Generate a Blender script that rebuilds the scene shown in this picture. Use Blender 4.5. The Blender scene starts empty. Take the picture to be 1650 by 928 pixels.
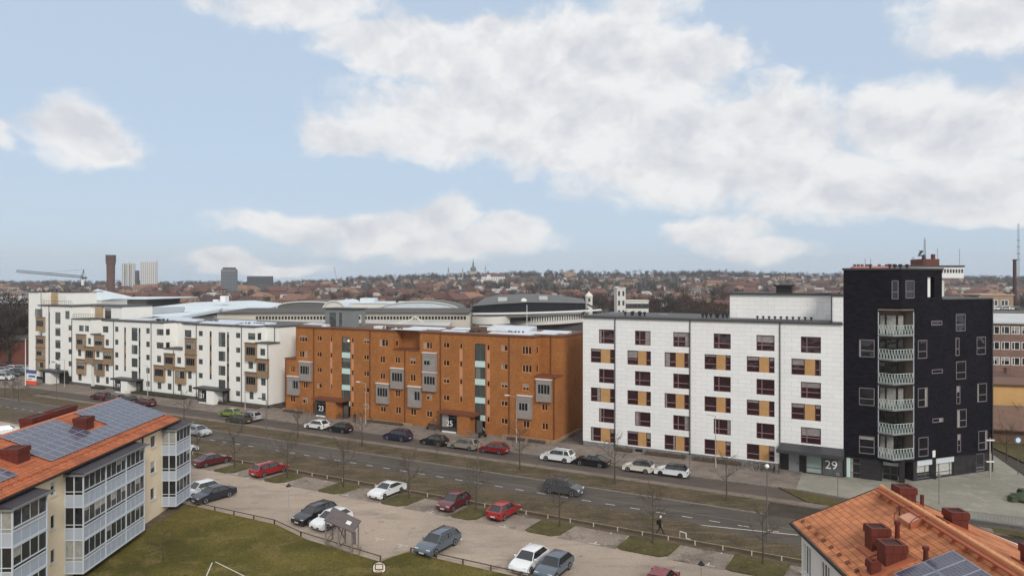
import bpy, math, random
from mathutils import Matrix, Vector
from math import radians, sin, cos, pi, sqrt, atan2, asin, tan
random.seed(7)
scene = bpy.context.scene
COL = scene.collection
# ---------------------------------------------------------------- camera
CAMH = 24.0
cam_d = bpy.data.cameras.new("camera")
cam = bpy.data.objects.new("camera", cam_d); COL.objects.link(cam)
cam.location = (0, 0, CAMH); cam.rotation_euler = (radians(90), 0, 0)
cam_d.sensor_width = 36; cam_d.lens = 24
cam_d.shift_y = -12 / 1650
cam_d.clip_start = 0.5; cam_d.clip_end = 12000
scene.camera = cam
# ---------------------------------------------------------------- exposure
vs = scene.view_settings
vs.view_transform = 'Standard'; vs.look = 'None'; vs.exposure = 0.47; vs.gamma = 1
vs.use_curve_mapping = False
# ---------------------------------------------------------------- world, sun
SUN_EL, SUN_AZ = 33, 158          # azimuth clockwise from +Y, the view direction
world = bpy.data.worlds.new("World"); scene.world = world
world.use_nodes = True
wt = world.node_tree; wt.nodes.clear()
def wn(t, **k):
    n = wt.nodes.new(t)
    for a, b in k.items(): setattr(n, a, b)
    return n
def wmath(op, a, b=None, clamp=False):
    n = wn('ShaderNodeMath', operation=op, use_clamp=clamp)
    for i, v in enumerate((a, b)):
        if v is None: continue
        if isinstance(v, (int, float)): n.inputs[i].default_value = v
        else: wt.links.new(v, n.inputs[i])
    return n.outputs[0]
def wvec(op, a, b=None):
    n = wn('ShaderNodeVectorMath', operation=op)
    for i, v in enumerate((a, b)):
        if v is None: continue
        if isinstance(v, (tuple, list)): n.inputs[i].default_value = v
        else: wt.links.new(v, n.inputs[i])
    return n
wout = wn('ShaderNodeOutputWorld'); wbg = wn('ShaderNodeBackground')
wbg.inputs['Strength'].default_value = 0.1
sky = wn('ShaderNodeTexSky', sky_type='NISHITA')
sky.sun_disc = False; sky.sun_elevation = radians(SUN_EL); sky.sun_rotation = radians(SUN_AZ)
sky.altitude = 20; sky.air_density = 1.0; sky.dust_density = 1.2; sky.ozone_density = 1.5
geo = wn('ShaderNodeTexCoord')
sep = wn('ShaderNodeSeparateXYZ'); wt.links.new(geo.outputs['Generated'], sep.inputs[0])
az = wmath('ARCTAN2', sep.outputs[0], sep.outputs[1])
el = wmath('ARCSINE', sep.outputs[2])
comb = wn('ShaderNodeCombineXYZ'); wt.links.new(az, comb.inputs[0]); wt.links.new(el, comb.inputs[1])
P0 = comb.outputs[0]
def wnoise(vec, scale, detail, rough, off=(0, 0, 0), sc=(1, 1.7, 1)):
    v = wvec('ADD', vec, off).outputs[0]
    v = wvec('MULTIPLY', v, sc).outputs[0]
    n = wn('ShaderNodeTexNoise'); n.inputs['Scale'].default_value = scale
    n.inputs['Detail'].default_value = detail; n.inputs['Roughness'].default_value = rough
    wt.links.new(v, n.inputs['Vector']); return n.outputs['Fac']
# cumulus clouds: each a soft mass at its own bearing and elevation (degrees), half width, half height
def bear(px, py):
    x = (px - 825) / 1100; z = (452 - py) / 1100
    return (atan2(x, 1), atan2(z, sqrt(1 + x * x)))
CLOUDS = [(640, 80, 130, 40, 1), (800, 95, 190, 62, 1), (960, 90, 160, 80, 1), (1090, 95, 110, 55, 1), (880, 170, 290, 70, 1),
          (720, 205, 190, 55, .85), (570, 215, 85, 38, .8), (1000, 225, 260, 62, .95), (1230, 215, 140, 80, 1), (1180, 280, 280, 55, .9),
          (1450, 195, 120, 70, 1), (1590, 215, 170, 85, 1), (1500, 290, 260, 60, .9), (1370, 320, 180, 40, .9), (1620, 335, 130, 28, .8),
          (130, 215, 82, 46, .95), (0, 215, 26, 18, .6), (150, 245, 90, 24, .75),
          (730, 350, 60, 40, 1), (820, 370, 60, 38, .95), (620, 372, 140, 32, .9), (480, 362, 120, 22, .8), (700, 395, 190, 26, .8),
          (1160, 372, 90, 28, .9), (1230, 398, 70, 22, .7), (345, 415, 70, 17, .8), (420, 430, 110, 12, .65),
          (1590, 20, 130, 60, .75), (1560, 60, 100, 30, .55), (480, 10, 160, 34, .55), (1030, 12, 80, 26, .5)]
# slow warp so the outlines are not ellipses
wx = wnoise(P0, 5, 4, .6, (3, 1, 0)); wy = wnoise(P0, 5, 4, .6, (9, 5, 0))
warp = wn('ShaderNodeCombineXYZ')
wt.links.new(wmath('MULTIPLY', wmath('SUBTRACT', wx, .5), .10), warp.inputs[0])
wt.links.new(wmath('MULTIPLY', wmath('SUBTRACT', wy, .5), .06), warp.inputs[1])
PW = wvec('ADD', P0, warp.outputs[0]).outputs[0]
field = None; lowf = None
for (px, py, rx, ry, st) in CLOUDS:
    a0, e0 = bear(px, py); ra = rx / 1100 * cos(a0) ** 1.6 * 1.15; re = ry / 1100 * cos(a0) * 1.15
    d = wvec('SUBTRACT', PW, (a0, e0, 0)).outputs[0]
    d = wvec('MULTIPLY', d, (1 / ra, 1 / re, 0)).outputs[0]
    L = wvec('LENGTH', d).outputs['Value']
    f = wmath('MULTIPLY', wmath('SUBTRACT', .99, L), st * 1.35)
    field = f if field is None else wmath('MAXIMUM', field, f)
n1 = wnoise(PW, 15, 10, .60, sc=(1, 1.25, 1)); n2 = wnoise(PW, 9, 6, .58, (.006, -.03, 0), sc=(1, 1.25, 1)); n3 = wnoise(PW, 9, 6, .58, sc=(1, 1.25, 1))
big = wnoise(P0, 2.6, 5, .55, (20, 0, 0))
# unseen sky outside the view: dense cloud added to whiten the skylight
behind = wmath('ADD', wmath('MULTIPLY', wmath('SUBTRACT', big, .40), 5), .5)
far = wmath('GREATER_THAN', wmath('ABSOLUTE', az), .80)
high = wmath('GREATER_THAN', el, .50)
outside = wmath('MAXIMUM', far, high)
field = wmath('MAXIMUM', field, wmath('SUBTRACT', wmath('MULTIPLY', behind, outside), wmath('MULTIPLY', wmath('SUBTRACT', 1, outside), 9)))
dens = wmath('ADD', field, wmath('MULTIPLY', wmath('SUBTRACT', n1, .5), 1.75))
cover = wn('ShaderNodeMapRange', interpolation_type='SMOOTHSTEP')
wt.links.new(dens, cover.inputs['Value']); cover.inputs['From Min'].default_value = -.10; cover.inputs['From Max'].default_value = .50
cov = wmath('MULTIPLY', cover.outputs[0], .94)
relief = wmath('MULTIPLY', wmath('SUBTRACT', n3, n2), 2.7)
deep = wmath('MULTIPLY', wmath('SUBTRACT', dens, .4, True), -.30)
sh = wmath('ADD', wmath('ADD', relief, deep), .80, True)
ramp = wn('ShaderNodeValToRGB'); wt.links.new(sh, ramp.inputs[0])
ramp.color_ramp.elements[0].position = .25; ramp.color_ramp.elements[0].color = (4.9, 5.04, 5.36, 1)
ramp.color_ramp.elements[1].position = .95; ramp.color_ramp.elements[1].color = (6.5, 6.5, 6.5, 1)
veil = wn('ShaderNodeMix', data_type='RGBA'); veil.inputs[0].default_value = .86
wt.links.new(sky.outputs[0], veil.inputs[6]); veil.inputs[7].default_value = (3.85, 4.7, 5.75, 1)
mixc = wn('ShaderNodeMix', data_type='RGBA')
wt.links.new(cov, mixc.inputs[0]); wt.links.new(veil.outputs[2], mixc.inputs[6]); wt.links.new(ramp.outputs[0], mixc.inputs[7])
wt.links.new(mixc.outputs[2], wbg.inputs[0]); wt.links.new(wbg.outputs[0], wout.inputs[0])
sun_d = bpy.data.lights.new("sun", 'SUN'); sun_d.energy = 1.45; sun_d.angle = radians(15); sun_d.color = (1, .95, .87)
sun = bpy.data.objects.new("sun", sun_d); COL.objects.link(sun)
sa, se = radians(SUN_AZ), radians(SUN_EL)
to_sun = Vector((sin(sa) * cos(se), cos(sa) * cos(se), sin(se)))
sun.rotation_euler = to_sun.to_track_quat('Z', 'Y').to_euler(); sun.location = (0, -20, 80)
scene.cycles.max_bounces = 6; scene.cycles.diffuse_bounces = 3; scene.cycles.glossy_bounces = 3
scene.cycles.volume_bounces = 0; scene.cycles.transparent_max_bounces = 6
# ---------------------------------------------------------------- geometry of the place
TH = radians(-28)                      # direction of the street
U = Vector((cos(TH), sin(TH), 0)); N = Vector((-U.y, U.x, 0))
def ST(s, t, z=0): return Vector((U.x * s + N.x * t, U.y * s + N.y * t, z))
def G(px, py, h=0):                    # sight line of the photograph meets the level h
    Y = (CAMH - h) * 1100 / (py - 452); return Vector(((px - 825) / 1100 * Y, Y, h))
def at(px, Y, z=0): return Vector(((px - 825) / 1100 * Y, Y, z))
def hz(py, Y): return CAMH - (py - 452) / 1100 * Y
def S_at(px, t):
    k = (px - 825) / 1100; Y = t / (k * N.x + N.y); return Y * (k * U.x + U.y)
def Gst(px, py):
    p = G(px, py); return (p.dot(U), p.dot(N))
# ---------------------------------------------------------------- materials
MATS = {}
def srgb(r, g, b):
    f = lambda c: ((c / 255 + .055) / 1.055) ** 2.4 if c > 10 else c / 255 / 12.92
    return (f(r), f(g), f(b), 1)
def mat(name, col, rough=.8, metal=0, noise=.12, nscale=1.5, fine=0, fscale=30, spec=.5, bump=0, emit=None, coat=0, randv=0, nz=1.0, detail=6):
    """painted / mineral surface with blotches (noise) and grain (fine)"""
    if name in MATS: return MATS[name]
    m = bpy.data.materials.new(name); m.use_nodes = True; t = m.node_tree
    b = t.nodes['Principled BSDF']; L = t.links
    c = tuple(col[:3]) + (1,)
    b.inputs['Roughness'].default_value = rough; b.inputs['Metallic'].default_value = metal
    b.inputs['Specular IOR Level'].default_value = spec; b.inputs['Coat Weight'].default_value = coat
    b.inputs['Coat Roughness'].default_value = .08
    tc = t.nodes.new('ShaderNodeTexCoord')
    vec = tc.outputs['Object']
    if nz != 1.0:
        mp = t.nodes.new('ShaderNodeMapping'); mp.inputs['Scale'].default_value = (1, 1, nz); L.new(vec, mp.inputs[0]); vec = mp.outputs[0]
    def nz_(sc, det): 
        n = t.nodes.new('ShaderNodeTexNoise'); n.inputs['Scale'].default_value = sc; n.inputs['Detail'].default_value = det
        L.new(vec, n.inputs['Vector']); return n.outputs['Fac']
    def scale_by(val, colsock, amt, mean=.5):
        mr = t.nodes.new('ShaderNodeMapRange'); mr.inputs['From Min'].default_value = .25; mr.inputs['From Max'].default_value = .75
        mr.inputs['To Min'].default_value = 1 - amt; mr.inputs['To Max'].default_value = 1 + amt; mr.clamp = False
        L.new(val, mr.inputs['Value'])
        v = t.nodes.new('ShaderNodeVectorMath'); v.operation = 'SCALE'
        if isinstance(colsock, tuple): v.inputs[0].default_value = colsock[:3]
        else: L.new(colsock, v.inputs[0])
        L.new(mr.outputs[0], v.inputs['Scale']); return v.outputs[0]
    out = c
    if noise: out = scale_by(nz_(nscale, detail), out, noise)
    if fine: out = scale_by(nz_(fscale, 2), out, fine)
    if randv:
        oi = t.nodes.new('ShaderNodeObjectInfo')
        mr = t.nodes.new('ShaderNodeMapRange'); mr.inputs['To Min'].default_value = 1 - randv; mr.inputs['To Max'].default_value = 1 + randv
        L.new(oi.outputs['Random'], mr.inputs['Value'])
        v = t.nodes.new('ShaderNodeVectorMath'); v.operation = 'SCALE'
        if isinstance(out, tuple): v.inputs[0].default_value = out[:3]
        else: L.new(out, v.inputs[0])
        L.new(mr.outputs[0], v.inputs['Scale']); out = v.outputs[0]
    if isinstance(out, tuple): b.inputs['Base Color'].default_value = out
    else: L.new(out, b.inputs['Base Color'])
    if bump:
        bp = t.nodes.new('ShaderNodeBump'); bp.inputs['Strength'].default_value = bump; bp.inputs['Distance'].default_value = .05
        L.new(nz_(max(fscale, 4), 4), bp.inputs['Height']); L.new(bp.outputs[0], b.inputs['Normal'])
    if emit:
        b.inputs['Emission Color'].default_value = c; b.inputs['Emission Strength'].default_value = emit
    MATS[name] = m; return m
def ground_mat(name, cols, scales, rough=.95, grain=.25, gscale=9, bump=.3, aniso=None, speck=None):
    """ground: three colours broken over two noise scales, plus grain"""
    m = bpy.data.materials.new(name); m.use_nodes = True; t = m.node_tree; L = t.links; b = t.nodes['Principled BSDF']
    b.inputs['Roughness'].default_value = rough; b.inputs['Specular IOR Level'].default_value = .25
    tc = t.nodes.new('ShaderNodeTexCoord'); vec = tc.outputs['Object']
    def n_(sc, det, rg=.6, v=None, st=None):
        v = v or vec
        if st:
            mp = t.nodes.new('ShaderNodeMapping'); mp.inputs['Rotation'].default_value = (0, 0, -TH); mp.inputs['Scale'].default_value = st; L.new(v, mp.inputs[0]); v = mp.outputs[0]
        n = t.nodes.new('ShaderNodeTexNoise'); n.inputs['Scale'].default_value = sc; n.inputs['Detail'].default_value = det; n.inputs['Roughness'].default_value = rg
        L.new(v, n.inputs['Vector']); return n.outputs['Fac']
    def mix(f, a, c_, lo, hi):
        mr = t.nodes.new('ShaderNodeMapRange'); mr.inputs['From Min'].default_value = lo; mr.inputs['From Max'].default_value = hi; L.new(f, mr.inputs['Value'])
        x = t.nodes.new('ShaderNodeMix'); x.data_type = 'RGBA'; L.new(mr.outputs[0], x.inputs[0])
        for i, v in ((6, a), (7, c_)):
            if isinstance(v, tuple): x.inputs[i].default_value = v
            else: L.new(v, x.inputs[i])
        return x.outputs[2]
    o = mix(n_(scales[0], 5), cols[0], cols[1], .4, .6)
    o = mix(n_(scales[1], 6, .65, st=aniso), o, cols[2], .5, .68)
    if speck: o = mix(n_(speck[0], 3, .7), o, speck[1], .62, .72)
    g = n_(gscale, 3, .75)
    mr = t.nodes.new('ShaderNodeMapRange'); mr.inputs['From Min'].default_value = .25; mr.inputs['From Max'].default_value = .75
    mr.inputs['To Min'].default_value = 1 - grain; mr.inputs['To Max'].default_value = 1 + grain; mr.clamp = False; L.new(g, mr.inputs['Value'])
    sc = t.nodes.new('ShaderNodeVectorMath'); sc.operation = 'SCALE'; L.new(o, sc.inputs[0]); L.new(mr.outputs[0], sc.inputs['Scale'])
    L.new(sc.outputs[0], b.inputs['Base Color'])
    if bump:
        bp = t.nodes.new('ShaderNodeBump'); bp.inputs['Strength'].default_value = bump; bp.inputs['Distance'].default_value = .08
        L.new(g, bp.inputs['Height']); L.new(bp.outputs[0], b.inputs['Normal'])
    MATS[name] = m; return m
def brick_mat(name, c1, c2, mortar, bw, bh, ms=.01, rough=.85, noise=.12, axis='xz', bump=0, fine=.12):
    m = bpy.data.materials.new(name); m.use_nodes = True; t = m.node_tree; L = t.links; b = t.nodes['Principled BSDF']
    b.inputs['Roughness'].default_value = rough; b.inputs['Specular IOR Level'].default_value = .3
    tc = t.nodes.new('ShaderNodeTexCoord'); sp = t.nodes.new('ShaderNodeSeparateXYZ'); L.new(tc.outputs['Object'], sp.inputs[0])
    ad = t.nodes.new('ShaderNodeMath'); ad.operation = 'ADD'; L.new(sp.outputs[0], ad.inputs[0]); L.new(sp.outputs[1], ad.inputs[1])
    cb = t.nodes.new('ShaderNodeCombineXYZ'); L.new(ad.outputs[0], cb.inputs[0]); L.new(sp.outputs[2], cb.inputs[1])
    br = t.nodes.new('ShaderNodeTexBrick'); L.new(cb.outputs[0], br.inputs['Vector'])
    br.inputs['Color1'].default_value = c1; br.inputs['Color2'].default_value = c2; br.inputs['Mortar'].default_value = mortar
    br.inputs['Scale'].default_value = 1; br.inputs['Brick Width'].default_value = bw; br.inputs['Row Height'].default_value = bh
    br.inputs['Mortar Size'].default_value = ms; br.inputs['Mortar Smooth'].default_value = .1
    out = br.outputs['Color']
    for s_, a_ in ((.35, noise), (2.2, noise * .5), (24, fine)):
        n = t.nodes.new('ShaderNodeTexNoise'); n.inputs['Scale'].default_value = s_; n.inputs['Detail'].default_value = 4; L.new(tc.outputs['Object'], n.inputs['Vector'])
        mr = t.nodes.new('ShaderNodeMapRange'); mr.inputs['From Min'].default_value = .25; mr.inputs['From Max'].default_value = .75
        mr.inputs['To Min'].default_value = 1 - a_; mr.inputs['To Max'].default_value = 1 + a_; mr.clamp = False; L.new(n.outputs['Fac'], mr.inputs['Value'])
        v = t.nodes.new('ShaderNodeVectorMath'); v.operation = 'SCALE'; L.new(out, v.inputs[0]); L.new(mr.outputs[0], v.inputs['Scale']); out = v.outputs[0]
    L.new(out, b.inputs['Base Color']); MATS[name] = m; return m
def glass_mat(name, dark, light, rough=.08, share=.35, spec=.6):
    """window glass before a dim room; some rooms have pale curtains drawn part of the way"""
    m = bpy.data.materials.new(name); m.use_nodes = True; t = m.node_tree; L = t.links; b = t.nodes['Principled BSDF']
    b.inputs['Roughness'].default_value = rough; b.inputs['Specular IOR Level'].default_value = spec
    oi = t.nodes.new('ShaderNodeObjectInfo'); tc = t.nodes.new('ShaderNodeTexCoord')
    sp = t.nodes.new('ShaderNodeSeparateXYZ'); L.new(tc.outputs['Object'], sp.inputs[0])
    def M(op, a, c_=None):
        n = t.nodes.new('ShaderNodeMath'); n.operation = op
        for i, v in enumerate((a, c_)):
            if v is None: continue
            if isinstance(v, (int, float)): n.inputs[i].default_value = v
            else: L.new(v, n.inputs[i])
        return n.outputs[0]
    r = oi.outputs['Random']
    r2 = M('FRACT', M('MULTIPLY', r, 17.3)); r3 = M('FRACT', M('MULTIPLY', r, 41.7))
    has = M('LESS_THAN', r, share)
    side = M('GREATER_THAN', M('MULTIPLY', sp.outputs[0], M('SUBTRACT', M('MULTIPLY', M('GREATER_THAN', r2, .5), 2), 1)), M('MULTIPLY', r3, .9))
    has2 = M('GREATER_THAN', r2, .72)
    top = M('MULTIPLY', M('GREATER_THAN', sp.outputs[2], M('ADD', M('MULTIPLY', r3, .8), -.1)), has2)
    fold = t.nodes.new('ShaderNodeTexNoise'); fold.inputs['Scale'].default_value = 3.5; L.new(tc.outputs['Object'], fold.inputs['Vector'])
    f = M('MULTIPLY', M('MAXIMUM', M('MULTIPLY', has, side), top), M('ADD', M('MULTIPLY', fold.outputs['Fac'], .6), .45))
    x = t.nodes.new('ShaderNodeMix'); x.data_type = 'RGBA'; L.new(f, x.inputs[0]); x.inputs[6].default_value = dark; x.inputs[7].default_value = light
    L.new(x.outputs[2], b.inputs['Base Color'])
    va = t.nodes.new('ShaderNodeVectorMath'); va.operation = 'ADD'; cr = t.nodes.new('ShaderNodeCombineXYZ'); L.new(M('MULTIPLY', r, 90), cr.inputs[0]); L.new(tc.outputs['Object'], va.inputs[0]); L.new(cr.outputs[0], va.inputs[1])
    wv = t.nodes.new('ShaderNodeTexNoise'); wv.inputs['Scale'].default_value = .9; wv.inputs['Detail'].default_value = 1; L.new(va.outputs[0], wv.inputs['Vector'])
    bp = t.nodes.new('ShaderNodeBump'); bp.inputs['Strength'].default_value = .6; bp.inputs['Distance'].default_value = .12; L.new(wv.outputs['Fac'], bp.inputs['Height']); L.new(bp.outputs[0], b.inputs['Normal'])
    MATS[name] = m; return m
# ---------------------------------------------------------------- mesh builder
class MB:
    def __init__(s, M=None):
        s.v = []; s.f = []; s.mi = []; s.M = M.copy() if M is not None else Matrix.Identity(4); s.cur = 0; s.sm = []; s.smooth = False
    def add(s, verts, faces):
        o = len(s.v); M = s.M
        s.v += [tuple(M @ Vector(p)) for p in verts]
        for f in faces: s.f.append([i + o for i in f]); s.mi.append(s.cur); s.sm.append(s.smooth)
    def quad(s, a, b, c, d): s.add([a, b, c, d], [(0, 1, 2, 3)])
    def box(s, x0, x1, y0, y1, z0, z1):
        s.add([(x0, y0, z0), (x1, y0, z0), (x1, y1, z0), (x0, y1, z0), (x0, y0, z1), (x1, y0, z1), (x1, y1, z1), (x0, y1, z1)],
              [(0, 3, 2, 1), (4, 5, 6, 7), (0, 1, 5, 4), (1, 2, 6, 5), (2, 3, 7, 6), (3, 0, 4, 7)])
    def prism(s, poly, z0, z1, caps=True):
        n = len(poly)
        a = sum(poly[i][0] * poly[(i + 1) % n][1] - poly[(i + 1) % n][0] * poly[i][1] for i in range(n))
        if a < 0: poly = poly[::-1]
        z0f = z0 if callable(z0) else (lambda x, y: z0); z1f = z1 if callable(z1) else (lambda x, y: z1)
        vs_ = [(x, y, z0f(x, y)) for x, y in poly] + [(x, y, z1f(x, y)) for x, y in poly]
        fs = [(i, (i + 1) % n, (i + 1) % n + n, i + n) for i in range(n)]
        if caps: fs += [tuple(range(n))[::-1], tuple(range(n, 2 * n))]
        s.add(vs_, fs)
    def tube(s, p0, p1, r0, r1=None, n=6, caps=True):
        r1 = r0 if r1 is None else r1; p0 = Vector(p0); p1 = Vector(p1); d = p1 - p0
        if d.length < 1e-6: return
        d.normalize(); a = d.cross(Vector((0, 0, 1)) if abs(d.z) < .9 else Vector((1, 0, 0))).normalized(); b = d.cross(a)
        vs_ = [p + (a * cos(2 * pi * i / n) + b * sin(2 * pi * i / n)) * r for p, r in ((p0, r0), (p1, r1)) for i in range(n)]
        fs = [(i, (i + 1) % n, (i + 1) % n + n, i + n) for i in range(n)]
        fs = [f[::-1] for f in fs]
        if caps: fs += [tuple(range(n)), tuple(range(2 * n - 1, n - 1, -1))]
        s.add(vs_, fs)
    def bar(s, p0, p1, w, h=None):
        """square bar between two points"""
        h = w if h is None else h; p0 = Vector(p0); p1 = Vector(p1); d = (p1 - p0)
        if d.length < 1e-6: return
        d.normalize(); a = d.cross(Vector((0, 0, 1)) if abs(d.z) < .95 else Vector((0, 1, 0))).normalized() * w / 2; b = a.cross(d).normalized() * h / 2
        vs_ = [p + q for p in (p0, p1) for q in (-a - b, a - b, a + b, -a + b)]
        s.add(vs_, [(0, 1, 2, 3), (7, 6, 5, 4), (0, 4, 5, 1), (1, 5, 6, 2), (2, 6, 7, 3), (3, 7, 4, 0)])
    def lathe(s, prof, n=12, c=(0, 0)):
        vs_ = []; fs = []
        for r, z in prof: vs_ += [(c[0] + r * cos(2 * pi * i / n), c[1] + r * sin(2 * pi * i / n), z) for i in range(n)]
        for k in range(len(prof) - 1):
            for i in range(n): fs.append((k * n + i, k * n + (i + 1) % n, (k + 1) * n + (i + 1) % n, (k + 1) * n + i))
        fs.append(tuple(range(n))[::-1]); fs.append(tuple(range((len(prof) - 1) * n, len(prof) * n)))
        s.add(vs_, fs)
    def wall(s, x0, x1, z0, z1, y=0, holes=(), depth=.15, top=None):
        """wall in the plane y with real openings; front faces -y"""
        xs = sorted({x0, x1} | {v for h in holes for v in h[:2] if x0 < v < x1}); zs = sorted({z0, z1} | {v for h in holes for v in h[2:4] if z0 < v < z1})
        # merge runs of solid cells in x for fewer faces
        for j in range(len(zs) - 1):
            zc = (zs[j] + zs[j + 1]) / 2; run = None
            for i in range(len(xs) - 1):
                xc = (xs[i] + xs[i + 1]) / 2
                solid = not any(h[0] < xc < h[1] and h[2] < zc < h[3] for h in holes)
                if solid: run = (run[0], xs[i + 1]) if run else (xs[i], xs[i + 1])
                if (not solid or i == len(xs) - 2) and run:
                    s.quad((run[0], y, zs[j]), (run[1], y, zs[j]), (run[1], y, zs[j + 1]), (run[0], y, zs[j + 1])); run = None
        for h in holes:
            a, b, c, d = h[:4]; e = y + depth
            s.quad((a, y, c), (a, e, c), (a, e, d), (a, y, d)); s.quad((b, e, c), (b, y, c), (b, y, d), (b, e, d))
            s.quad((a, y, c), (b, y, c), (b, e, c), (a, e, c)); s.quad((a, e, d), (b, e, d), (b, y, d), (a, y, d))
    def mesh(s, name, mats):
        me = bpy.data.meshes.new(name); me.from_pydata(s.v, [], s.f); 
        for m in (mats if isinstance(mats, (list, tuple)) else [mats]): me.materials.append(m)
        me.polygons.foreach_set('material_index', s.mi); me.polygons.foreach_set('use_smooth', s.sm); me.update(); return me
    def build(s, name, mats, parent=None, loc=None, rz=0):
        o = bpy.data.objects.new(name, s.mesh(name, mats)); COL.objects.link(o)
        if parent is not None: o.parent = parent
        if loc is not None: o.location = loc
        if rz: o.rotation_euler = (0, 0, rz)
        return o
def T(x, y=0, z=0): return Matrix.Translation((x, y, z))
def RZ(a): return Matrix.Rotation(radians(a), 4, 'Z')
def tag(o, label=None, cat=None, group=None, kind=None):
    if label: o['label'] = label
    if cat: o['category'] = cat
    if group: o['group'] = group
    if kind: o['kind'] = kind
    return o
def empty(name, loc, rz=0, label=None, cat=None, group=None):
    o = bpy.data.objects.new(name, None); COL.objects.link(o); o.location = loc; o.rotation_euler = (0, 0, rz); o.empty_display_size = .5
    return tag(o, label, cat, group)
def obj(name, me, parent=None, loc=None, rz=0):
    o = bpy.data.objects.new(name, me); COL.objects.link(o)
    if parent is not None: o.parent = parent
    if loc is not None: o.location = loc
    if rz: o.rotation_euler = (0, 0, rz)
    return o
def copy_tree(o, loc=None, rz=None, label=None, group=None, scale=None):
    c = o.copy(); COL.objects.link(c)
    if loc is not None: c.location = loc
    if rz is not None: c.rotation_euler = (0, 0, rz)
    if scale is not None: c.scale = scale if isinstance(scale, tuple) else (scale,) * 3
    if label: c['label'] = label
    if group: c['group'] = group
    for ch in o.children:
        d = ch.copy(); COL.objects.link(d); d.parent = c
        for g in ch.children:
            e = g.copy(); COL.objects.link(e); e.parent = d
    return c
_font = {}
def text_mesh(txt, size, m, depth=.02):
    cu = bpy.data.curves.new('lettering', 'FONT'); cu.body = txt; cu.size = size; cu.extrude = depth; cu.align_x = 'CENTER'; cu.align_y = 'CENTER'
    o = bpy.data.objects.new('lettering_tmp', cu); COL.objects.link(o)
    dg = bpy.context.evaluated_depsgraph_get(); me = bpy.data.meshes.new_from_object(o.evaluated_get(dg))
    bpy.data.objects.remove(o); bpy.data.curves.remove(cu)
    me.materials.clear(); me.materials.append(m); me.name = 'lettering'
    me.transform(Matrix.Rotation(radians(90), 4, 'X')); return me
_win = {}
def window(parent, x0, x1, z0, z1, y, fm, gm, mull=(), trans=(), fw=.07, sill=None, M=None, rz=0, proud=.0, name='window', frame_depth=.08, barm=None):
    """a window: frame bars with a pane as its child; meshes are shared between equal windows. y = plane of the frame's face"""
    w = round(x1 - x0, 2); h = round(z1 - z0, 2); key = (w, h, fm.name, gm.name, tuple(mull), tuple(trans), fw, sill and sill.name, frame_depth, barm and barm.name)
    if key not in _win:
        b = MB(); d = frame_depth
        b.box(-w / 2, -w / 2 + fw, 0, d, 0, h); b.box(w / 2 - fw, w / 2, 0, d, 0, h)
        b.box(-w / 2 + fw, w / 2 - fw, 0, d, 0, fw); b.box(-w / 2 + fw, w / 2 - fw, 0, d, h - fw, h)
        mats = [fm]
        if barm: b.cur = 1; mats.append(barm)
        for mm in mull:
            xx = -w / 2 + mm * w; b.box(xx - fw / 2, xx + fw / 2, .005, d, fw, h - fw)
        for tt in trans:
            t0, xa, xb = tt if isinstance(tt, tuple) else (tt, 0, 1)
            zz = t0 * h; xa = -w / 2 + max(xa * w, fw); xb = -w / 2 + min(xb * w, w - fw); b.box(xa, xb, .01, d, zz - fw / 2, zz + fw / 2)
        if sill: b.cur = len(mats); b.box(-w / 2 - .05, w / 2 + .05, -.17, 0, -.05, 0); mats.append(sill)
        p = MB(); p.box(-w / 2 + .01, w / 2 - .01, d * .6, d * .6 + .02, -h / 2 + .01, h / 2 - .01)
        _win[key] = (b.mesh('window', mats), p.mesh('pane', gm))
    A, Bm = _win[key]
    loc = Vector(((x0 + x1) / 2, y, z0))
    if M is not None: loc = M @ loc
    o = obj(name, A, parent, loc, rz); obj('pane', Bm, o, (0, 0, h / 2)); return o
HAZE = 0.00013
# ================================================================ ground and terrain
M_FARG = ground_mat('far_ground', srgb(92, 80, 70), None, ) if False else ground_mat('far_ground', [srgb(66, 58, 52), srgb(58, 55, 45), srgb(78, 70, 62)], (.02, .05), grain=.25, gscale=.5, bump=0)
M_YARD = ground_mat('yard_asphalt', [srgb(98, 92, 88), srgb(112, 104, 98), srgb(84, 80, 76)], (.08, .3), grain=.16, gscale=6)
M_ROAD = ground_mat('road_asphalt', [srgb(84, 78, 73), srgb(94, 87, 80), srgb(72, 68, 64)], (.12, .5), grain=.22, gscale=7, aniso=(.12, 1.6, 1), speck=(.45, srgb(70, 66, 62)))
M_SROAD = ground_mat('side_road_asphalt', [srgb(88, 79, 73), srgb(98, 88, 81), srgb(76, 70, 66)], (.12, .5), grain=.24, gscale=7, aniso=(.15, 1.4, 1), speck=(.5, srgb(72, 66, 62)))
M_WALK = ground_mat('pavement_slabs', [srgb(122, 112, 104), srgb(136, 125, 115), srgb(104, 96, 90)], (.2, .7), grain=.2, gscale=5)
M_PATH = ground_mat('gravel_path', [srgb(132, 120, 110), srgb(118, 108, 98), srgb(104, 94, 82)], (.3, .8), grain=.22, gscale=6)
M_VERGE = ground_mat('verge_turf', [srgb(96, 83, 66), srgb(78, 71, 52), srgb(112, 98, 80)], (.25, .9), grain=.6, gscale=7, bump=.9, aniso=(.35, 1.3, 1), speck=(2.2, srgb(70, 60, 46)))
M_LOT = ground_mat('car_park_surface', [srgb(174, 158, 143), srgb(160, 146, 132), srgb(140, 128, 117)], (.10, .35), grain=.3, gscale=8, aniso=(.4, 1.5, 1), speck=(.55, srgb(132, 120, 109)))
M_BAY = ground_mat('bay_cobbles', [srgb(148, 135, 123), srgb(130, 119, 109), srgb(88, 81, 76)], (.25, .45), grain=.32, gscale=5)
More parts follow.
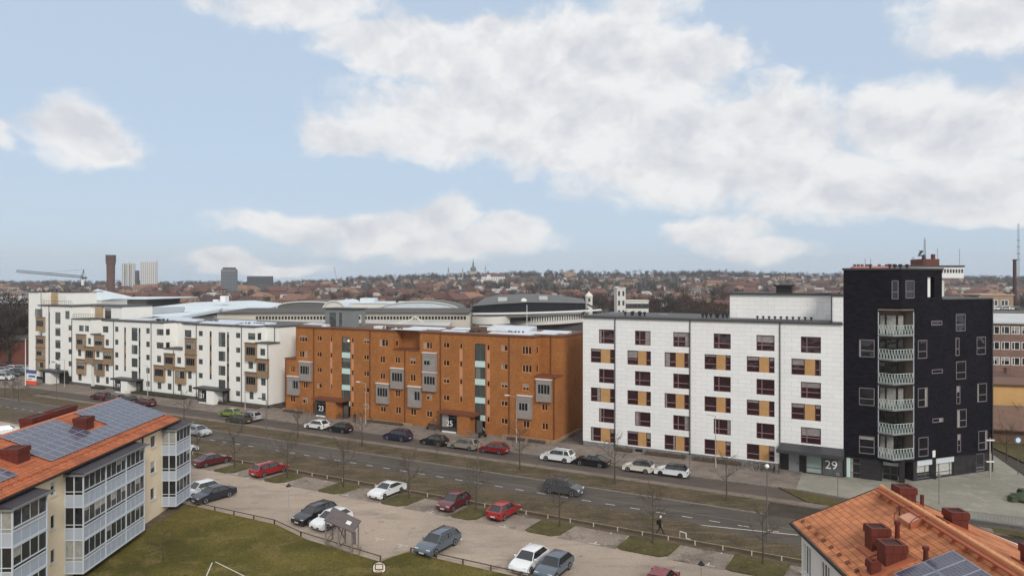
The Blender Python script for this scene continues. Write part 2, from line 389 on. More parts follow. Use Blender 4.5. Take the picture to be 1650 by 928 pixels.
M_LAWN = ground_mat('lawn_turf', [srgb(100, 91, 40), srgb(78, 74, 30), srgb(118, 104, 60)], (.14, .4), grain=.6, gscale=7, bump=1, speck=(1.6, srgb(62, 58, 28)))
M_ISL = ground_mat('island_turf', [srgb(88, 82, 46), srgb(76, 70, 42), srgb(100, 90, 64)], (.3, 1.0), grain=.4, gscale=5, bump=1, speck=(2.2, srgb(70, 64, 40)))
M_DIRT = ground_mat('bare_soil', [srgb(104, 90, 74), srgb(92, 80, 66), srgb(118, 104, 88)], (.3, 1.1), grain=.35, gscale=4)
M_KERB = mat('kerb_granite', srgb(128, 122, 116), noise=.15, fine=.15, fscale=12)
M_PAINT = mat('road_paint', srgb(205, 202, 196), noise=.22, nscale=5, fine=.2, fscale=25)
M_PAINTW = mat('worn_road_paint', srgb(120, 116, 112), noise=.25, nscale=3, fine=.2)
M_PLAZA = ground_mat('plaza_stone', [srgb(150, 146, 134), srgb(138, 135, 124), srgb(160, 155, 145)], (.12, .5), grain=.17, gscale=5)

def hill(X, Y):
    """ground level of the town beyond the street"""
    a = X / max(Y, 1)
    w = max(0, min(1, (a + .35) / .35)) * (1 - .45 * max(0, min(1, (a - .30) / .3)))
    r = max(0, min(1, (Y - 700) / 1500)); r = r * r * (3 - 2 * r)
    return -.05 + r * (9 + 27 * w) - (0 if Y < 2600 else (Y - 2600) * .012)
def strip(name, s0, s1, t0, t1, z, m, zb=None, kind='structure'):
    b = MB(); b.M = Matrix.Rotation(TH, 4, 'Z'); n = max(1, int(abs(s1 - s0) / 40))
    if zb is None: b.quad((s0, t0, z), (s1, t0, z), (s1, t1, z), (s0, t1, z))
    else: b.box(s0, s1, t0, t1, zb, z)
    return tag(b.build(name, m), kind=kind)
def stpoly(b, pts, z0, z1): b.prism([ST(s, t)[:2] for s, t in pts], z0, z1)

b = MB(); b.smooth = True
rows = [-60, 20, 150, 300, 500, 700, 900, 1100, 1300, 1500, 1700, 1900, 2100, 2300, 2500, 2700, 3200, 4500, 7000, 11000]
ncol = 60
for Y in rows:
    for i in range(ncol + 1):
        a = -1.25 + 2.5 * i / ncol
        X = a * max(Y, 260); b.v.append((X, Y, hill(X, Y)))
for j in range(len(rows) - 1):
    for i in range(ncol):
        b.f.append([j * (ncol + 1) + i, j * (ncol + 1) + i + 1, (j + 1) * (ncol + 1) + i + 1, (j + 1) * (ncol + 1) + i]); b.mi.append(0); b.sm.append(True)
tag(b.build('ground', M_FARG), kind='structure')
# long strips of the street, each measured across it (t) and along it (s)
strip('courtyard', -230, -3, 91, 175, .0, M_YARD)
strip('pavement', -330, -8, 84.4, 92.4, .12, M_WALK, -.05)
strip('side_road', -330, 60, 79.9, 84.4, .012, M_SROAD)
strip('footpath', -330, 60, 78.7, 79.9, .10, M_PATH, -.05)
b = MB(); b.M = Matrix.Rotation(TH, 4, 'Z')
b.box(-330, -10, 74.15, 78.7, -.05, .085); tag(b.build('north_verge', M_VERGE), kind='structure')
b = MB(); b.M = Matrix.Rotation(TH, 4, 'Z'); b.box(-330, -10, 74.0, 74.15, -.05, .11); b.box(-330, -10, 84.4 - .15, 84.4, -.05, .135)
tag(b.build('kerb', M_KERB), kind='structure')
strip('main_road', -330, 80, 66.0, 74, .012, M_ROAD)
b = MB(); stpoly(b, [(-330, 62.9), (60, 62.9), (60, 66.0), (-8, 66.6), (-17, 68.1), (-60, 68.6), (-330, 68.6)], -.05, .07)
tag(b.build('south_verge', M_VERGE), kind='structure')
strip('car_park', -150, 20, 46.0, 62.9, .016, M_LOT)
# lawn on the near side with the two steps of its edge
b = MB(); stpoly(b, [(-150, 48.2), (-66, 48.2), (-51.9, 48.35), (-46.5, 46.9), (-37.2, 46.1), (-36.7, 48.9), (-26, 49.0), (20, 49.4), (60, 30), (60, -40), (-150, -40)], -.05, .07)
tag(b.build('lawn', M_LAWN), kind='structure')
b = MB(); stpoly(b, [(-64.6, 47.9), (-66.6, 47.9), (-59.2, 30.5), (-57.2, 30.5)], .05, .085); tag(b.build('soil_strip', M_DIRT), kind='structure')
strip('bare_strip', -150, 10, 61.9, 62.9, .05, M_DIRT, -.03)
# cobbled bays between the planted islands, then the islands
IS = [(-83.5, -79.0), (-73.9, -70.7), (-65.0, -61.9), (-56.3, -53.0), (-47.3, -44.1), (-38.3, -35.3), (-29.7, -26.2), (-20.5, -15.9), (-11.0, -6.6), (-2, 3)]
b = MB(); b.M = Matrix.Rotation(TH, 4, 'Z')
for i in range(len(IS) - 1): b.quad((IS[i][1], 58.2, .022), (IS[i + 1][0], 58.2, .022), (IS[i + 1][0], 61.9, .022), (IS[i][1], 61.9, .022))
tag(b.build('parking_bays', M_BAY), kind='structure')
b = MB()
for i, (a, c) in enumerate(IS):
    stpoly(b, [(a, 58.6 + random.uniform(-.1, .1)), (a + .5, 58.25), (c - .7, 58.3), (c, 58.9), (c + .3, 61.9), (a + .2, 61.9)], -.02, .09 + i * .001)
tag(b.build('grass_islands', M_ISL), kind='structure')
# paint
b = MB(); b.M = Matrix.Rotation(TH, 4, 'Z')
s = -190.0
while s < 10:
    if not (-78 < s < -76): b.quad((s, 69.53, .017), (s + 1.05, 69.53, .017), (s + 1.05, 69.65, .017), (s, 69.65, .017))
    s += 2.74
b.add([(-16.4, 67.58, .017), (-16.4, 67.72, .017), (12, 73.2, .017), (12, 73.05, .017)], [(0, 3, 2, 1)])
tag(b.build('lane_dashes', M_PAINT), kind='structure')
b = MB(); b.M = Matrix.Rotation(TH, 4, 'Z')
b.quad((-330, 71.25, .0165), (15, 70.85, .0165), (15, 70.93, .0165), (-330, 71.33, .0165))
b.quad((-330, 67.9 + .8, .0165), (-80, 68.72, .0165), (-80, 68.80, .0165), (-330, 68.8, .0165))
tag(b.build('faded_lane_line', M_PAINTW), kind='structure')
# T and tick marks of the parking bays
b = MB(); b.M = Matrix.Rotation(TH, 4, 'Z')
def tee(s, t, back=.55, w=.55):
    b.quad((s - w, t - .05, .0265), (s + w, t - .05, .0265), (s + w, t + .05, .0265), (s - w, t + .05, .0265))
    b.quad((s - .05, t + .05, .0265), (s + .05, t + .05, .0265), (s + .05, t + back, .0265), (s - .05, t + back, .0265))
for (px, py) in ((385, 762), (398, 770), (482, 771), (584, 787), (693, 826), (811, 849), (958, 876), (1141, 910)):
    s_, t_ = Gst(px, py); tee(s_, min(t_, 58.6))
for (px, py) in ((612, 868), (649, 878)):
    s_, t_ = Gst(px, py); tee(s_, t_, -.6)
for (px, py) in ((525, 775), (845, 831), (985, 858), (1163, 890), (1100, 0)):
    if py:
        s_, t_ = Gst(px, py); b.quad((s_ - .05, t_ - .3, .027), (s_ + .05, t_ - .3, .027), (s_ + .05, t_ + .3, .027), (s_ - .05, t_ + .3, .027))
tag(b.build('bay_marks', M_PAINT), kind='structure')
# playing-field lines on the lawn
b = MB()
def gline(p, q, w=.09, z=.076):
    p = G(*p); q = G(*q); d = (q - p).normalized(); n = Vector((-d.y, d.x, 0)) * w / 2
    b.add([(p - n)[:2] + (z,), (q - n)[:2] + (z,), (q + n)[:2] + (z,), (p + n)[:2] + (z,)], [(0, 1, 2, 3)])
gline((342, 907), (330, 935)); gline((347, 906), (420, 942))
tag(b.build('pitch_lines', M_PAINT), kind='structure')
# the plaza by the black building, its lawn edge and the road beyond
b = MB(); stpoly(b, [(-8, 84.6), (4, 82.6), (60, 78.6), (66, 92), Gst(1700, 800), Gst(1650, 768), Gst(1596, 731), (13, 112), (-3.5, 92), (-8, 92)], -.05, .105)
tag(b.build('plaza', M_PLAZA), kind='structure')
b = MB(); stpoly(b, [(-9.9, 84.25), (-6.5, 80.2), (4, 79.2), (4, 80.6), (-6.5, 83.2)], .0, .13); stpoly(b, [(10, 78.8), (30, 77.0), (30, 78.2), (10, 80.2)], 0, .13)
tag(b.build('corner_bed', M_ISL), kind='structure')
b = MB()
pl = [G(1600, 722), G(1700, 770), G(1900, 770), G(1900, 640), G(1598, 640)]
b.prism([p[:2] for p in pl], .06, .13); tag(b.build('park_lawn', M_ISL), kind='structure')
# paved ground at the far left
b = MB(); b.prism([p[:2] for p in (G(-260, 628), G(40, 628), G(60, 612), G(45, 590), G(-200, 580))], .0, .13)
tag(b.build('left_forecourt', M_WALK), kind='structure')
b = MB(); b.prism([p[:2] for p in (G(-200, 608), G(40, 604), G(44, 588), G(-200, 584))], .1, .14)
tag(b.build('left_car_park', M_YARD), kind='structure')
b = MB(); b.prism([p[:2] for p in (G(-60, 643), G(0, 626), G(35, 627), G(80, 634), G(30, 640))], .1, .16)
tag(b.build('left_grass_bank', M_VERGE), kind='structure')
# ================================================================ materials of buildings
M_WHITE = mat('white_render', srgb(235, 235, 230), noise=.035, nscale=.6, fine=.07, fscale=9, rough=.9)
M_PANEL = brick_mat('white_panels', srgb(236, 236, 234), srgb(230, 231, 230), srgb(196, 198, 200), 1.6, .56, ms=.014, noise=.035, fine=.06, rough=.6)
M_BRICK = brick_mat('orange_brick', srgb(178, 116, 60), srgb(150, 92, 47), srgb(130, 96, 68), .24, .085, ms=.008, noise=.14, fine=.32)
M_BRICKD = brick_mat('dark_red_brick', srgb(120, 62, 48), srgb(100, 50, 40), srgb(112, 92, 84), .24, .085, ms=.01, noise=.12)
M_BLACK = brick_mat('black_tile_cladding', srgb(29, 26, 37), srgb(13, 12, 17), srgb(6, 6, 8), .6, .25, ms=.015, noise=.2, fine=.4, rough=.75)
M_BLACK2 = brick_mat('charcoal_stone', srgb(52, 50, 51), srgb(42, 40, 42), srgb(28, 27, 28), .6, .3, ms=.01, noise=.16, fine=.3, rough=.8)
M_CREAM = mat('cream_render', srgb(236, 218, 190), noise=.05, nscale=.7, fine=.06, fscale=20, rough=.95)
M_PALE = mat('pale_render', srgb(218, 214, 212), noise=.05, nscale=.7, fine=.05, fscale=20, rough=.95)
M_PLINTH = mat('concrete_plinth', srgb(128, 126, 124), noise=.12, nscale=.8, fine=.12, fscale=9)
M_COPE = mat('dark_roof_edge', srgb(62, 61, 62), noise=.08, rough=.6)
M_ROOFF = mat('roof_felt', srgb(88, 88, 90), noise=.16, nscale=.3, fine=.12, fscale=8, rough=.85)
M_BRCOPE = mat('brown_roof_edge', srgb(112, 66, 46), noise=.08, rough=.6)
M_BROWNF = mat('brown_roof_felt', srgb(104, 80, 66), noise=.14, nscale=.4, fine=.1)
M_TAN = mat('tan_wood_panel', srgb(184, 142, 92), noise=.10, nscale=1.5, fine=.08, fscale=12, rough=.7)
M_WOOD = mat('brown_wood_cladding', srgb(146, 122, 96), noise=.16, nscale=1.2, fine=.14, fscale=10, nz=6, rough=.8, randv=.14)
M_GREYP = mat('grey_balcony_panel', srgb(146, 137, 132), noise=.09, nscale=1, fine=.08, fscale=10, rough=.7)
M_MAROON = mat('maroon_window_frame', srgb(92, 50, 58), noise=.05, rough=.5)
M_TRANSOM = mat('mauve_window_frame', srgb(140, 112, 116), noise=.05, rough=.5)
M_MARPAN = mat('maroon_panel_glass', srgb(72, 26, 34), noise=.05, rough=.2)
M_OAK = mat('oak_window_frame', srgb(196, 136, 88), noise=.06, rough=.6)
M_GFRAME = mat('grey_window_frame', srgb(96, 94, 92), noise=.05, rough=.5)
M_PINK = mat('pale_window_frame', srgb(126, 116, 123), noise=.04, rough=.5)
M_WFRAME = mat('white_window_frame', srgb(225, 225, 222), noise=.03, rough=.5)
M_ALU = mat('aluminium_frame', srgb(186, 192, 198), noise=.04, rough=.4, metal=.3)
M_GLASS = glass_mat('window_glass', (.012, .013, .015, 1), (.42, .41, .38, 1), share=.45)
M_GLASSR = glass_mat('reddish_room_glass', (.035, .014, .018, 1), (.36, .34, .33, 1), share=.45)
M_GLASSG = glass_mat('grey_green_glass', (.07, .08, .075, 1), (.22, .23, .22, 1), share=.5)
M_GLASSC = glass_mat('curtained_glass', (.03, .033, .035, 1), (.62, .62, .58, 1), share=.75)
M_PIPE = mat('dark_downpipe', srgb(58, 56, 57), rough=.5, noise=.05)
M_PIPEB = mat('brown_downpipe', srgb(98, 52, 32), rough=.5, noise=.05)
M_ZINC = mat('grey_zinc', srgb(132, 136, 138), noise=.06, nscale=.8, rough=.5, metal=.3)
M_DARKM = mat('dark_grey_metal', srgb(60, 60, 63), noise=.08, rough=.5)
M_SPAN = mat('pale_glass_spandrel', srgb(196, 220, 216), noise=.05, rough=.2)
M_SOLAR = mat('sky_sheen_panel', srgb(200, 205, 212), noise=.10, nscale=.6, rough=.25)  # pale colour paints in the sky reflected by the panels
M_WCAP = mat('white_metal_cap', srgb(226, 226, 224), noise=.03, rough=.5)
M_BLK = mat('black_metal', srgb(26, 26, 27), noise=.08, rough=.5)
M_SIGNW = mat('white_lettering', srgb(235, 235, 235), noise=0, rough=.6)
M_SLOT = mat('tan_slot_panel', srgb(140, 112, 82), noise=.1, nscale=2, rough=.7)
M_SALMON = mat('salmon_slot_panel', srgb(196, 138, 104), noise=.08, nscale=2, rough=.7)

class Bld:
    """a building whose front runs along the street: x along it from sc, y into the block from t0"""
    def __init__(s, name, sc, t0, label, cat='building', K=1.0, z=0.0):
        s.sc = sc; s.t0 = t0; s.root = empty(name, ST(sc, t0, z), TH, label, cat); s.fr = []
    def mb(s, M=None): return MB(T(-s.sc) @ (M if M is not None else Matrix.Identity(4)))
    def win(s, x0, x1, zt, zb, y=.12, M=None, rz=0, **k):
        return window(s.root, x0, x1, zb, zt, y, k.pop('fm', M_GFRAME), k.pop('gm', M_GLASS), M=T(-s.sc) @ (M if M is not None else Matrix.Identity(4)), rz=radians(rz), **k)
def side_p(s1, y=0): return T(s1, y) @ RZ(90)      # wall facing +s: local x runs into the block
def side_m(s1, y=0): return T(s1, y) @ RZ(-90)     # wall facing -s: local x runs toward the street
def pipe(B, s, z0, z1, y=-.08, m=None, r=.07):
    b = B.mb(); b.tube((s, y, z0), (s, y, z1), r, n=6); return b.build('downpipe', m or M_PIPE, B.root)
def vents(B, pts, z, m=None, r=.14, h=.55, name='roof_vent'):
    for (x, y) in pts:
        b = B.mb(T(x, y, z)); b.lathe([(r * .7, 0), (r * .7, h * .6), (r * 1.3, h * .62), (r * 1.3, h), (r * .8, h * 1.02)], 8); b.build(name, m or M_BLK, B.root)

# ---------------------------------------------------------------- white panelled block, number 29
B = Bld('apartment_building', -20.5, 92.5, 'white panelled apartment block with tan panels between maroon windows, entrance 29')
h1 = [(-35.05, -32.75), (-29.7, -27.45), (-24.3, -22.1), (-18.9, -16.7), (-13.5, -11.3), (-8.2, -5.9)]
h2 = [(-36.3, -32.7), (-30.8, -27.4), (-25.5, -22.12), (-20.1, -16.7), (-14.7, -11.3), (-9.3, -5.9)]
holes = [(a, b_, z - 2.0, z) for z in (17.0, 11.35, 5.7) for a, b_ in h1] + [(a, b_, z - 2.0, z) for z in (14.2, 8.6, 2.9) for a, b_ in h2 if not (z < 3 and a > -10)]
w = B.mb(); w.wall(-37.5, -10.6, .75, 18.6, 0, holes, .16); w.wall(-10.6, -3.4, 3.0, 18.6, 0, [h for h in holes if h[0] > -10.6], .16)
w.M = T(-B.sc) @ side_m(-37.5); w.wall(-13, 0, .75, 18.6)
w.M = T(-B.sc); w.quad((-37.5, 13, 0), (-37.5, 13, 18.6), (-3.4, 13, 18.6), (-3.4, 13, 0))
w.build('wall', M_PANEL, B.root)
w = B.mb(); w.box(-37.45, -10.7, .04, .3, -.1, .75); w.build('plinth', M_PLINTH, B.root)
w = B.mb(); w.box(-37.75, -3.45, -.25, 13.2, 18.6, 18.72); w.cur = 1; w.box(-37.5, -3.5, 0, 13, 18.73, 18.95); w.build('roof', [M_COPE, M_ROOFF], B.root)
for (a, b_, c, d) in holes:
    if b_ - a < 2.5: B.win(a, b_, d, c, fm=M_MAROON, gm=M_GLASSR, mull=(.30,), trans=(.36,), fw=.09, barm=M_TRANSOM)
    else:
        B.win(a, a + 1.55, d, c, fm=M_MAROON, gm=M_GLASSR, trans=(.36,), fw=.09, barm=M_TRANSOM)
        p = B.mb(); p.box(a + 1.55, b_ - .68, .05, .16, c, d); p.build('tan_panel', M_TAN, B.root)
        B.win(b_ - .68, b_, d, c, fm=M_MAROON, gm=M_GLASSR, trans=(.36,), fw=.09, barm=M_TRANSOM)
for s_ in (-32.6, -22.0, -10.65): pipe(B, s_, 0, 18.6)
w = B.mb(); w.box(-29.6, -28.6, -.02, .05, .05, .5); w.build('cellar_window', M_BLK, B.root)
# penthouse
w = B.mb(); w.wall(-17.4, -4.6, 18.9, 22.1, 3.2, [(-6.6, -5.7, 19.3, 21.3)], .1); w.M = T(-B.sc) @ side_m(-17.4); w.wall(-12, -3.2, 18.9, 22.1)
w.M = T(-B.sc); w.wall(-4.6, -3.35, 18.7, 22.05, .02); w.quad((-4.6, .02, 18.7), (-4.6, 3.2, 18.7), (-4.6, 3.2, 22.05), (-4.6, .02, 22.05)); w.build('penthouse', M_PANEL, B.root)
w = B.mb(); w.box(-17.7, -4.2, 2.9, 12.2, 22.1, 22.35); w.box(-4.75, -3.35, -.1, 2.9, 22.05, 22.3); w.build('penthouse_roof', M_COPE, B.root)
w = B.mb(); w.box(-6.6, -5.7, 3.28, 3.33, 19.3, 21.3); w.build('roof_door', M_WCAP, B.root)
w = B.mb(); w.box(-11.6, -9.7, 4.2, 5.6, 22.35, 23.2); w.box(-11.9, -9.4, 3.9, 5.9, 23.2, 23.45); w.build('roof_hood', M_BLK, B.root)
w = B.mb(); w.tube((-4.72, -.1, 22.0), (-4.72, -.1, 18.6), .07); w.build('downpipe', M_PIPE, B.root)
vents(B, [(-31.5 + random.uniform(-.1, .1) + i * .42, random.uniform(1.2, 4)) for i in range(7)] + [(-20.6 + i * .5, random.uniform(1, 3)) for i in range(7)], 18.95, r=.17, h=.6)
vents(B, [(-13.6 + i * .72, 1.6) for i in range(10)], 18.95, r=.14, h=.42)
for (x, y) in ((-34.3, 4.5), (-26.6, 3.4)):
    w = B.mb(); w.box(x - .7, x + .7, y - .6, y + .6, 18.95, 19.25); w.build('skylight', M_ZINC, B.root)
# entrance 29
w = B.mb(); w.add([(-10.9, -1.7, 2.55), (-3.3, -1.7, 2.55), (-3.3, .02, 2.55), (-10.9, .02, 2.55), (-10.9, -1.7, 2.95), (-3.3, -1.7, 2.95), (-3.3, -.02, 3.5), (-10.5, -.02, 3.5)],
      [(0, 3, 2, 1), (4, 5, 6, 7), (0, 1, 5, 4), (1, 2, 6, 5), (2, 3, 7, 6), (3, 0, 4, 7)]); w.build('entrance_canopy', M_DARKM, B.root)
w = B.mb(); w.wall(-10.6, -7.6, 0, 2.9, .02); w.build('entrance_wall', M_BLK, B.root)
w = B.mb(); w.box(-9.6, -8.4, -.06, .0, .1, 2.35); d_ = w.build('door', M_ZINC, B.root)
w = B.mb(); w.box(-8.6, -8.52, -.13, -.06, 1.0, 1.2); w.build('door_handle', M_BLK, d_)
window(B.root, -7.6, -5.75, .1, 2.5, -.1, M_GFRAME, mat('lobby_glass', srgb(150, 166, 162), noise=.12, nscale=1.2, rough=.15), trans=(.28,), fw=.1, M=T(-B.sc), name='entrance_window')
window(B.root, -5.7, -3.5, .1, 2.5, -.1, M_GFRAME, mat('dim_lobby_glass', srgb(84, 92, 92), noise=.3, nscale=1.2, rough=.12), mull=(.62,), trans=(.28,), fw=.1, M=T(-B.sc), name='entrance_window')
w = B.mb(); w.box(-7.6, -3.5, -.08, .0, -.05, .1); w.build('entrance_base', M_DARKM, B.root)
obj('number_sign', text_mesh('29', 1.45, M_SIGNW), B.root, (-4.75 - B.sc, -.17, 1.35))
BW29 = B

# ---------------------------------------------------------------- black clad corner building
PC = ST(2.78, 92.5)
B = Bld('corner_building', 2.78, 92.5, 'tall black clad corner building with a column of pale railed balconies and a shop below')
RF = T(2.78, 0) @ RZ(48.4)     # frame of the right face
QN = 15.3                       # length of the right face
hl = [(-1.7, -.05, 14.8, 16.9), (-1.7, -.05, 9.0, 11.1), (-1.7, -.05, 3.2, 5.3), (1.75, 2.45, 21.8, 24.0)]
w = B.mb(); w.wall(-3.4, .3, 2.6, 25.2, 0, hl, .12); w.wall(.3, 2.78, 20.6, 25.2, 0, hl, .12)
hr = [(.6, 2.0, 21.9, 24.0), (2.6, 4.1, 14.7, 16.9), (2.6, 4.2, 8.9, 11.2), (2.7, 4.3, 3.0, 5.3),
      (4.8, 6.6, 18.6, 19.15), (4.9, 6.7, 12.8, 13.3), (5.0, 6.8, 6.9, 7.4), (8.95, 10.6, 17.8, 19.9), (8.9, 9.55, 14.8, 17.0), (9.0, 10.7, 11.9, 14.1), (9.05, 9.7, 8.9, 11.1),
      (9.15, 10.8, 6.0, 8.2), (9.2, 9.8, 3.0, 5.2), (12.6, 14.2, 14.8, 17.0), (12.7, 14.4, 8.9, 11.2), (12.9, 14.5, 2.9, 5.3)]
w.M = T(-B.sc) @ RF
w.wall(0, 1.95, 20.6, 25.3, 0, hr, .12); w.wall(1.95, 6.6, 2.6, 21.7, 0, hr, .12); w.wall(1.95, 4.2, 21.7, 25.3, 0, hr, .12)
w.wall(4.2, 5.35, 24.4, 25.3); w.wall(4.2, 5.35, 21.7, 21.95); w.wall(5.35, 6.6, 21.7, 25.3)
w.wall(6.6, QN, 2.6, 21.7, 0, hr, .12)
# outline of the block behind both faces
c_, s_n = cos(radians(48.4)), sin(radians(48.4))
def rf(q, y=0): return (2.78 + q * c_ - y * s_n, q * s_n + y * c_)
w.M = T(-B.sc)
e0 = rf(QN); e1 = rf(QN, 9); bk = (-3.4, 13)
for (p, q) in ((e0, e1), (e1, (rf(6, 12))), (rf(6, 12), bk), (bk, (-3.4, 0))):
    w.quad((p[0], p[1], 2.6 if p is not e0 else 2.6), (q[0], q[1], 2.6), (q[0], q[1], 21.7), (p[0], p[1], 21.7))
w.quad((-3.4, 13, 18), (-3.4, 0, 18), (-3.4, 0, 25.2), (-3.4, 13, 25.2))
w.M = T(-B.sc) @ RF
w.quad((6.6, 0, 21.7), (6.6, 4.5, 21.7), (6.6, 4.5, 25.3), (6.6, 0, 25.3)); w.quad((5.35, 0, 21.7), (5.35, 0, 25.3), (5.35, 4, 25.3), (5.35, 4, 21.7))
w.quad((4.2, 0, 21.7), (4.2, 4, 21.7), (4.2, 4, 25.3), (4.2, 0, 25.3))
# cheeks of the balcony recess
w.M = T(-B.sc); pL = (.3, 0); pR = rf(1.95)
w.build('wall', M_BLACK, B.root)
w = B.mb(); w.prism([(-3.55, -.15), (2.75, -.18), rf(6.7, -.18), rf(6.7, 4.8), (-3.55, 11)], 25.28, 25.5); w.build('roof', M_COPE, B.root)
w = B.mb(); w.prism([rf(6.62, -.1), rf(QN + .1, -.1), rf(QN + .1, 9), rf(6.6, 12)], 21.7, 21.86); w.build('lower_roof', M_ROOFF, B.root)
w = B.mb(); w.prism([rf(4.2, .2), rf(4.9, .2), rf(4.9, .3), rf(4.2, .3)], 22, 24.4)
w.build('sky_gap_panel', M_WCAP, B.root)  # added white panel, stands in for bright sky seen through the loggia
# balcony recess lining and slabs
bkL = (.3, 1.7); bkR = rf(1.95, 1.7)
w = B.mb()
w.quad((.3, 0, 2.6), (.3, 1.7, 2.6), (.3, 1.7, 20.6), (.3, 0, 20.6)); w.quad((.3, 1.7, 2.6), (2.4, 2.2, 2.6), (2.4, 2.2, 20.6), (.3, 1.7, 20.6))
w.quad((2.4, 2.2, 2.6), bkR + (2.6,), bkR + (20.6,), (2.4, 2.2, 20.6)); w.quad(bkR + (2.6,), rf(1.95) + (2.6,), rf(1.95) + (20.6,), bkR + (20.6,))
w.prism([(.3, 0), (2.78, 0), rf(1.95), bkR, (2.4, 2.2), (.3, 1.7)], 20.45, 20.6)
w.build('balcony_recess', mat('recess_panel', srgb(118, 106, 94), noise=.1, nscale=1), B.root)
VX = (1.9, -.75)
for k, zf in enumerate((17.4, 14.55, 11.7, 8.65, 5.8, 2.85)):
    w = B.mb(); w.prism([(.3, -.05), VX, rf(1.95, -.05), bkR, (2.4, 2.2), (.3, 1.7)], zf, zf + .16)
    bal = w.build('balcony', M_ZINC, B.root)
    w = B.mb(); zt = zf + 1.3
    for (p, q) in (((.32, -.05), VX), (VX, rf(1.93, -.05))):
        w.bar(p + (zt,), q + (zt,), .06); w.bar(p + (zf + .2,), q + (zf + .2,), .05)
        n = 5 if p[0] < 1 else 7
        for i in range(n):
            a0 = i / n; a1 = (i + 1) / n; am = (a0 + a1) / 2
            P_ = lambda a, z: (p[0] + (q[0] - p[0]) * a, p[1] + (q[1] - p[1]) * a, z)
            w.bar(P_(a0, zf + .2), P_(am, zt), .06, .03); w.bar(P_(am, zt), P_(a1, zf + .2), .06, .03)
    w.build('railing', mat('pale_green_railing', srgb(176, 188, 184), noise=.08, nscale=3, rough=.5), bal)
    w = B.mb()
    for (x, y) in ((.36, -.0), rf(1.9, -.02)): w.box(x - .05, x + .05, y - .05, y + .05, zf + .16, zf + 2.85)
    w.build('balcony_post', M_ALU, bal)
    w = B.mb(); w.box(.55, 1.05, 1.55, 1.72, zf + .2, zf + 2.4); w.box(1.25, 2.2, 1.5, 1.78, zf + .2, zf + 2.4)
    w.box(2.45, 3.0, 1.85, 2.1, zf + .2, zf + 2.4); w.build('balcony_door', M_GLASS, bal)
for h in hl:
    window(B.root, h[0], h[1], h[2], h[3], -.03, M_PINK, M_GLASS, trans=(.38,), fw=.075, M=T(-B.sc), frame_depth=.12)
for h in hr:
    tr = (.38,) if h[3] - h[2] > 1 else ()
    window(B.root, h[0], h[1], h[2], h[3], -.03, M_PINK, M_GLASS, trans=tr, fw=.075, M=T(-B.sc) @ RF, rz=radians(48.4), frame_depth=.12)
# ground floor: stone piers, shop glass and fascia
w = B.mb(); w.wall(-3.4, .75, 0, 2.6, .1, [(-3.1, -1.55, 0, 2.5)], .3); w.box(2.5, 3.1, .3, .9, 0, 2.9)
w.M = T(-B.sc) @ RF; w.wall(2.2, QN, 0, 2.62, .25, [(2.75, 8.9, .25, 2.5), (12.9, 14.4, .2, 2.4)], .25); w.quad((2.2, .25, 0), (2.2, .25, 2.62), (2.2, 3, 2.62), (2.2, 3, 0))
w.M = T(-B.sc); w.quad((.75, .1, 0), (.75, 3, 0), (.75, 3, 2.6), (.75, .1, 2.6)); w.box(.75, 6.5, 4.0, 4.1, 0, 2.6)
w.build('ground_floor_wall', M_BLACK2, B.root)
w = B.mb(); w.prism([(-3.39, .02), (.3, .02), VX, rf(1.95, .02), rf(QN - .02, .02), rf(QN - .02, 5), (-3.39, 6)], 2.56, 2.61); w.build('soffit', M_BLK, B.root)
M0 = T(-B.sc)
window(B.root, -3.1, -1.55, 0, 2.5, .2, M_GFRAME, M_GLASS, mull=(.3,), trans=(.28, .72), fw=.09, M=M0, name='shop_window')
w = B.mb(); w.box(-3.05, -2.65, .18, .22, .05, 2.45); w.build('glass_door', M_SPAN, B.root)
window(B.root, .8, 2.45, 0, 2.5, 1.4, M_GFRAME, M_GLASS, mull=(.5,), trans=(.3,), fw=.09, M=M0, name='shop_window')
window(B.root, 2.75, 8.9, .25, 1.85, .4, M_GFRAME, M_GLASSC, mull=(.25, .5, .63, .92), trans=(.3,), fw=.09, M=M0 @ RF, rz=radians(48.4), name='shop_window')
w = B.mb(RF); w.box(2.75, 5.7, .18, .32, 1.85, 2.5); w.box(5.8, 8.9, .18, .32, 1.85, 2.5); w.build('fascia_sign', mat('pale_fascia', srgb(196, 204, 208), noise=.07, nscale=2), B.root)
w = B.mb(); w.box(.85, 2.9, 1.0, 1.12, 1.85, 2.45); w.build('fascia_sign', MATS['pale_fascia'], B.root)
window(B.root, 12.9, 14.4, .2, 2.4, .3, M_PINK, M_GLASSC, trans=(.2,), fw=.09, M=M0 @ RF, rz=radians(48.4))
w = B.mb(RF); w.box(4.85, 5.3, -.16, -.08, 2.8, 3.6); w.build('wall_sign', M_WCAP, B.root)
w = B.mb(RF); w.tube((QN, -.1, 0), (QN, -.1, 21.7), .09); w.build('downpipe', M_PIPE, B.root)
vents(B, [rf(q_, 1.2) for q_ in (-.5, .3, 1.2, 2.3)] + [(-.5, 1)], 25.5, r=.17, h=.45)

MATS['black_tile_cladding'].node_tree.nodes['Principled BSDF'].inputs['Specular IOR Level'].default_value = .15
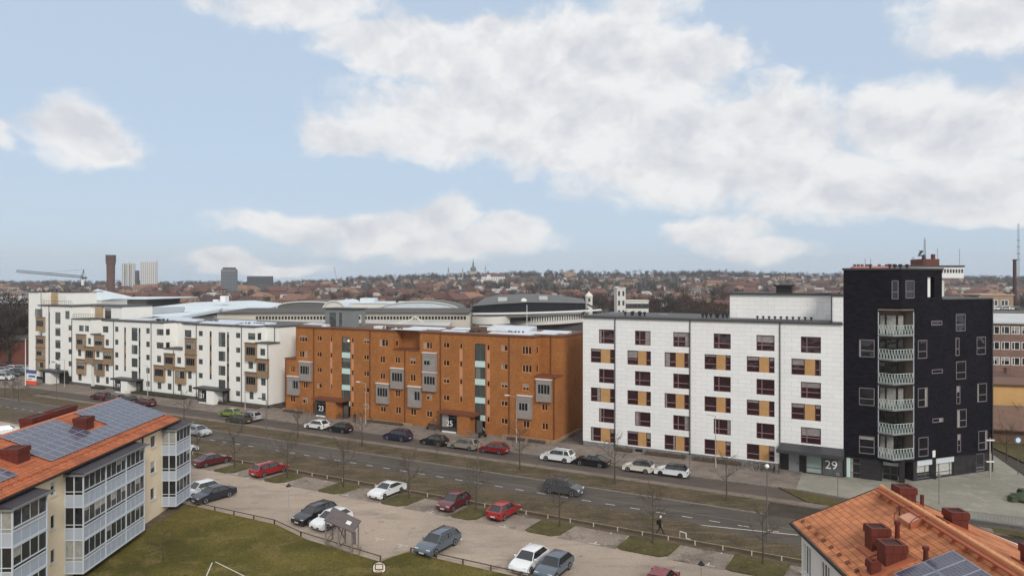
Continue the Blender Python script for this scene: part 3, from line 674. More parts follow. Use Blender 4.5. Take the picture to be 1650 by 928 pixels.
# ================================================================ helpers for the two long stepped blocks
def oriel(B, s0, s1, z0, z1, panel, fm, cap, stacked=1, proj=.45, K=1):
    """a glazed bay hung on the front: upper panel, window band, lower panel, cap"""
    n = stacked; hgt = (z1 - z0) / n
    for k in range(n):
        a = z0 + k * hgt; c = a + hgt - (.0 if k == n - 1 else .002)
        w = B.mb(); lo = 1.15 * hgt / 3.4; hi = .75 * hgt / 3.4
        zb, zt = a + lo, c - hi
        w.box(s0, s1, -proj, 0, a, zb); w.box(s0, s1, -proj, 0, zt, c - .1)
        w.box(s0, s0 + .1, -proj, 0, zb, zt); w.box(s1 - .1, s1, -proj, 0, zb, zt)
        if panel is M_GREYP: w.box(s0 + .1, s0 + .25, -proj + .02, -proj + .1, zb, zt)
        else: w.box(s0 + .1, s0 + .35, -proj + .02, -proj + .1, zb, zt)
        bal = w.build('bay_balcony', panel, B.root)
        w = B.mb(); w.box(s0 - .08, s1 + .08, -proj - .1, 0, c - .1, c + (.0 if panel is M_GREYP else .04)); w.build('cap', cap, bal)
        off = .25 if panel is M_GREYP else .35
        x0, x1 = s0 + off, s1 - .1
        window(B.root, x0, x1, zb, zt, -proj + .03, fm, M_GLASS, mull=(.25, .5, .75), fw=.07, M=T(-B.sc), name='bay_window')
def entrance(B, s0, s1, num, ns0, ns1, p0, p1, wallm, zc, proj, canopym, signc=None):
    w = B.mb(); w.box(s0, s1, -proj - .1, .02, zc, zc + .35); w.build('entrance_canopy', canopym, B.root)
    w = B.mb(); w.box(p0, p1, -proj, -.1, 0, zc); w.build('entrance_pier', wallm, B.root)
    w = B.mb(); w.box(ns0 - .35, ns1 + .02, -proj + .35, -.1, 0, zc); pan = w.build('entrance_panel', M_DARKM, B.root)
    window(B.root, ns0, ns1, .9, zc - .1, -proj + .24, M_GFRAME, M_GLASS, trans=(.82,), fw=.07, M=T(-B.sc), name='entrance_window')
    obj('number_sign', text_mesh(num, 1.25, M_SIGNW), B.root, ((ns0 + ns1) / 2 + .1 - B.sc, -proj + .16, 1.55))
    w = B.mb(); w.box(ns0 + .1, ns1 - .1, -proj + .1, -proj + .3, .12, .34); w.build('letter_shelf', M_WCAP, B.root)
    w = B.mb(); w.box(p1, s1 - .1, -.3, -.1, 0, zc - .02); w.build('opening_shade_slab', M_BLK, B.root)  # black slab paints in the shaded opening beside the pier
    w = B.mb(); w.box(p1 + .3, p1 + 1.3, -.36, -.30, .05, 2.2); w.build('door', M_GFRAME, B.root)

# ---------------------------------------------------------------- orange brick block, numbers 23 and 25
B = Bld('apartment_building', -69, 92, 'orange brick apartment block with grey hanging bay balconies and entrances 23 and 25')
o2 = dict(fm=M_OAK, gm=M_GLASS, fw=.12)
W = []   # (s0, s1, ztop, zbot, mullions)
FL = (14.1, 11.25, 8.45, 5.65, 2.9)
for z in FL[:2]: W.append((-93.0, -91.0, z, z - 1.3, (.3, .65)))
W += [(-95.25, -94.1, 8.4, 7.1, (.5,)), (-92.1, -90.9, 5.6, 4.4, (.5,)), (-95.3, -94.0, 2.85, 1.6, (.5,)), (-92.2, -90.9, 2.85, 1.6, (.5,))]
for z in FL[:4]: W.append((-88.75, -87.5, z, z - 1.0, (.45,)))
for z in FL: W.append((-77.95, -76.65, z + .02, z - .95, (.45,)))
W += [(-74.55, -72.6, 14.1, 12.8, (.3, .65)), (-74.4, -73.25, 11.25, 10.0, (.5,)), (-74.4, -73.2, 8.4, 7.2, (.5,)), (-74.3, -73.1, 2.9, 1.65, (.5,)),
      (-71.2, -70.1, 11.3, 10.1, (.5,)), (-71.15, -70.05, 5.7, 4.5, (.5,)), (-71.1, -69.9, 2.95, 1.7, (.5,)),
      (-68.1, -66.9, 11.3, 10.1, (.5,)), (-68.1, -66.9, 8.55, 7.3, (.5,)), (-68.0, -66.8, 2.9, 1.7, (.5,)),
      (-65.4, -63.6, 14.0, 12.8, (.35, .7)), (-64.8, -63.6, 5.65, 4.5, (.5,)), (-64.8, -63.6, 2.9, 1.7, (.5,))]
for z in FL[:4]: W.append((-61.5, -60.25, z, z - 1.0, (.45,)))
for z in FL: W.append((-50.85, -49.6, z + .02, z - .95, (.45,)))
W += [(-47.25, -45.55, 14.15, 12.8, (.33, .66)), (-47.2, -45.5, 11.35, 10.1, (.33, .66)), (-47.15, -46.0, 8.5, 7.35, (.5,)), (-47.1, -45.9, 2.9, 1.75, (.5,)),
      (-43.95, -42.85, 5.7, 4.6, (.5,)), (-43.9, -42.8, 2.9, 1.75, (.5,))]
hs = [(a, b_, d, c) for a, b_, c, d, m in W]
slots = []
for (a, b_) in ((-85.6, -85.0), (-58.4, -57.8)): slots.append((a, b_, 4.75, 14.15))
for (a, b_) in ((-80.7, -80.1), (-53.4, -52.8)): slots.append((a, b_, 1.9, 14.15))
bays = [(-82.8, -80.9), (-55.5, -53.65)]
bh = [(a, b_, 0, 14.1) for a, b_ in bays]
allh = hs + slots
w = B.mb()
def seg(a, c, z0, z1, y=0): w.wall(a, c, z0, z1, y, [h for h in allh if a < (h[0] + h[1]) / 2 < c and z0 <= h[2] and h[3] <= z1], .14)
seg(-96.5, -93.7, 0, 9.6); seg(-93.7, -82.8, 0, 15.45); seg(-80.9, -71.5, 0, 15.45); seg(-71.5, -66.1, 0, 12.45)
seg(-66.1, -55.5, 0, 15.45); seg(-53.65, -45.1, 0, 15.45); seg(-45.1, -41.7, 0, 9.65)
for a, c in bays: w.box(a, c, 0, .2, 14.1, 15.45)
YB = 2.6
w.wall(-96.5, -93.7, 9.6, 15.45, YB); w.wall(-71.5, -66.1, 12.4, 15.45, YB); w.wall(-45.1, -41.7, 9.6, 15.45, YB)
sd = [(.7, 1.5, z - 1.25, z) for z in (14.1, 11.3)]
M_ = T(-B.sc)
w.M = M_ @ side_m(-93.7); w.wall(-YB, 0, 9.6, 15.45, 0, [(-1.5, -.7, a, c) for _, _, a, c in sd], .12)
w.M = M_ @ side_p(-45.1); w.wall(0, YB, 9.6, 15.45, 0, sd, .12)
w.M = M_ @ side_p(-71.5); w.wall(0, YB, 12.4, 15.45, 0, [sd[0]], .12)
w.M = M_ @ side_m(-66.1); w.wall(-YB, 0, 12.4, 15.45, 0, [(-1.5, -.7, 12.85, 14.1)], .12)
w.M = M_ @ side_p(-41.7); w.wall(0, 12.2, 0, 9.65, 0, [], .12); w.wall(YB, 12.2, 9.65, 15.45, 0)
w.M = M_ @ side_m(-96.5); w.wall(-12.2, 0, 0, 9.6); w.wall(-12.2, -YB, 9.6, 15.45)
w.M = M_; w.quad((-96.5, 12.2, 0), (-41.7, 12.2, 0), (-41.7, 12.2, 15.45), (-96.5, 12.2, 15.45))
w.build('wall', M_BRICK, B.root)
for a, b_, c, d, m in W: B.win(a, b_, c, d, y=.06, mull=m, **o2)
Mp = M_ @ side_p(-45.1)
for (xx, z, Mx, rz_) in ((.7, 12.85, side_p(-45.1), 90), (.7, 10.05, side_p(-45.1), 90), (.7, 12.85, side_p(-71.5), 90), (-1.5, 12.85, side_m(-93.7), -90), (-1.5, 10.05, side_m(-93.7), -90), (-1.5, 12.85, side_m(-66.1), -90)):
    B.win(xx, xx + .8, z + 1.25, z, y=.05, M=Mx, rz=rz_, **o2)
for (a, b_, z0, z1) in slots:
    zs = [z for z in FL if z - 1.0 >= z0 - .2]
    for k, z in enumerate(zs):
        B.win(a, b_, z, z - 1.0, y=.05, **o2)
        if k < len(zs) - 1:
            p = B.mb(); p.box(a, b_, .02, .12, FL[k + 1] + .02, z - 1.02); p.build('slot_panel', M_SALMON, B.root)
    p = B.mb(); p.box(a, b_, .02, .12, z0, zs[-1] - 1.02) if zs[-1] - 1.02 > z0 + .02 else None
    if p.v: p.build('slot_panel', M_SALMON, B.root)
for a, c in bays:
    for (zt, zb) in ((14.1, 11.4), (10.45, 8.6), (7.65, 5.7), (4.8, 2.95)): window(B.root, a, c, zb, zt, .1, M_GFRAME, M_GLASSG, mull=(.5,), fw=.06, M=M_, name='stair_window')
    for (zt, zb) in ((11.4, 10.45), (8.6, 7.65), (5.7, 4.8), (2.95, 2.1)):
        p = B.mb(); p.box(a, c, -.02, .15, zb, zt); p.build('spandrel', M_SPAN, B.root)
    p = B.mb(); p.box(a, c, .3, .35, 0, 2.1); p.build('door', M_BLK, B.root)
lamp_m = mat('lit_lamp', (1, .78, .35, 1), noise=0, emit=2.0)
p = B.mb(T(-81.3, -.02, 13.45)); p.lathe([(.02, -.12), (.13, -.05), (.13, .05), (.02, .12)], 8); p.build('stair_lamp', lamp_m, B.root)
for (a, b_, c, d, n_) in ((-93.4, -90.5, 5.8, 9.35, 1), (-96.4, -93.5, 3.05, 6.5, 1), (-75.5, -72.9, 3.2, 6.65, 1), (-72.4, -69.8, 5.95, 9.4, 1), (-68.8, -66.2, 3.15, 6.6, 1),
                          (-65.8, -63.2, 6.0, 12.3, 2), (-48.2, -45.8, 3.2, 6.7, 1), (-45.0, -42.6, 6.0, 9.35, 1)):
    oriel(B, a * .992, b_ * .992, c, d, M_GREYP, mat('light_grey_frame', srgb(150, 148, 146), noise=.05), M_WCAP, n_)
for s_ in (-89.4, -76.5, -62.0, -49.4): pipe(B, s_, 0, 15.4, m=M_PIPEB)
for s_, z1 in ((-69.1, 12.4), (-41.85, 9.6), (-96.4, 9.5)): pipe(B, s_, 0, z1, m=M_PIPEB)
pipe(B, -43.6, 9.7, 15.4, y=YB - .08, m=M_PIPEB)
# roofs
w = B.mb()
for (a, c, y0) in ((-96.65, -93.7, YB - .15), (-93.85, -71.35, -.18), (-71.35, -66.2, YB - .15), (-66.25, -44.95, -.18), (-44.95, -41.55, YB - .15)):
    w.box(a, c, y0, 12.35, 15.45, 15.62)
w.cur = 1
w.box(-96.3, -41.9, YB + .1, 12.1, 15.62, 15.7); w.box(-93.5, -71.6, .1, YB + .1, 15.62, 15.695); w.box(-66, -45.2, .1, YB + .1, 15.62, 15.695)
w.build('roof', [M_BRCOPE, M_BROWNF], B.root)
for bb in ((-96.65, -93.7, -.15, YB, 9.6, 9.72), (-71.5, -66.1, -.15, YB, 12.45, 12.57), (-45.1, -41.55, -.15, YB, 9.65, 9.77)): w = B.mb(); w.box(*bb); w.build('terrace_roof', M_BRCOPE, B.root)
# panels lying on the roof, sky reflection painted in as a pale tone
for (a, c, y0, y1, z, zz) in ((-71.2, -64.5, 3.2, 5.4, 15.8, 16.0), (-63, -53.5, 4.6, 6.2, 15.85, 16.1), (-72.5, -66.2, .5, 2.2, 15.8, 15.95), (-62.5, -58.0, 1.0, 2.4, 15.8, 15.9), (-60.5, -49.5, 8.2, 9.9, 15.9, 16.2),
                              (-56.5, -48.5, 4.2, 7.8, 15.9, 16.6), (-53.5, -46.0, .5, 1.9, 15.8, 15.95), (-50.0, -43.2, 3.2, 4.7, 15.8, 16.0), (-47.0, -42.2, 5.6, 7.4, 15.8, 16.05), (-88, -86.9, .4, 1.5, 15.8, 16.1), (-95.5, -88, 3.5, 5.5, 15.8, 15.9)):
    w = B.mb(); w.prism([(a, y0), (c, y0), (c, y1), (a, y1)], z - .1, lambda x, y, z=z, zz=zz, y0=y0, y1=y1: z + (zz - z) * (y - y0) / (y1 - y0)); w.build('roof_panel', M_SOLAR, B.root)
vents(B, [(-74.5 + i * .55, 1.2 + random.uniform(-.3, .6)) for i in range(8)] + [(-57.5 + i * .5, 1.0 + random.uniform(0, 1.5)) for i in range(4)] + [(-50.9 + i * .6, 2.2 + random.uniform(0, .8)) for i in range(5)], 15.65, m=M_DARKM, h=.45)
w = B.mb(); w.box(-57.8, -54.4, 2.4, 4.6, 15.65, 16.5); w.build('roof_hatch', M_BROWNF, B.root)
w = B.mb(); w.box(-54.6, -53.0, 2.2, 3.4, 16.0, 16.55); w.build('skylight', M_WCAP, B.root)
w = B.mb(); w.box(-76.7, -75.0, 1.2, 2.4, 15.7, 16.1); w.build('skylight', M_WCAP, B.root)
# grey penthouse
PA, PB = S_at(524, 94.2), S_at(571, 94.2)
w = B.mb(); w.wall(PA, PB, 15.65, 18.85, 2.2, [(PA + 1, PA + 2.6, 15.7, 18.2), (PA + 3.3, PA + 4, 15.7, 18.2)], .1); w.M = M_ @ side_p(PB); w.wall(2.2, 5.2, 15.65, 18.85, 0, [(3.4, 4.2, 15.8, 17.8)], .1)
w.M = M_ @ side_m(PA); w.wall(-5.2, -2.2, 15.65, 18.85); w.build('penthouse', M_ZINC, B.root)
w = B.mb(); w.box(PA - .3, PB + .3, 1.9, 5.5, 18.85, 19.02); w.build('penthouse_roof', M_COPE, B.root)
w = B.mb(); w.box(PA + 1, PA + 4, 2.29, 2.31, 15.7, 18.2); w.build('penthouse_window', M_GLASSG, B.root)
w = B.mb()
for i in range(8): w.tube((-90.8 + i * .3, 1.0, 15.65), (-90.8 + i * .3, 1.0, 16.8), .02, n=4)
w.tube((-90.8, 1.0, 16.8), (-88.7, 1.0, 16.8), .03, n=4); w.build('roof_railing', M_ALU, B.root)
entrance(B, -87.9, -81.0, '23', -87.1, -84.8, -84.6, -82.4, M_BRICK, 3.0, 2.1, M_BRCOPE)
entrance(B, -61.3, -54.4, '25', -60.5, -57.7, -57.5, -55.3, M_BRICK, 3.0, 2.1, M_BRCOPE)
# low planter walls along the foot
w = B.mb(); w.box(-96.3, -91, -1.0, -.5, .1, .55); w.box(-50, -42, -1.2, -.6, .1, .6); w.box(-41.9, -41.3, -1.2, 9, .1, .5); w.box(-78, -67, -1.0, -.5, .1, .5)
w.build('planter_wall', mat('sandstone', srgb(150, 126, 104), noise=.15), B.root)

# ---------------------------------------------------------------- white stepped block, numbers 19 and 21
K = .9925
B = Bld('apartment_building', -140, 91.3, 'long white stepped apartment block with brown bay balconies, entrances 19 and 21')
def kk(z): return 24 - (24 - z) * K
W = []
def add(a, b_, zt, zb, m=(.5,), st=M_GFRAME): W.append((a * K, b_ * K, kk(zt), kk(zb), m))
FW = (13.85, 11.0, 8.2, 5.4, 2.6)
for z in (13.6, 10.85, 8.05, 5.25, 2.45): add(-166.1, -164.85, z, z - 1.2, ())
add(-167.4, -165.6, 16.9, 15.0, ())
add(-161.9, -160.0, 13.7, 12.35); add(-159.6, -158.0, 13.7, 12.35); add(-152.8, -150.7, 13.8, 12.4)
add(-158.4, -157.2, 10.9, 9.5, ()); add(-151.8, -150.5, 10.9, 9.5); add(-162.3, -161.0, 8.1, 6.6); add(-155.3, -154.0, 8.1, 6.7)
add(-162.2, -160.8, 2.5, 1.0); add(-155.3, -153.9, 2.5, 1.0); add(-151.7, -150.5, 5.3, 3.8); add(-151.7, -150.5, 2.5, 1.0)
for z in FW: add(-148.3, -147.05, z, z - 1.15, ()); add(-137.4, -136.15, z, z - 1.15, ()); add(-109.75, -108.5, z, z - 1.0, ())
for z in FW[:4]: add(-120.6, -119.35, z, z - 1.05, ())
W.remove([x for x in W if x[0] == -148.3 * K and abs(x[2] - kk(2.6)) < .01][0])
for z in (13.8, 11.0): add(-133.9, -131.6, z, z - 1.3, (.35, .7))
add(-133.8, -132.4, 8.2, 6.8); add(-133.6, -132.3, 2.55, 1.2); add(-130.4, -129.05, 5.4, 4.1); add(-130.3, -129.0, 2.6, 1.3)
add(-127.3, -126.0, 8.2, 6.9); add(-127.1, -125.8, 2.7, 1.25); add(-124.9, -122.8, 13.9, 12.4); add(-123.9, -122.7, 5.5, 4.0); add(-123.7, -122.6, 2.7, 1.3)
add(-106.4, -104.4, 13.95, 12.65, (.33, .66)); add(-106.3, -105.0, 8.4, 7.1); add(-103.1, -101.75, 11.1, 9.8); add(-102.9, -101.6, 5.5, 4.15); add(-102.7, -101.6, 2.7, 1.3); add(-106.0, -104.85, 2.7, 1.3)
add(-180.2, -177.2, 17.1, 15.3, (.35, .7))
slots = [(-174.3 * K, -173.75 * K, kk(4.0), kk(16.5)), (-168.85 * K, -168.2 * K, kk(1.5), kk(13.7)), (-145.0 * K, -144.35 * K, kk(4.2), kk(13.8)), (-139.95 * K, -139.3 * K, kk(1.5), kk(13.8)),
         (-117.3 * K, -116.7 * K, kk(4.3), kk(13.9)), (-112.3 * K, -111.65 * K, kk(1.6), kk(13.9))]
BAY = [(-171.5, -169.3, 16.5), (-142.4, -140.3, 13.8), (-114.7, -112.7, 13.9)]
stair = []
for a, c, zt in BAY:
    z = zt; first = True
    zs = [(13.8, 10.95), (10.05, 8.1), (7.2, 5.3), (4.45, 2.6)]
    if zt > 15: zs = [(16.5, 13.7)] + [(12.8, 10.9), (9.95, 8.0), (7.15, 5.2), (4.3, 2.45)]
    for p_, q_ in zs: stair.append((a * K, c * K, kk(p_), kk(q_)))
allh = [(a, b_, d, c) for a, b_, c, d, m in W] + slots + [(a, b_, d, c) for a, b_, c, d in stair]
w = B.mb()
def seg(a, c, z0, z1, y=0): w.wall(a, c, z0, z1, y, [h for h in allh if a < (h[0] + h[1]) / 2 < c and z0 <= h[2] + .01 and h[3] <= z1 + .01], .16)
e = lambda v: v * K
PZ = kk(.55)
# seven-storey end, then six, then five storeys with a deep notch over a passage
seg(e(-185.3), e(-181.0), PZ, kk(21.1), 1.2); seg(e(-181.0), e(-176.9), PZ, kk(17.9), 1.2); seg(e(-176.9), e(-164.6), 2.0, kk(17.9)); seg(e(-164.6), e(-157.1), PZ, kk(15.0)); seg(e(-157.1), e(-153.3), 5.3, kk(11.9)); seg(e(-155.8), e(-153.3), PZ, 5.3)
seg(e(-153.3), e(-135.3), PZ, kk(15.0)); seg(e(-131.5), e(-125.4), PZ, kk(9.5 + .3)); seg(e(-135.3), e(-131.5), PZ, kk(15.0)); seg(e(-125.4), e(-104.3), PZ, kk(15.1)); seg(e(-104.3), e(-100.9), PZ, kk(12.1))
allh = []
seg(e(-131.5), e(-125.4), kk(9.8), kk(15.1), 3.0); seg(e(-104.3), e(-100.9), kk(12.1), kk(15.1), 2.6); seg(e(-157.1), e(-153.3), kk(11.8), kk(15.0), 2.6)
M_ = T(-B.sc)
sdw = [(.5, 1.4)]
w.M = M_ @ side_p(e(-131.5)); w.wall(0, 3.0, kk(9.8), kk(15.1), 0, [(.5, 1.4, kk(12.5), kk(13.8)), (.5, 1.4, kk(9.85), kk(11.0))], .1)
w.M = M_ @ side_m(e(-125.4)); w.wall(-3.0, 0, kk(9.8), kk(15.1))
w.M = M_ @ side_p(e(-104.3)); w.wall(0, 2.6, kk(12.1), kk(15.1), 0, [(.5, 1.4, kk(12.6), kk(13.95))], .1)
w.M = M_ @ side_p(e(-157.1)); w.wall(0, 2.6, kk(11.8), kk(15)); w.wall(0, 6, 0, 5.3)
w.M = M_ @ side_m(e(-153.3)); w.wall(-2.6, 0, kk(11.8), kk(15.0)); w.M = M_ @ side_m(e(-155.8)); w.wall(-6, 0, 0, 5.3)
w.M = M_ @ side_p(e(-100.9)); w.wall(0, 14.5, PZ, kk(12.1)); w.wall(2.6, 14.5, kk(12.1), kk(15.1))
w.M = M_ @ side_m(e(-185.3), 1.2); w.wall(-12, 0, 0, kk(21.1), 0, [(-2.2, -1.2, z_ - 1.3, z_) for z_ in (19.5, 16.5, 13.6, 10.8, 8, 5.2)], .12)
w.M = M_ @ side_m(e(-176.9)); w.wall(-1.3, 0, 2, kk(17.9)); w.M = M_ @ side_m(e(-164.6)); w.wall(-12, 0, kk(15), kk(17.9)) if False else None
w.M = M_ @ side_p(e(-164.6)); w.wall(2.5, 8, kk(15), kk(17.95)); w.wall(0, 2.5, kk(15), kk(17.9))
w.M = M_ @ side_p(e(-181.0)); w.wall(1.2, 12, 17.7, kk(21.1)); w.M = M_; w.quad((e(-181), 14.5, 0), (e(-100.9), 14.5, 0), (e(-100.9), 14.5, kk(15.1)), (e(-181), 14.5, kk(15.1)))
# set-back top storeys with roof terraces
w.wall(e(-181), S_at(106, 95.8), 17.5, kk(21.05), 4.5); w.M = M_ @ side_p(S_at(106, 95.8)); w.wall(4.5, 12, 17.5, kk(21.05)); w.M = M_
w.wall(e(-164.6), e(-153.0), kk(15), kk(17.95), 4.6, [(e(-159.8), e(-157.2), kk(15.1), kk(17.5))], .3); w.M = M_ @ side_p(e(-153.0)); w.wall(4.6, 12, kk(15), kk(18.1))
w.build('wall', M_WHITE, B.root)
w = B.mb(); w.wall(e(-157.1), e(-155.8), 0, 5.3, 6.1); w.quad((e(-157.1), 0, 5.3), (e(-155.8), 0, 5.3), (e(-155.8), 6, 5.3), (e(-157.1), 6, 5.3)); w.build('passage_wall', M_PALE, B.root)
w = B.mb(); w.box(e(-176.8), e(-157.2), .05, .3, -.1, PZ + .02); w.box(e(-155.7), e(-100.95), .05, .3, -.1, PZ); w.box(e(-101.2), e(-100.95), .05, 14.4, -.1, PZ); w.build('plinth', mat('dark_plinth', srgb(92, 89, 86), noise=.15), B.root)
for a, b_, c, d, m in W: B.win(a, b_, c, d, y=.08, mull=m, fw=.08, gm=M_GLASSG)
for a, b_, c, d in stair: window(B.root, a, b_, d, c, .06, M_GFRAME, M_GLASSG, fw=.06, M=M_, name='stair_window')
for k, (a, b_, z0, z1) in enumerate(slots):
    z = z1; j = 0
    while z > z0 + .05:
        h_ = 1.15 if j % 2 == 0 else 1.67
        zb = max(z - h_, z0)
        if j % 2 == 0: window(B.root, a, b_, zb, z, .05, M_GFRAME, M_GLASS, fw=.05, M=M_, name='slot_window')
        else:
            p = B.mb(); p.box(a, b_, .02, .12, zb + .01, z - .01); p.build('slot_panel', M_SLOT if k in (2, 4) else M_GFRAME, B.root)
        z = zb; j += 1
for (xx, zt_, zb_, Mx) in ((.5, 13.8, 12.5, side_p(e(-131.5))), (.5, 11.0, 9.85, side_p(e(-131.5))), (.5, 13.95, 12.6, side_p(e(-104.3)))):
    B.win(xx, xx + .9, kk(zt_), kk(zb_), y=.05, M=Mx, rz=90, fw=.07)
for z_ in (19.5, 16.5, 13.6, 10.8, 8, 5.2): B.win(-2.2, -1.2, z_, z_ - 1.3, y=.05, M=side_m(e(-185.3), 1.2), rz=-90, fw=.07)
for (a, b_, c, d, n_) in ((-163.6, -160.3, 8.2, 11.7, 1), (-163.5, -160.2, 2.6, 6.0, 1), (-160.1, -156.9, 5.3, 9.0, 1), (-156.6, -153.4, 8.3, 11.8, 1), (-153.2, -150.0, 5.4, 8.95, 1), (-156.5, -153.2, 2.75, 6.2, 1),
                          (-135.3, -132.0, 2.85, 6.2, 1), (-131.9, -128.9, 5.65, 8.85, 1), (-128.4, -125.3, 2.85, 6.2, 1), (-125.2, -122.1, 5.65, 12.3, 2),
                          (-107.6, -104.7, 8.55, 12.1, 1), (-107.6, -104.6, 2.95, 6.5, 1), (-104.4, -101.5, 5.75, 9.2, 1), (-180.4, -177.0, 11.8, 15.2, 1), (-180.4, -177.0, 2.2, 10.7, 3)):
    oriel(B, e(a) * .992, e(b_) * .992, kk(c), kk(d), M_WOOD, M_GFRAME, mat('brown_cap', srgb(104, 88, 74), noise=.08), n_, K=K)
for s_, z1 in ((-164.6, 14.9), (-148.7, 15), (-135.6, 15), (-121.2, 15), (-108.1, 15), (-128.3, 9.5), (-100.95, 12), (-179.6, 21), (-174.0, 17.9)): pipe(B, e(s_), 0, kk(z1), y=-.08 if s_ != -179.6 else 1.1)
pipe(B, e(-102.0), kk(12.2), kk(15), y=2.5)
w = B.mb(); Z = kk(15.05)
for (a, c, y0) in ((-153.1, -131.4, -.2), (-131.4, -125.5, 2.8), (-125.6, -104.2, -.2), (-104.2, -100.7, 2.4), (-157.2, -153.1, 2.4), (-164.7, -157.0, -.2)): w.box(e(a), e(c), y0, 14.7, Z, Z + .17)
w.box(e(-181.0), e(-177.1), 1.0, 12.5, kk(17.9), kk(18.07)); w.box(e(-177.1), e(-164.4), -.2, 12.5, kk(17.9), kk(18.072)); w.box(e(-185.5), e(-180.9), 1.0, 13.5, kk(21.1), kk(21.27)); w.box(e(-180.9), S_at(107, 95.8), 4.3, 13.5, kk(21.1), kk(21.27)); w.box(e(-164.8), e(-152.8), 4.2, 12.3, kk(17.95), kk(18.12))
w.cur = 1
for (a, c, y0) in ((-153, -131.6, .1), (-125.3, -104.4, .1), (-131.6, -125.3, 3.1), (-104.4, -101, 2.8)): w.box(e(a), e(c), y0, 14.4, Z + .17, Z + .22)
w.build('roof', [M_COPE, M_ROOFF], B.root)
for bb in ((e(-131.5), e(-125.4), -.25, 3, kk(9.8), kk(9.95)), (e(-104.3), e(-100.6), -.25, 2.6, kk(12.1), kk(12.25)), (e(-157.1), e(-153.2), -.25, 2.6, kk(11.8), kk(11.95))): w = B.mb(); w.box(*bb); w.build('terrace_roof', M_COPE, B.root)
for (a, c, y0, y1) in ((-150, -140, 2, 4), (-139, -128, 5, 7), (-133, -127, 3.8, 4.8), (-122, -112, 1.2, 3), (-112, -105.5, 4, 6.2), (-110, -104.6, 1, 2.4), (-124, -113, 6, 8), (-146, -136, 7.5, 10)):
    w = B.mb(); w.prism([(e(a), y0), (e(c), y0), (e(c), y1), (e(a), y1)], Z + .2, lambda x, y, y0=y0, y1=y1: Z + .35 + .25 * (y - y0) / (y1 - y0)); w.build('roof_panel', M_SOLAR, B.root)
vents(B, [(e(-137 + i * .6), 1.5 + random.uniform(0, 1.5)) for i in range(6)] + [(e(-109.5 + i * .5), 2 + random.uniform(0, 1.5)) for i in range(9)] + [(e(-122 + i * .5), 3 + random.uniform(0, 1.0)) for i in range(5)] +
      [(e(-179 + i * 1.5), 1.9) for i in range(4)], Z + .2, h=.5)
vents(B, [(e(-184 + i * 1.8), 2.2) for i in range(9)], kk(21.27), h=.4)
for (a, c, y0, z) in ((-176.8, -164.8, 0.1, kk(18.07)), (-164.4, -153.4, .1, kk(15.2))):
    w = B.mb(); n = 16
    for i in range(n + 1):
        x = e(a) + (e(c) - e(a)) * i / n; w.tube((x, y0, z), (x, y0, z + 1.1), .03, n=4)
    w.tube((e(a), y0, z + 1.1), (e(c), y0, z + 1.1), .035, n=4); w.tube((e(a), y0, z + .3), (e(c), y0, z + .3), .02, n=4)
    w.build('terrace_railing', mat('olive_railing', srgb(112, 112, 96)), B.root)
for bb in ((S_at(73, 95.4), S_at(91, 95.4), 4.1, 4.45, kk(18.1), kk(20.9)), (e(-163.0), e(-160.2), 4.3, 4.5, kk(15.1), kk(17.9))): w = B.mb(); w.box(*bb); w.build('tan_panel', mat('tan_screen', srgb(176, 152, 120), noise=.1), B.root)
window(B.root, e(-159.8), e(-157.2), kk(15.1), kk(17.5), 4.75, M_GFRAME, M_GLASS, mull=(.33, .66), M=M_)
for (num, a, c, n0, n1, p0, p1) in (('21', -122.6, -114.5, -121.2, -118.9, -118.6, -116.4), ('19', -150.3, -142.2, -149.0, -146.8, -146.6, -144.3), ('17', -178.8, -170.9, -178.2, -176.8, -176.4, -174.1)):
    f = .972 * K
    if num != '17': entrance(B, a * f, c * f, num, n0 * f, n1 * f, p0 * f, p1 * f, M_WHITE, 2.75, 2.3, M_DARKM)
    else:
        w = B.mb(); w.box(a * f, c * f, -2.3, .3, 2.75, 3.2); w.build('entrance_canopy', M_DARKM, B.root)
        w = B.mb(); w.box(p0 * f, p1 * f, -2.2, -.1, 0, 2.75); w.build('entrance_pier', M_WHITE, B.root)
        w = B.mb(); w.box(a * f, p0 * f - .1, -1.6, -1.4, 0, 2.75); w.box(p1 * f, c * f + .4, -.3, -.1, 0, 2.75); w.build('entrance_wall', M_BLACK2, B.root)
for a, c, zt in BAY:
    p = B.mb(); p.box(e(a), e(c), -.03, .1, 0, kk(2.5)); p.build('dark_panel', M_DARKM, B.root)
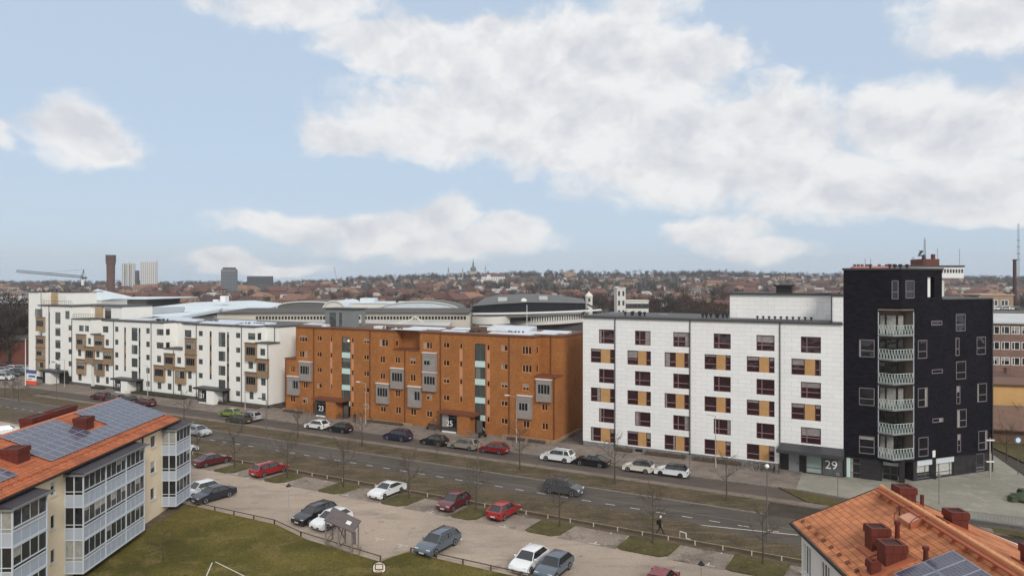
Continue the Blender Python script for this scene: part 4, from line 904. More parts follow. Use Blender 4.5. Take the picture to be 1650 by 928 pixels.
# ================================================================ tiled roofs and the two near blocks of flats
def tile_mat(name, c, dark, pitch=.24, rows=.36):
    """pantiles: rounded columns down the slope, a step at each course; object x runs along the eave, y down the slope"""
    m = bpy.data.materials.new(name); m.use_nodes = True; t = m.node_tree; L = t.links; b = t.nodes['Principled BSDF']
    b.inputs['Roughness'].default_value = .8; b.inputs['Specular IOR Level'].default_value = .3
    tc = t.nodes.new('ShaderNodeTexCoord'); sp = t.nodes.new('ShaderNodeSeparateXYZ'); L.new(tc.outputs['Object'], sp.inputs[0])
    def M(op, a, c_=None, cl=False):
        n = t.nodes.new('ShaderNodeMath'); n.operation = op; n.use_clamp = cl
        for i, v in enumerate((a, c_)):
            if v is None: continue
            if isinstance(v, (int, float)): n.inputs[i].default_value = v
            else: L.new(v, n.inputs[i])
        return n.outputs[0]
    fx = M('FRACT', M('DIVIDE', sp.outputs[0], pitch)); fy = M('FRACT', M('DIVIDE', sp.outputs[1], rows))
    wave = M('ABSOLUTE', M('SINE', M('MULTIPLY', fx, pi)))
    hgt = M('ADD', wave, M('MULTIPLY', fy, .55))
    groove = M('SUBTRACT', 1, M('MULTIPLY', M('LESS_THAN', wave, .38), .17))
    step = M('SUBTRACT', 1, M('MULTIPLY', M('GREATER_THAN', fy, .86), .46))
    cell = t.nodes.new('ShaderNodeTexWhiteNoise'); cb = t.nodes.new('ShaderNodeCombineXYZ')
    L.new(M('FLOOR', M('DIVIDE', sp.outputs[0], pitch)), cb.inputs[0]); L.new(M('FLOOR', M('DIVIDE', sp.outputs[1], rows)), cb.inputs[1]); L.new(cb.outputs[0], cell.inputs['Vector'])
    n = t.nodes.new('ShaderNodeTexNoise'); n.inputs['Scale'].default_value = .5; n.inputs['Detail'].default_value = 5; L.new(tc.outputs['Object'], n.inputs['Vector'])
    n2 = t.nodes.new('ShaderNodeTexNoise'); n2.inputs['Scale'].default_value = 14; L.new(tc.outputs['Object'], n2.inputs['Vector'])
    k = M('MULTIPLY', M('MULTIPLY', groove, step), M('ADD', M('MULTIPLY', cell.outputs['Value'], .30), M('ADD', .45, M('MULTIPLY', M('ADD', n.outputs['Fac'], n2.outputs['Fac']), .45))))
    mx = t.nodes.new('ShaderNodeMix'); mx.data_type = 'RGBA'; mx.inputs[6].default_value = c; mx.inputs[7].default_value = dark
    mr = t.nodes.new('ShaderNodeMapRange'); mr.inputs['From Min'].default_value = .46; mr.inputs['From Max'].default_value = .64; L.new(n.outputs['Fac'], mr.inputs['Value']); L.new(mr.outputs[0], mx.inputs[0])
    v = t.nodes.new('ShaderNodeVectorMath'); v.operation = 'SCALE'; L.new(mx.outputs[2], v.inputs[0]); L.new(k, v.inputs['Scale']); L.new(v.outputs[0], b.inputs['Base Color'])
    bp = t.nodes.new('ShaderNodeBump'); bp.inputs['Strength'].default_value = .5; bp.inputs['Distance'].default_value = .03; L.new(hgt, bp.inputs['Height']); L.new(bp.outputs[0], b.inputs['Normal'])
    MATS[name] = m; return m
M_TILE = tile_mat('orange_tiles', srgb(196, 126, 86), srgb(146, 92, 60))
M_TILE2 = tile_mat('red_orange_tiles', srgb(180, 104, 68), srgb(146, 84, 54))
M_CHIM = brick_mat('chimney_sheet', srgb(100, 46, 36), srgb(92, 42, 33), srgb(74, 33, 26), .45, 3.0, ms=.02, noise=.1, rough=.6)
M_CHIMIN = mat('dark_flue_fill', srgb(60, 34, 30), noise=.1)  # darker brown fill inside each chimney rim
def solar_mat():
    m = bpy.data.materials.new('solar_cells'); m.use_nodes = True; t = m.node_tree; L = t.links; b = t.nodes['Principled BSDF']
    tc = t.nodes.new('ShaderNodeTexCoord'); br = t.nodes.new('ShaderNodeTexBrick'); L.new(tc.outputs['Object'], br.inputs['Vector'])
    br.offset = 0; br.inputs['Color1'].default_value = srgb(74, 74, 90); br.inputs['Color2'].default_value = srgb(62, 62, 80); br.inputs['Mortar'].default_value = srgb(112, 114, 128)
    br.inputs['Scale'].default_value = 1; br.inputs['Brick Width'].default_value = .166; br.inputs['Row Height'].default_value = .166; br.inputs['Mortar Size'].default_value = .008
    n = t.nodes.new('ShaderNodeTexNoise'); n.inputs['Scale'].default_value = 1.4; n.inputs['Detail'].default_value = 4; L.new(tc.outputs['Object'], n.inputs['Vector'])
    v = t.nodes.new('ShaderNodeVectorMath'); v.operation = 'SCALE'; mr = t.nodes.new('ShaderNodeMapRange'); mr.inputs['To Min'].default_value = .6; mr.inputs['To Max'].default_value = 1.4
    L.new(n.outputs['Fac'], mr.inputs['Value']); L.new(br.outputs[0], v.inputs[0]); L.new(mr.outputs[0], v.inputs['Scale']); L.new(v.outputs[0], b.inputs['Base Color'])
    b.inputs['Roughness'].default_value = .22; b.inputs['Specular IOR Level'].default_value = .8; return m
M_CELL = solar_mat()
M_CELLF = mat('panel_frame', srgb(150, 152, 166), noise=.03, rough=.4)
M_TRAY = mat('red_snow_guard', srgb(168, 96, 66), noise=.08)
M_BALG = mat('blue_grey_panel', srgb(168, 178, 192), noise=.04, nscale=1.5, rough=.45, fine=.03)
M_BALF = mat('pale_balcony_frame', srgb(200, 208, 216), noise=.03, rough=.4)
M_BALR = mat('dark_balcony_roof', srgb(58, 54, 60), noise=.15, nscale=2, rough=.7)
M_BGL = glass_mat('balcony_glass', (.035, .038, .042, 1), (.46, .46, .43, 1), rough=.05, share=.55)

class Roofed:
    """block whose ridge runs along b (0 at the far gable, negative toward the camera); a = distance right of the ridge"""
    def __init__(s, name, RX, RY, ang, hr, slope, label):
        s.rz = radians(ang - 90); s.hr = hr; s.sl = slope
        s.root = empty(name, (RX, RY, 0), s.rz, label, 'building')
    def rh(s, a): return s.hr - s.sl * abs(a)
    def slopeM(s, side, b0=0):
        """frame lying on a slope: x along the eave, y down the slope, z out of the roof"""
        ang = atan2(s.sl, 1)
        if side > 0: R = Matrix(((0, cos(ang), sin(ang), 0), (-1, 0, 0, b0), (0, -sin(ang), cos(ang), s.hr), (0, 0, 0, 1)))
        else: R = Matrix(((0, -cos(ang), -sin(ang), 0), (1, 0, 0, b0), (0, -sin(ang), cos(ang), s.hr), (0, 0, 0, 1)))
        return R
    def on(s, side, M, name, m, b):
        o = b.build(name, m, s.root); o.matrix_local = M; return o
def chimney(R, b0, b1, a0, a1, top, m=None, inner=True, side=1, name='chimney'):
    m = m or M_CHIM; lo = min(R.rh(a0), R.rh(a1)) - .1
    w = MB(); x0, x1 = min(a0 * side, a1 * side), max(a0 * side, a1 * side)
    w.box(x0, x1, b0, b1, lo, top - .35); w.box(x0 - .06, x1 + .06, b0 - .06, b1 + .06, top - .35, top - .05)
    t_ = .12
    w.box(x0 - .04, x1 + .04, b0 - .04, b0 + t_, top - .05, top + .03); w.box(x0 - .04, x1 + .04, b1 - t_, b1 + .04, top - .05, top + .03)
    w.box(x0 - .04, x0 + t_, b0 + t_, b1 - t_, top - .05, top + .03); w.box(x1 - t_, x1 + .04, b0 + t_, b1 - t_, top - .05, top + .03)
    w.cur = 1; w.box(x0 + t_, x1 - t_, b0 + t_, b1 - t_, top - .05, top - .03)
    o = w.build(name, [m, M_CHIMIN], R.root)
    w = MB(); w.prism([(x0 - .3, b0 - .3), (x1 + .3, b0 - .3), (x1 + .3, b1 + .2), (x0 - .3, b1 + .2)], lambda x, y: R.rh(x) - .05, lambda x, y: R.rh(x) + .10)
    w.build('flashing', M_TRAY, o)
def panels(R, side, x0, x1, y0, y1, nx, ny, skip=()):
    M = R.slopeM(side); dx = (x1 - x0) / nx; dy = (y1 - y0) / ny
    w = MB(); fr = MB()
    for i in range(nx):
        for j in range(ny):
            if (i, j) in skip: continue
            a, c, d, e_ = x0 + i * dx + .015, x0 + (i + 1) * dx - .015, y0 + j * dy + .015, y0 + (j + 1) * dy - .015
            w.box(a + .03, c - .03, d + .03, e_ - .03, .10, .145)
            fr.box(a, a + .03, d, e_, .10, .15); fr.box(c - .03, c, d, e_, .10, .15); fr.box(a, c, d, d + .03, .10, .151); fr.box(a, c, e_ - .03, e_, .10, .151)
    for i in range(nx * 2): fr.box(x0 + (i + .5) * dx / 2 - .02, x0 + (i + .5) * dx / 2 + .02, y0, y1, .0, .09) if not skip else None
    o = R.on(side, M, 'solar_array', M_CELL, w); f = fr.build('panel_frames', M_CELLF, o)
    return o
# ---- left: cream flats under solar panels
R = Roofed('block_of_flats', -41.9, 73.0, 91.8, 11.4, .355, 'cream block of flats with glazed blue-grey balconies and solar panels on its orange roof')
LB = 45
for side, wd in ((1, 6.3), (-1, 6.5)):
    sl = wd * sqrt(1 + .355 ** 2); w = MB()
    if side > 0: w.box(0, LB, 0, sl, -.14, 0)
    else: w.box(-LB, 0, 0, sl, -.14, 0)
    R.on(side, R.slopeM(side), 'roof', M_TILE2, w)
w = MB(); w.tube((0, .02, 11.42), (0, -LB, 11.42), .13, n=8); w.build('ridge_tiles', mat('ridge_orange', srgb(190, 120, 90), noise=.08), R.root)
w = MB(); w.box(6.28, 6.42, -LB, .02, 8.98, 9.1); w.build('gutter', M_BLK, R.root)
WX = 5.65
w = MB(); w.box(-.0, .0, 0, 0, 0, 0) if False else None
hb = []
def by(Y): return Y - 73.0
wins = []
for z in (8.45, 5.85, 3.2): wins += [(by(68.0), by(69.0), z - 1.2, z, M_WFRAME), (by(52.5), by(53.05), z - 1.1, z, M_WFRAME)]
w.M = T(WX) @ RZ(90)
w.wall(-LB, -.6, 0, 9.4, 0, [x[:4] for x in wins], .12)
w.M = T(0, -.6) @ RZ(180); w.wall(-WX, 5.6, 0, 9.3); w.M = Matrix.Identity(4); w.add([(-5.6, -.6, 9.3), (WX, -.6, 9.3), (0, -.6, 11.3)], [(0, 1, 2)]); w.box(-5.7, -5.6, -LB, -.6, 0, 9.4)
w.box(-5.6, WX, -LB - .1, -LB, 0, 9.3)
w.build('wall', M_CREAM, R.root)
for (a, b_, c, d, fm) in wins: window(R.root, a, b_, c, d, .04, fm, M_GLASSC, fw=.07, sill=M_WCAP, M=T(WX) @ RZ(90), rz=radians(90))
w = MB(); w.tube((WX + .14, by(66.2), 8.8), (WX + .14, by(66.2), .1), .07); w.tube((WX + .14, by(66.2), 8.8), (WX + .6, by(66.2), 9.0), .07); w.build('downpipe', M_BLK, R.root)
def glazed(Y0, Y1, nb, zf0=.6, floors=3, per=4):
    """a stack of glazed balconies from Y0 to Y1 with nb bays, each floor a part"""
    xf = WX + 1.42; b0, b1 = by(Y0), by(Y1)
    for k in range(floors):
        z0 = zf0 + k * 2.64; z1 = z0 + 2.64
        w = MB(); w.box(WX, xf, b0, b1, z0, z0 + .12)
        # infill panels: front and both ends
        w.box(xf - .06, xf, b0 + .05, b1 - .05, z0 + .12, z0 + 1.02); w.box(WX, xf - .06, b0, b0 + .05, z0 + .12, z0 + .95); w.box(WX, xf - .06, b1 - .05, b1, z0 + .12, z0 + .95)
        bal = w.build('glazed_balcony', M_BALG, R.root)
        w = MB()
        for y in [b0 + (b1 - b0) * i / nb for i in range(nb + 1)]: w.box(xf - .02, xf + .05, y - .05, y + .05, z0, z1)
        w.box(xf - .02, xf + .045, b0, b1, z0, z0 + .1); w.box(xf - .02, xf + .045, b0, b1, z0 + 1.02, z0 + 1.1); w.box(xf - .02, xf + .045, b0, b1, z0 + 1.28, z0 + 1.36)
        w.box(xf - .02, xf + .045, b0, b1, z1 - .08, z1)
        nf = nb * per
        for i in range(nf): 
            y = b0 + (b1 - b0) * i / nf; w.box(xf - .0, xf + .02, y - .02, y + .02, z0 + 1.3, z1 - .08); w.box(xf, xf + .012, y - .012, y + .012, z0 + .1, z0 + 1.02)
        for i in range(3):
            x = WX + (xf - WX) * i / 2; w.box(x - .04, x + .04, b0 - .04, b0 + .02, z0, z1)
        w.box(WX, xf, b0 - .035, b0 + .02, z0 + .95, z0 + 1.02); w.box(WX, xf, b0 - .035, b0 + .02, z0 + 1.25, z0 + 1.3); w.box(WX, xf, b0 - .035, b0 + .02, z0, z0 + .08)
        w.build('balcony_frame', M_BALF, bal)
        for i in range(nb * per):
            y0_ = b0 + (b1 - b0) * i / (nb * per); y1_ = b0 + (b1 - b0) * (i + 1) / (nb * per)
            p = MB(); p.box(-.01, .01, -(y1_ - y0_) / 2 + .03, (y1_ - y0_) / 2 - .03, -.62, .62); key = ('bg', round(y1_ - y0_, 2))
            if key not in _win: _win[key] = p.mesh('glass_leaf', M_BGL)
            obj('glass_leaf', _win[key], bal, (xf - .035, (y0_ + y1_) / 2, z0 + 1.95))
        p = MB(); p.box(WX + .05, xf - .06, b0 + .02, b0 + .035, z0 + 1.3, z1 - .05); p.box(WX, xf, b0 + .05, b0 + .06, z0 + 1.0, z0 + 1.28); p.box(xf - .05, xf - .04, b0, b1, z0 + 1.08, z0 + 1.3); p.build('end_glass', M_GLASS, bal)
    zt = zf0 + floors * 2.64
    w = MB(); w.prism([(WX - .1, b0 - .25), (xf + .25, b0 - .25), (xf + .25, b1 + .2), (WX - .1, b1 + .2)], lambda x, y: zt + .1 - (x - WX) * .1, lambda x, y: zt + .42 - (x - WX) * .18)
    rf_ = w.build('balcony_roof', M_BALR, R.root)
    w = MB(); w.box(xf + .22, xf + .32, b0 - .3, b1 + .45, zt - .03, zt + .12); w.box(WX, xf + .22, b0 - .29, b0 - .25, zt - .1, zt + .05); w.build('gutter', M_ZINC, rf_)
glazed(54.3, 63.9, 3); glazed(70.4, 73.7, 1, zf0=.65); glazed(46.2, 49.8, 1, zf0=.55)
# solar arrays
panels(R, 1, .2, 8.2, .1, 5.2, 8, 5); panels(R, 1, 8.25, 11.25, 3.45, 5.2, 3, 2); panels(R, 1, 11.3, 18.2, .2, 1.9, 7, 2); panels(R, 1, 11.3, 19.25, 1.95, 5.2, 8, 3); panels(R, 1, 23.0, 27, 3.5, 5.2, 4, 2); panels(R, 1, 25.2, 29, .3, 3.4, 4, 3)
chimney(R, -11.4, -10.1, 1.9, 3.0, 11.55); chimney(R, -21.6, -20.2, 2.6, 3.9, 11.25)
chimney(R, -10.1, -6.8, -1.4, -.5, 11.95, side=1); chimney(R, -13.2, -10.8, -1.6, -.6, 11.9, side=1)
w = MB(); w.box(1.6, 1.9, -9.6, -9.3, 10.6, 11.35); w.build('vent_pipe', M_CHIM, R.root)
w = MB()
for i in range(26): w.box(i * 1.05 + .5, i * 1.05 + .62, 5.72, 5.92, 0, .16)
for yy in (5.75,): w.box(.2, 28, yy, yy + .03, .12, .17)
R.on(1, R.slopeM(1), 'snow_guard', M_TRAY, w)

# ---- right: pale flats, their roof just below the camera
R2 = Roofed('block_of_flats', 22.4, 41.4, 87.66, 11.5, .415, 'block of flats whose orange tiled roof with dark red chimneys fills the lower right corner'); R = R2
LB = 40
for side, wd in ((-1, 5.35), (1, 8.3)):
    sl = wd * sqrt(1 + .415 ** 2); w = MB()
    if side > 0: w.box(0, LB, 0, sl, -.16, 0)
    else: w.box(-LB, 0, 0, sl, -.16, 0)
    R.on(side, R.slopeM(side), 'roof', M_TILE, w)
w = MB()
for i in range(int(LB / .42)):
    y = -i * .42; w.tube((0, y, 11.52), (0, y - .44, 11.50), .155, .125, n=8)
w.build('ridge_tiles', mat('ridge_orange_pale', srgb(206, 146, 102), noise=.1), R.root)
w = MB(); w.box(-5.48, -5.3, -LB, .05, 9.12, 9.26); w.prism([(-5.35, 0), (0, 0), (0, .06), (-5.35, .06)], lambda x, y: R.rh(x) - .22, lambda x, y: R.rh(x) + .03)
w.prism([(0, 0), (8.3, 0), (8.3, .06), (0, .06)], lambda x, y: R.rh(x) - .22, lambda x, y: R.rh(x) + .03); w.build('eave_trim', M_BLK, R.root)
w = MB(); ww = [(-1.9 - i * 2.6, -.75 - i * 2.6, z, z + 1.85) for i in range(4) for z in (6.6, 3.8)]
# left wall faces -a: local x runs toward the camera
w.M = T(-4.95) @ RZ(-90); hh = [(-b_, -a, c, d) for a, b_, c, d in ww]; w.wall(.5, LB, 0, 9.25, 0, hh, .12)
w.M = T(0, -.5) @ RZ(180); w.wall(-7.6, 4.95, 0, 8.4); w.M = Matrix.Identity(4); w.add([(-4.95, -.5, 8.4), (7.6, -.5, 8.4), (0, -.5, 11.35), (-4.95, -.5, 9.3)], [(0, 1, 2, 3)]); w.box(7.5, 7.6, -LB, -.5, 0, 8.4)
w.build('wall', M_PALE, R.root)
for (a, b_, c, d) in hh: window(R.root, a, b_, c, d, .03, M_WFRAME, M_GLASSC, mull=(.33, .66), fw=.1, sill=M_WCAP, M=T(-4.95) @ RZ(-90), rz=radians(-90))
chimney(R, -6.5, -5.7, 2.75, 3.65, 11.25, side=-1); chimney(R, -8.2, -7.3, 2.8, 3.8, 11.05, side=-1)
chimney(R, -1.8, -.9, .2, 1.1, 11.95, side=1); chimney(R, -4.9, -4.1, 1.3, 2.15, 11.6, side=1); chimney(R, -9.8, -8.9, 2.1, 3.1, 11.55, side=1)
chimney(R, -8.4, -7.95, 4.2, 4.6, 10.3, side=-1, name='small_chimney')
w = MB(); w.box(1.45, 1.6, -1.7, -1.55, 10.8, 11.55); w.build('vent_pipe', M_CHIM, R.root)
w = MB(); w.lathe([(.13, 0), (.11, .75), (.16, .75), (.16, .9)], 8); w.v = [(x - 2.25, y - 8.85, z + 10.4) for x, y, z in w.v]; w.build('vent_pipe', M_CHIM, R.root)
w = MB(); w.lathe([(.13, 0), (.11, .8), (.16, .8), (.16, 1.0)], 8); w.v = [(x - 2.1, y - 5.95, z + 10.5) for x, y, z in w.v]; w.build('vent_pipe', M_CHIM, R.root)
w = MB(); w.tube((-1.0, -4.05, 11.1), (-1.12, -4.2, 11.75), .05, .02); w.build('antenna_stub', M_DARKM, R.root)
w = MB(); w.box(5, 5, 0, 0, 0, 0) if False else None
w.box(-5.6, -4.4, .35, 1.25, .0, .22); w.cur = 1; w.box(-5.7, -4.3, .25, 1.35, -.02, .06); w.box(-5.66, -5.6, .3, 1.3, .0, .3)
hatch = R.on(-1, R.slopeM(-1), 'roof_hatch', [mat('pale_red_hatch', srgb(206, 148, 120), noise=.06, rough=.5), M_TRAY], w)
for xx in (-5.75, -4.25):
    w = MB()
    for i in range(10):
        a0, a1 = pi * i / 10, pi * (i + 1) / 10
        w.tube((xx + .0, .85 - .6 * cos(a0), .1 + .4 * sin(a0)), (xx, .85 - .6 * cos(a1), .1 + .4 * sin(a1)), .02, n=5)
    R.on(-1, R.slopeM(-1), 'hatch_hoop', M_CHIM, w)
# roof walkway under the ridge, snow hooks near the eave
w = MB(); w.box(-13.5, -.5, .32, .62, .2, .25); w.box(-13.5, -.5, .34, .38, .25, .3); w.box(-13.5, -.5, .56, .6, .25, .3)
for i in range(13): w.box(-13.3 + i, -13.2 + i, .4, .8, 0, .2)
R.on(-1, R.slopeM(-1), 'roof_walkway', M_TRAY, w)
for i in range(14): w = MB(); w.box(-13.6 + i * 1.0, -13.48 + i * 1.0, 5.15, 5.36, 0, .15); R.on(-1, R.slopeM(-1), 'snow_hook', mat('rusty_hooks', srgb(112, 72, 48), noise=.1), w)
panels(R, -1, -12.2, -9.0, 1.1, 4.1, 3, 2)
# ================================================================ cars
M_TYRE = mat('tyre_rubber', srgb(32, 32, 33), noise=.08, rough=.9)
M_RIM = mat('alloy_rim', srgb(150, 152, 156), noise=.05, rough=.35, metal=.6)
M_RIMD = mat('black_rim', srgb(40, 40, 42), rough=.5)
M_CARG = mat('car_glass', (.018, .021, .024, 1), rough=.05, noise=0, spec=.9)
M_HL = mat('headlight_lens', srgb(214, 218, 222), rough=.1, noise=0, spec=.8)
M_TL = mat('tail_light_lens', srgb(130, 18, 18), rough=.2, noise=0)
M_PLATE = mat('number_plate', srgb(210, 210, 206), noise=0)
M_TRIM = mat('black_car_trim', srgb(28, 28, 30), rough=.6, noise=.05)
def paint(name, r, g, b): return mat('paint_' + name, srgb(r, g, b), rough=.32, noise=.05, nscale=1.2, fine=.04, fscale=10, coat=.7, metal=0)
KIND = {  # length, half width, belt, roof, (bonnet start, windscreen foot, roof front, roof rear, rear screen foot, tail top) as fractions of length from the FRONT
    'hatch': (4.1, .87, .93, 1.47, .04, .26, .43, .82, .97, .99), 'wagon': (4.65, .90, .95, 1.49, .04, .25, .41, .88, .975, .99),
    'saloon': (4.6, .90, .93, 1.43, .04, .27, .43, .70, .86, .99), 'suv': (4.45, .92, 1.04, 1.64, .04, .24, .40, .88, .97, .99),
    'van': (4.6, .93, 1.08, 1.82, .04, .18, .34, .93, .98, .99), 'mini': (3.8, .84, .93, 1.43, .05, .28, .42, .88, .965, .99), 'coupe': (4.6, .90, .92, 1.38, .04, .29, .46, .68, .90, .99)}
_car = {}
def car_meshes(kind, pm, roofm, rimm):
    key = (kind, pm.name, roofm.name, rimm.name)
    if key in _car: return _car[key]
    L, W_, hb_, hr_, f0, fw_, fr, rr, rs, tt = KIND[kind]; X = lambda f: L / 2 - f * L      # front at +x
    R_ = .325 if kind not in ('suv', 'van') else .36; xa, xb = X(.195), X(.795)
    out = {}
    def arch(xc, n=8): return [(xc + (R_ + .06) * cos(pi * i / n), .0 + (R_ + .03) * sin(pi * i / n) + R_ * .55) for i in range(n + 1)]
    # side outline of the lower body, from front bottom round over the bonnet and back
    hood0 = hb_ - .20; hood1 = hb_ - .02
    top = [(X(0), .34), (X(-.0), .52), (X(.015), .66), (X(.05), hood0), (X(.14), hood1 - .05), (X(fw_), hood1 + .02), (X(.40), hb_ - .005), (X(.6), hb_ + .01), (X(.8), hb_ + .025), (X(rs), hb_ + .03), (X(tt), hb_ - .06), (X(1.0), .62), (X(1.0), .38), (X(.985), .27)]
    rear_arch = [p for p in arch(xb)][::-1]; front_arch = [p for p in arch(xa)][::-1]
    bot = [(xb - R_ - .06, .22)] + rear_arch + [(xb + R_ + .06, .20)] + [(xa - R_ - .06, .20)] + front_arch + [(xa + R_ + .06, .22)] + [(X(.02), .22)]
    prof = top + bot
    def ring(y, k, dz=0):
        cx, cz = 0, .55
        return [((x - cx) * k + cx, y, (z - cz) * (1 - (1 - k) * 1.6) + cz + dz) for x, z in prof]
    b = MB(); b.smooth = False
    lay = [(-W_ + .05, .975), (-W_, .992), (-W_ + .035, 1.0), (-W_ * .6, 1.012), (0, 1.02), (W_ * .6, 1.012), (W_ - .035, 1.0), (W_, .992), (W_ - .05, .975)]
    rings = [ring(y, k) for y, k in lay]; n = len(prof); vs_ = [p for r in rings for p in r]; fs = []
    for j in range(len(rings) - 1):
        for i in range(n): fs.append((j * n + i, j * n + (i + 1) % n, (j + 1) * n + (i + 1) % n, (j + 1) * n + i))
    fs.append(tuple(range(n))[::-1]); fs.append(tuple(range((len(rings) - 1) * n, len(rings) * n)))
    b.add(vs_, fs)
    b.cur = 1; b.box(X(.94), X(.06), -W_ + .16, W_ - .16, .2, .45)
    for sg in (-1, 1):
        b.cur = 0; xm = X(fw_ + .07); b.box(xm - .08, xm + .08, sg * (W_ - .02) if sg > 0 else -W_ - .17, W_ + .17 if sg > 0 else -W_ + .02, hb_ + .02, hb_ + .15)
    b.cur = 1; b.box(X(.0) - .02, X(.0) + .035, -W_ * .62, W_ * .62, .30, .46); b.box(X(1.0) - .035, X(1.0) + .02, -W_ * .8, W_ * .8, .26, .36)
    b.box(X(.78), X(.22), -W_ - .006, W_ + .006, .2, .30)
    out['body'] = b.mesh('body', [pm, M_TRIM])
    # greenhouse (glass) tapering to the roof
    wb, wr = W_ - .07, W_ - .27
    def gh(xs, zs, wdt): return [(xs[0], -wdt, zs), (xs[1], -wdt, zs), (xs[1], wdt, zs), (xs[0], wdt, zs)]
    g = MB(); zb = hb_ - .03; zr = hr_ - .05
    A = [(X(fw_), zb), (X(fr), zr), (X((fr + rr) / 2), zr + .03), (X(rr), zr - .01), (X(rs), zb + .03)]
    def W_at(z): return wb + (wr - wb) * (z - zb) / (zr - zb)
    lft = [(x, -W_at(z), z) for x, z in A]; rgt = [(x, W_at(z), z) for x, z in A]
    g.add(lft + rgt, [(0, 1, 2, 3, 4), (9, 8, 7, 6, 5), (0, 5, 6, 1), (1, 6, 7, 2), (2, 7, 8, 3), (3, 8, 9, 4), (4, 9, 5, 0)])
    out['windows'] = g.mesh('windows', M_CARG)
    # roof skin with rounded edge plus pillars
    r = MB(); xs = [X(fr) + .02, X(fr) - .12, X((fr + rr) / 2), X(rr) + .12, X(rr) - .03]; zz = [zr + .005, zr + .035, zr + .055, zr + .03, zr - .0]
    ys = [(-1.0, -.03), (-.9, .0), (-.4, .018), (.4, .018), (.9, .0), (1.0, -.03)]
    vs_ = [(x, wr * 1.03 * yy, z + dz) for x, z in zip(xs, zz) for yy, dz in ys]; m_ = len(ys)
    fs = [(i * m_ + j, i * m_ + j + 1, (i + 1) * m_ + j + 1, (i + 1) * m_ + j) for i in range(len(xs) - 1) for j in range(m_ - 1)]
    r.smooth = True; r.add(vs_, fs); r.smooth = False
    for sg in (-1, 1):
        P3 = lambda x, z, o=.012: (x, sg * (W_at(z) + o), z)
        r.bar(P3(X(fw_) - .02, zb + .02), P3(X(fr) + .02, zr), .06, .05); r.bar(P3(X(rs) + .03, zb + .04), P3(X(rr) - .02, zr - .01), .16 if kind in ('hatch', 'wagon', 'suv', 'van', 'mini') else .12, .05)
        r.bar(P3(X(fr), zr), P3(X(rr), zr - .01), .05, .06)
        r.cur = 1; xm = X((fr + rr) / 2 - .03); r.bar(P3(xm, zb + .02), P3(xm - .03, zr), .06, .03); r.cur = 0
        if kind in ('wagon', 'suv', 'van'):
            xm = X(rr - .13); r.bar(P3(xm, zb + .02), P3(xm - .02, zr), .07, .03)
            r.cur = 1; r.bar((X(fr) - .1, sg * wr * .92, zr + .1), (X(rr) + .1, sg * wr * .92, zr + .09), .04, .04); r.cur = 0
    out['roof'] = r.mesh('roof', [roofm, M_TRIM])
    wh = MB(Matrix.Rotation(radians(90), 4, 'X')); wh.lathe([(R_ * .62, -.105), (R_ * .97, -.10), (R_, -.07), (R_, .07), (R_ * .97, .10), (R_ * .62, .105)], 18); out['wheel'] = wh.mesh('wheel', M_TYRE)
    rm = MB(Matrix.Rotation(radians(90), 4, 'X')); rm.lathe([(R_ * .2, -.10), (R_ * .64, -.112), (R_ * .66, -.1), (R_ * .66, .1), (R_ * .64, .112), (R_ * .2, .10)], 14); out['rim'] = rm.mesh('rim', rimm)
    h = MB(); h.add([(X(.012), -.19, .60), (X(.012), .19, .60), (X(.012), .19, .60), (X(.085), -.19, .70), (X(.10), .13, .74), (X(.0), .1, .5), (X(.0) + .02, -.16, .56)], [(0, 1, 4, 3)])
    h2 = MB(); h2.box(-.09, .07, -.20, .17, -.075, .075); out['headlight'] = h2.mesh('headlight', M_HL)
    t2 = MB(); t2.box(-.05, .07, -.13, .13, -.10, .12); out['tail_light'] = t2.mesh('tail_light', M_TL)
    pl = MB(); pl.box(-.012, .012, -.26, .26, -.055, .055); out['number_plate'] = pl.mesh('number_plate', M_PLATE)
    out['geo'] = (X, W_, hb_, xa, xb, R_); _car[key] = out; return out
def car(kind, pm, px, py, t, heading, label, roofm=None, rimm=None, group=None, s=None, name='parked_car', z=.015, pos=None):
    """heading in degrees from the street direction"""
    if pos is None:
        if s is None: s = S_at(px, t)
        pos = ST(s, t, z)
    d = car_meshes(kind, pm, roofm or pm, rimm or M_RIM); X, W_, hb_, xa, xb, R_ = d['geo']
    e_ = empty(name, pos, TH + radians(heading), label, 'car', group)
    obj('body', d['body'], e_); obj('windows', d['windows'], e_); obj('roof', d['roof'], e_)
    for (x, sg) in ((xa, -1), (xa, 1), (xb, -1), (xb, 1)):
        w_ = obj('wheel', d['wheel'], e_, (x, sg * (W_ - .10), R_)); obj('rim', d['rim'], w_)
    for sg in (-1, 1):
        obj('headlight', d['headlight'], e_, (X(.03), sg * (W_ - .27), hb_ - .30)); obj('tail_light', d['tail_light'], e_, (X(.99), sg * (W_ - .2), hb_ - .18))
    obj('number_plate', d['number_plate'], e_, (X(0) + .035, 0, .42)); obj('number_plate', d['number_plate'], e_, (X(1) - .035, 0, .5))
    return e_
PW_ = paint('white', 226, 228, 230); PB = paint('black', 24, 24, 27); PSV = paint('silver', 168, 172, 178); PDG = paint('dark_grey', 74, 78, 82); PR = paint('red', 128, 28, 36)
PDR = paint('dark_red', 84, 22, 32); PLIME = paint('lime', 128, 146, 64); PNAVY = paint('navy', 34, 38, 66); PDGR = paint('dark_green', 62, 68, 54); PBEI = paint('beige_grey', 142, 134, 122); PBG = paint('blue_grey', 82, 94, 106)
PMAR = paint('maroon', 92, 26, 38); PPR = paint('bright_red', 150, 34, 38); PBK = mat('black_roof_paint', srgb(22, 22, 25), rough=.3, noise=.05, coat=.5)
GN = 'cars parked along the far kerb'
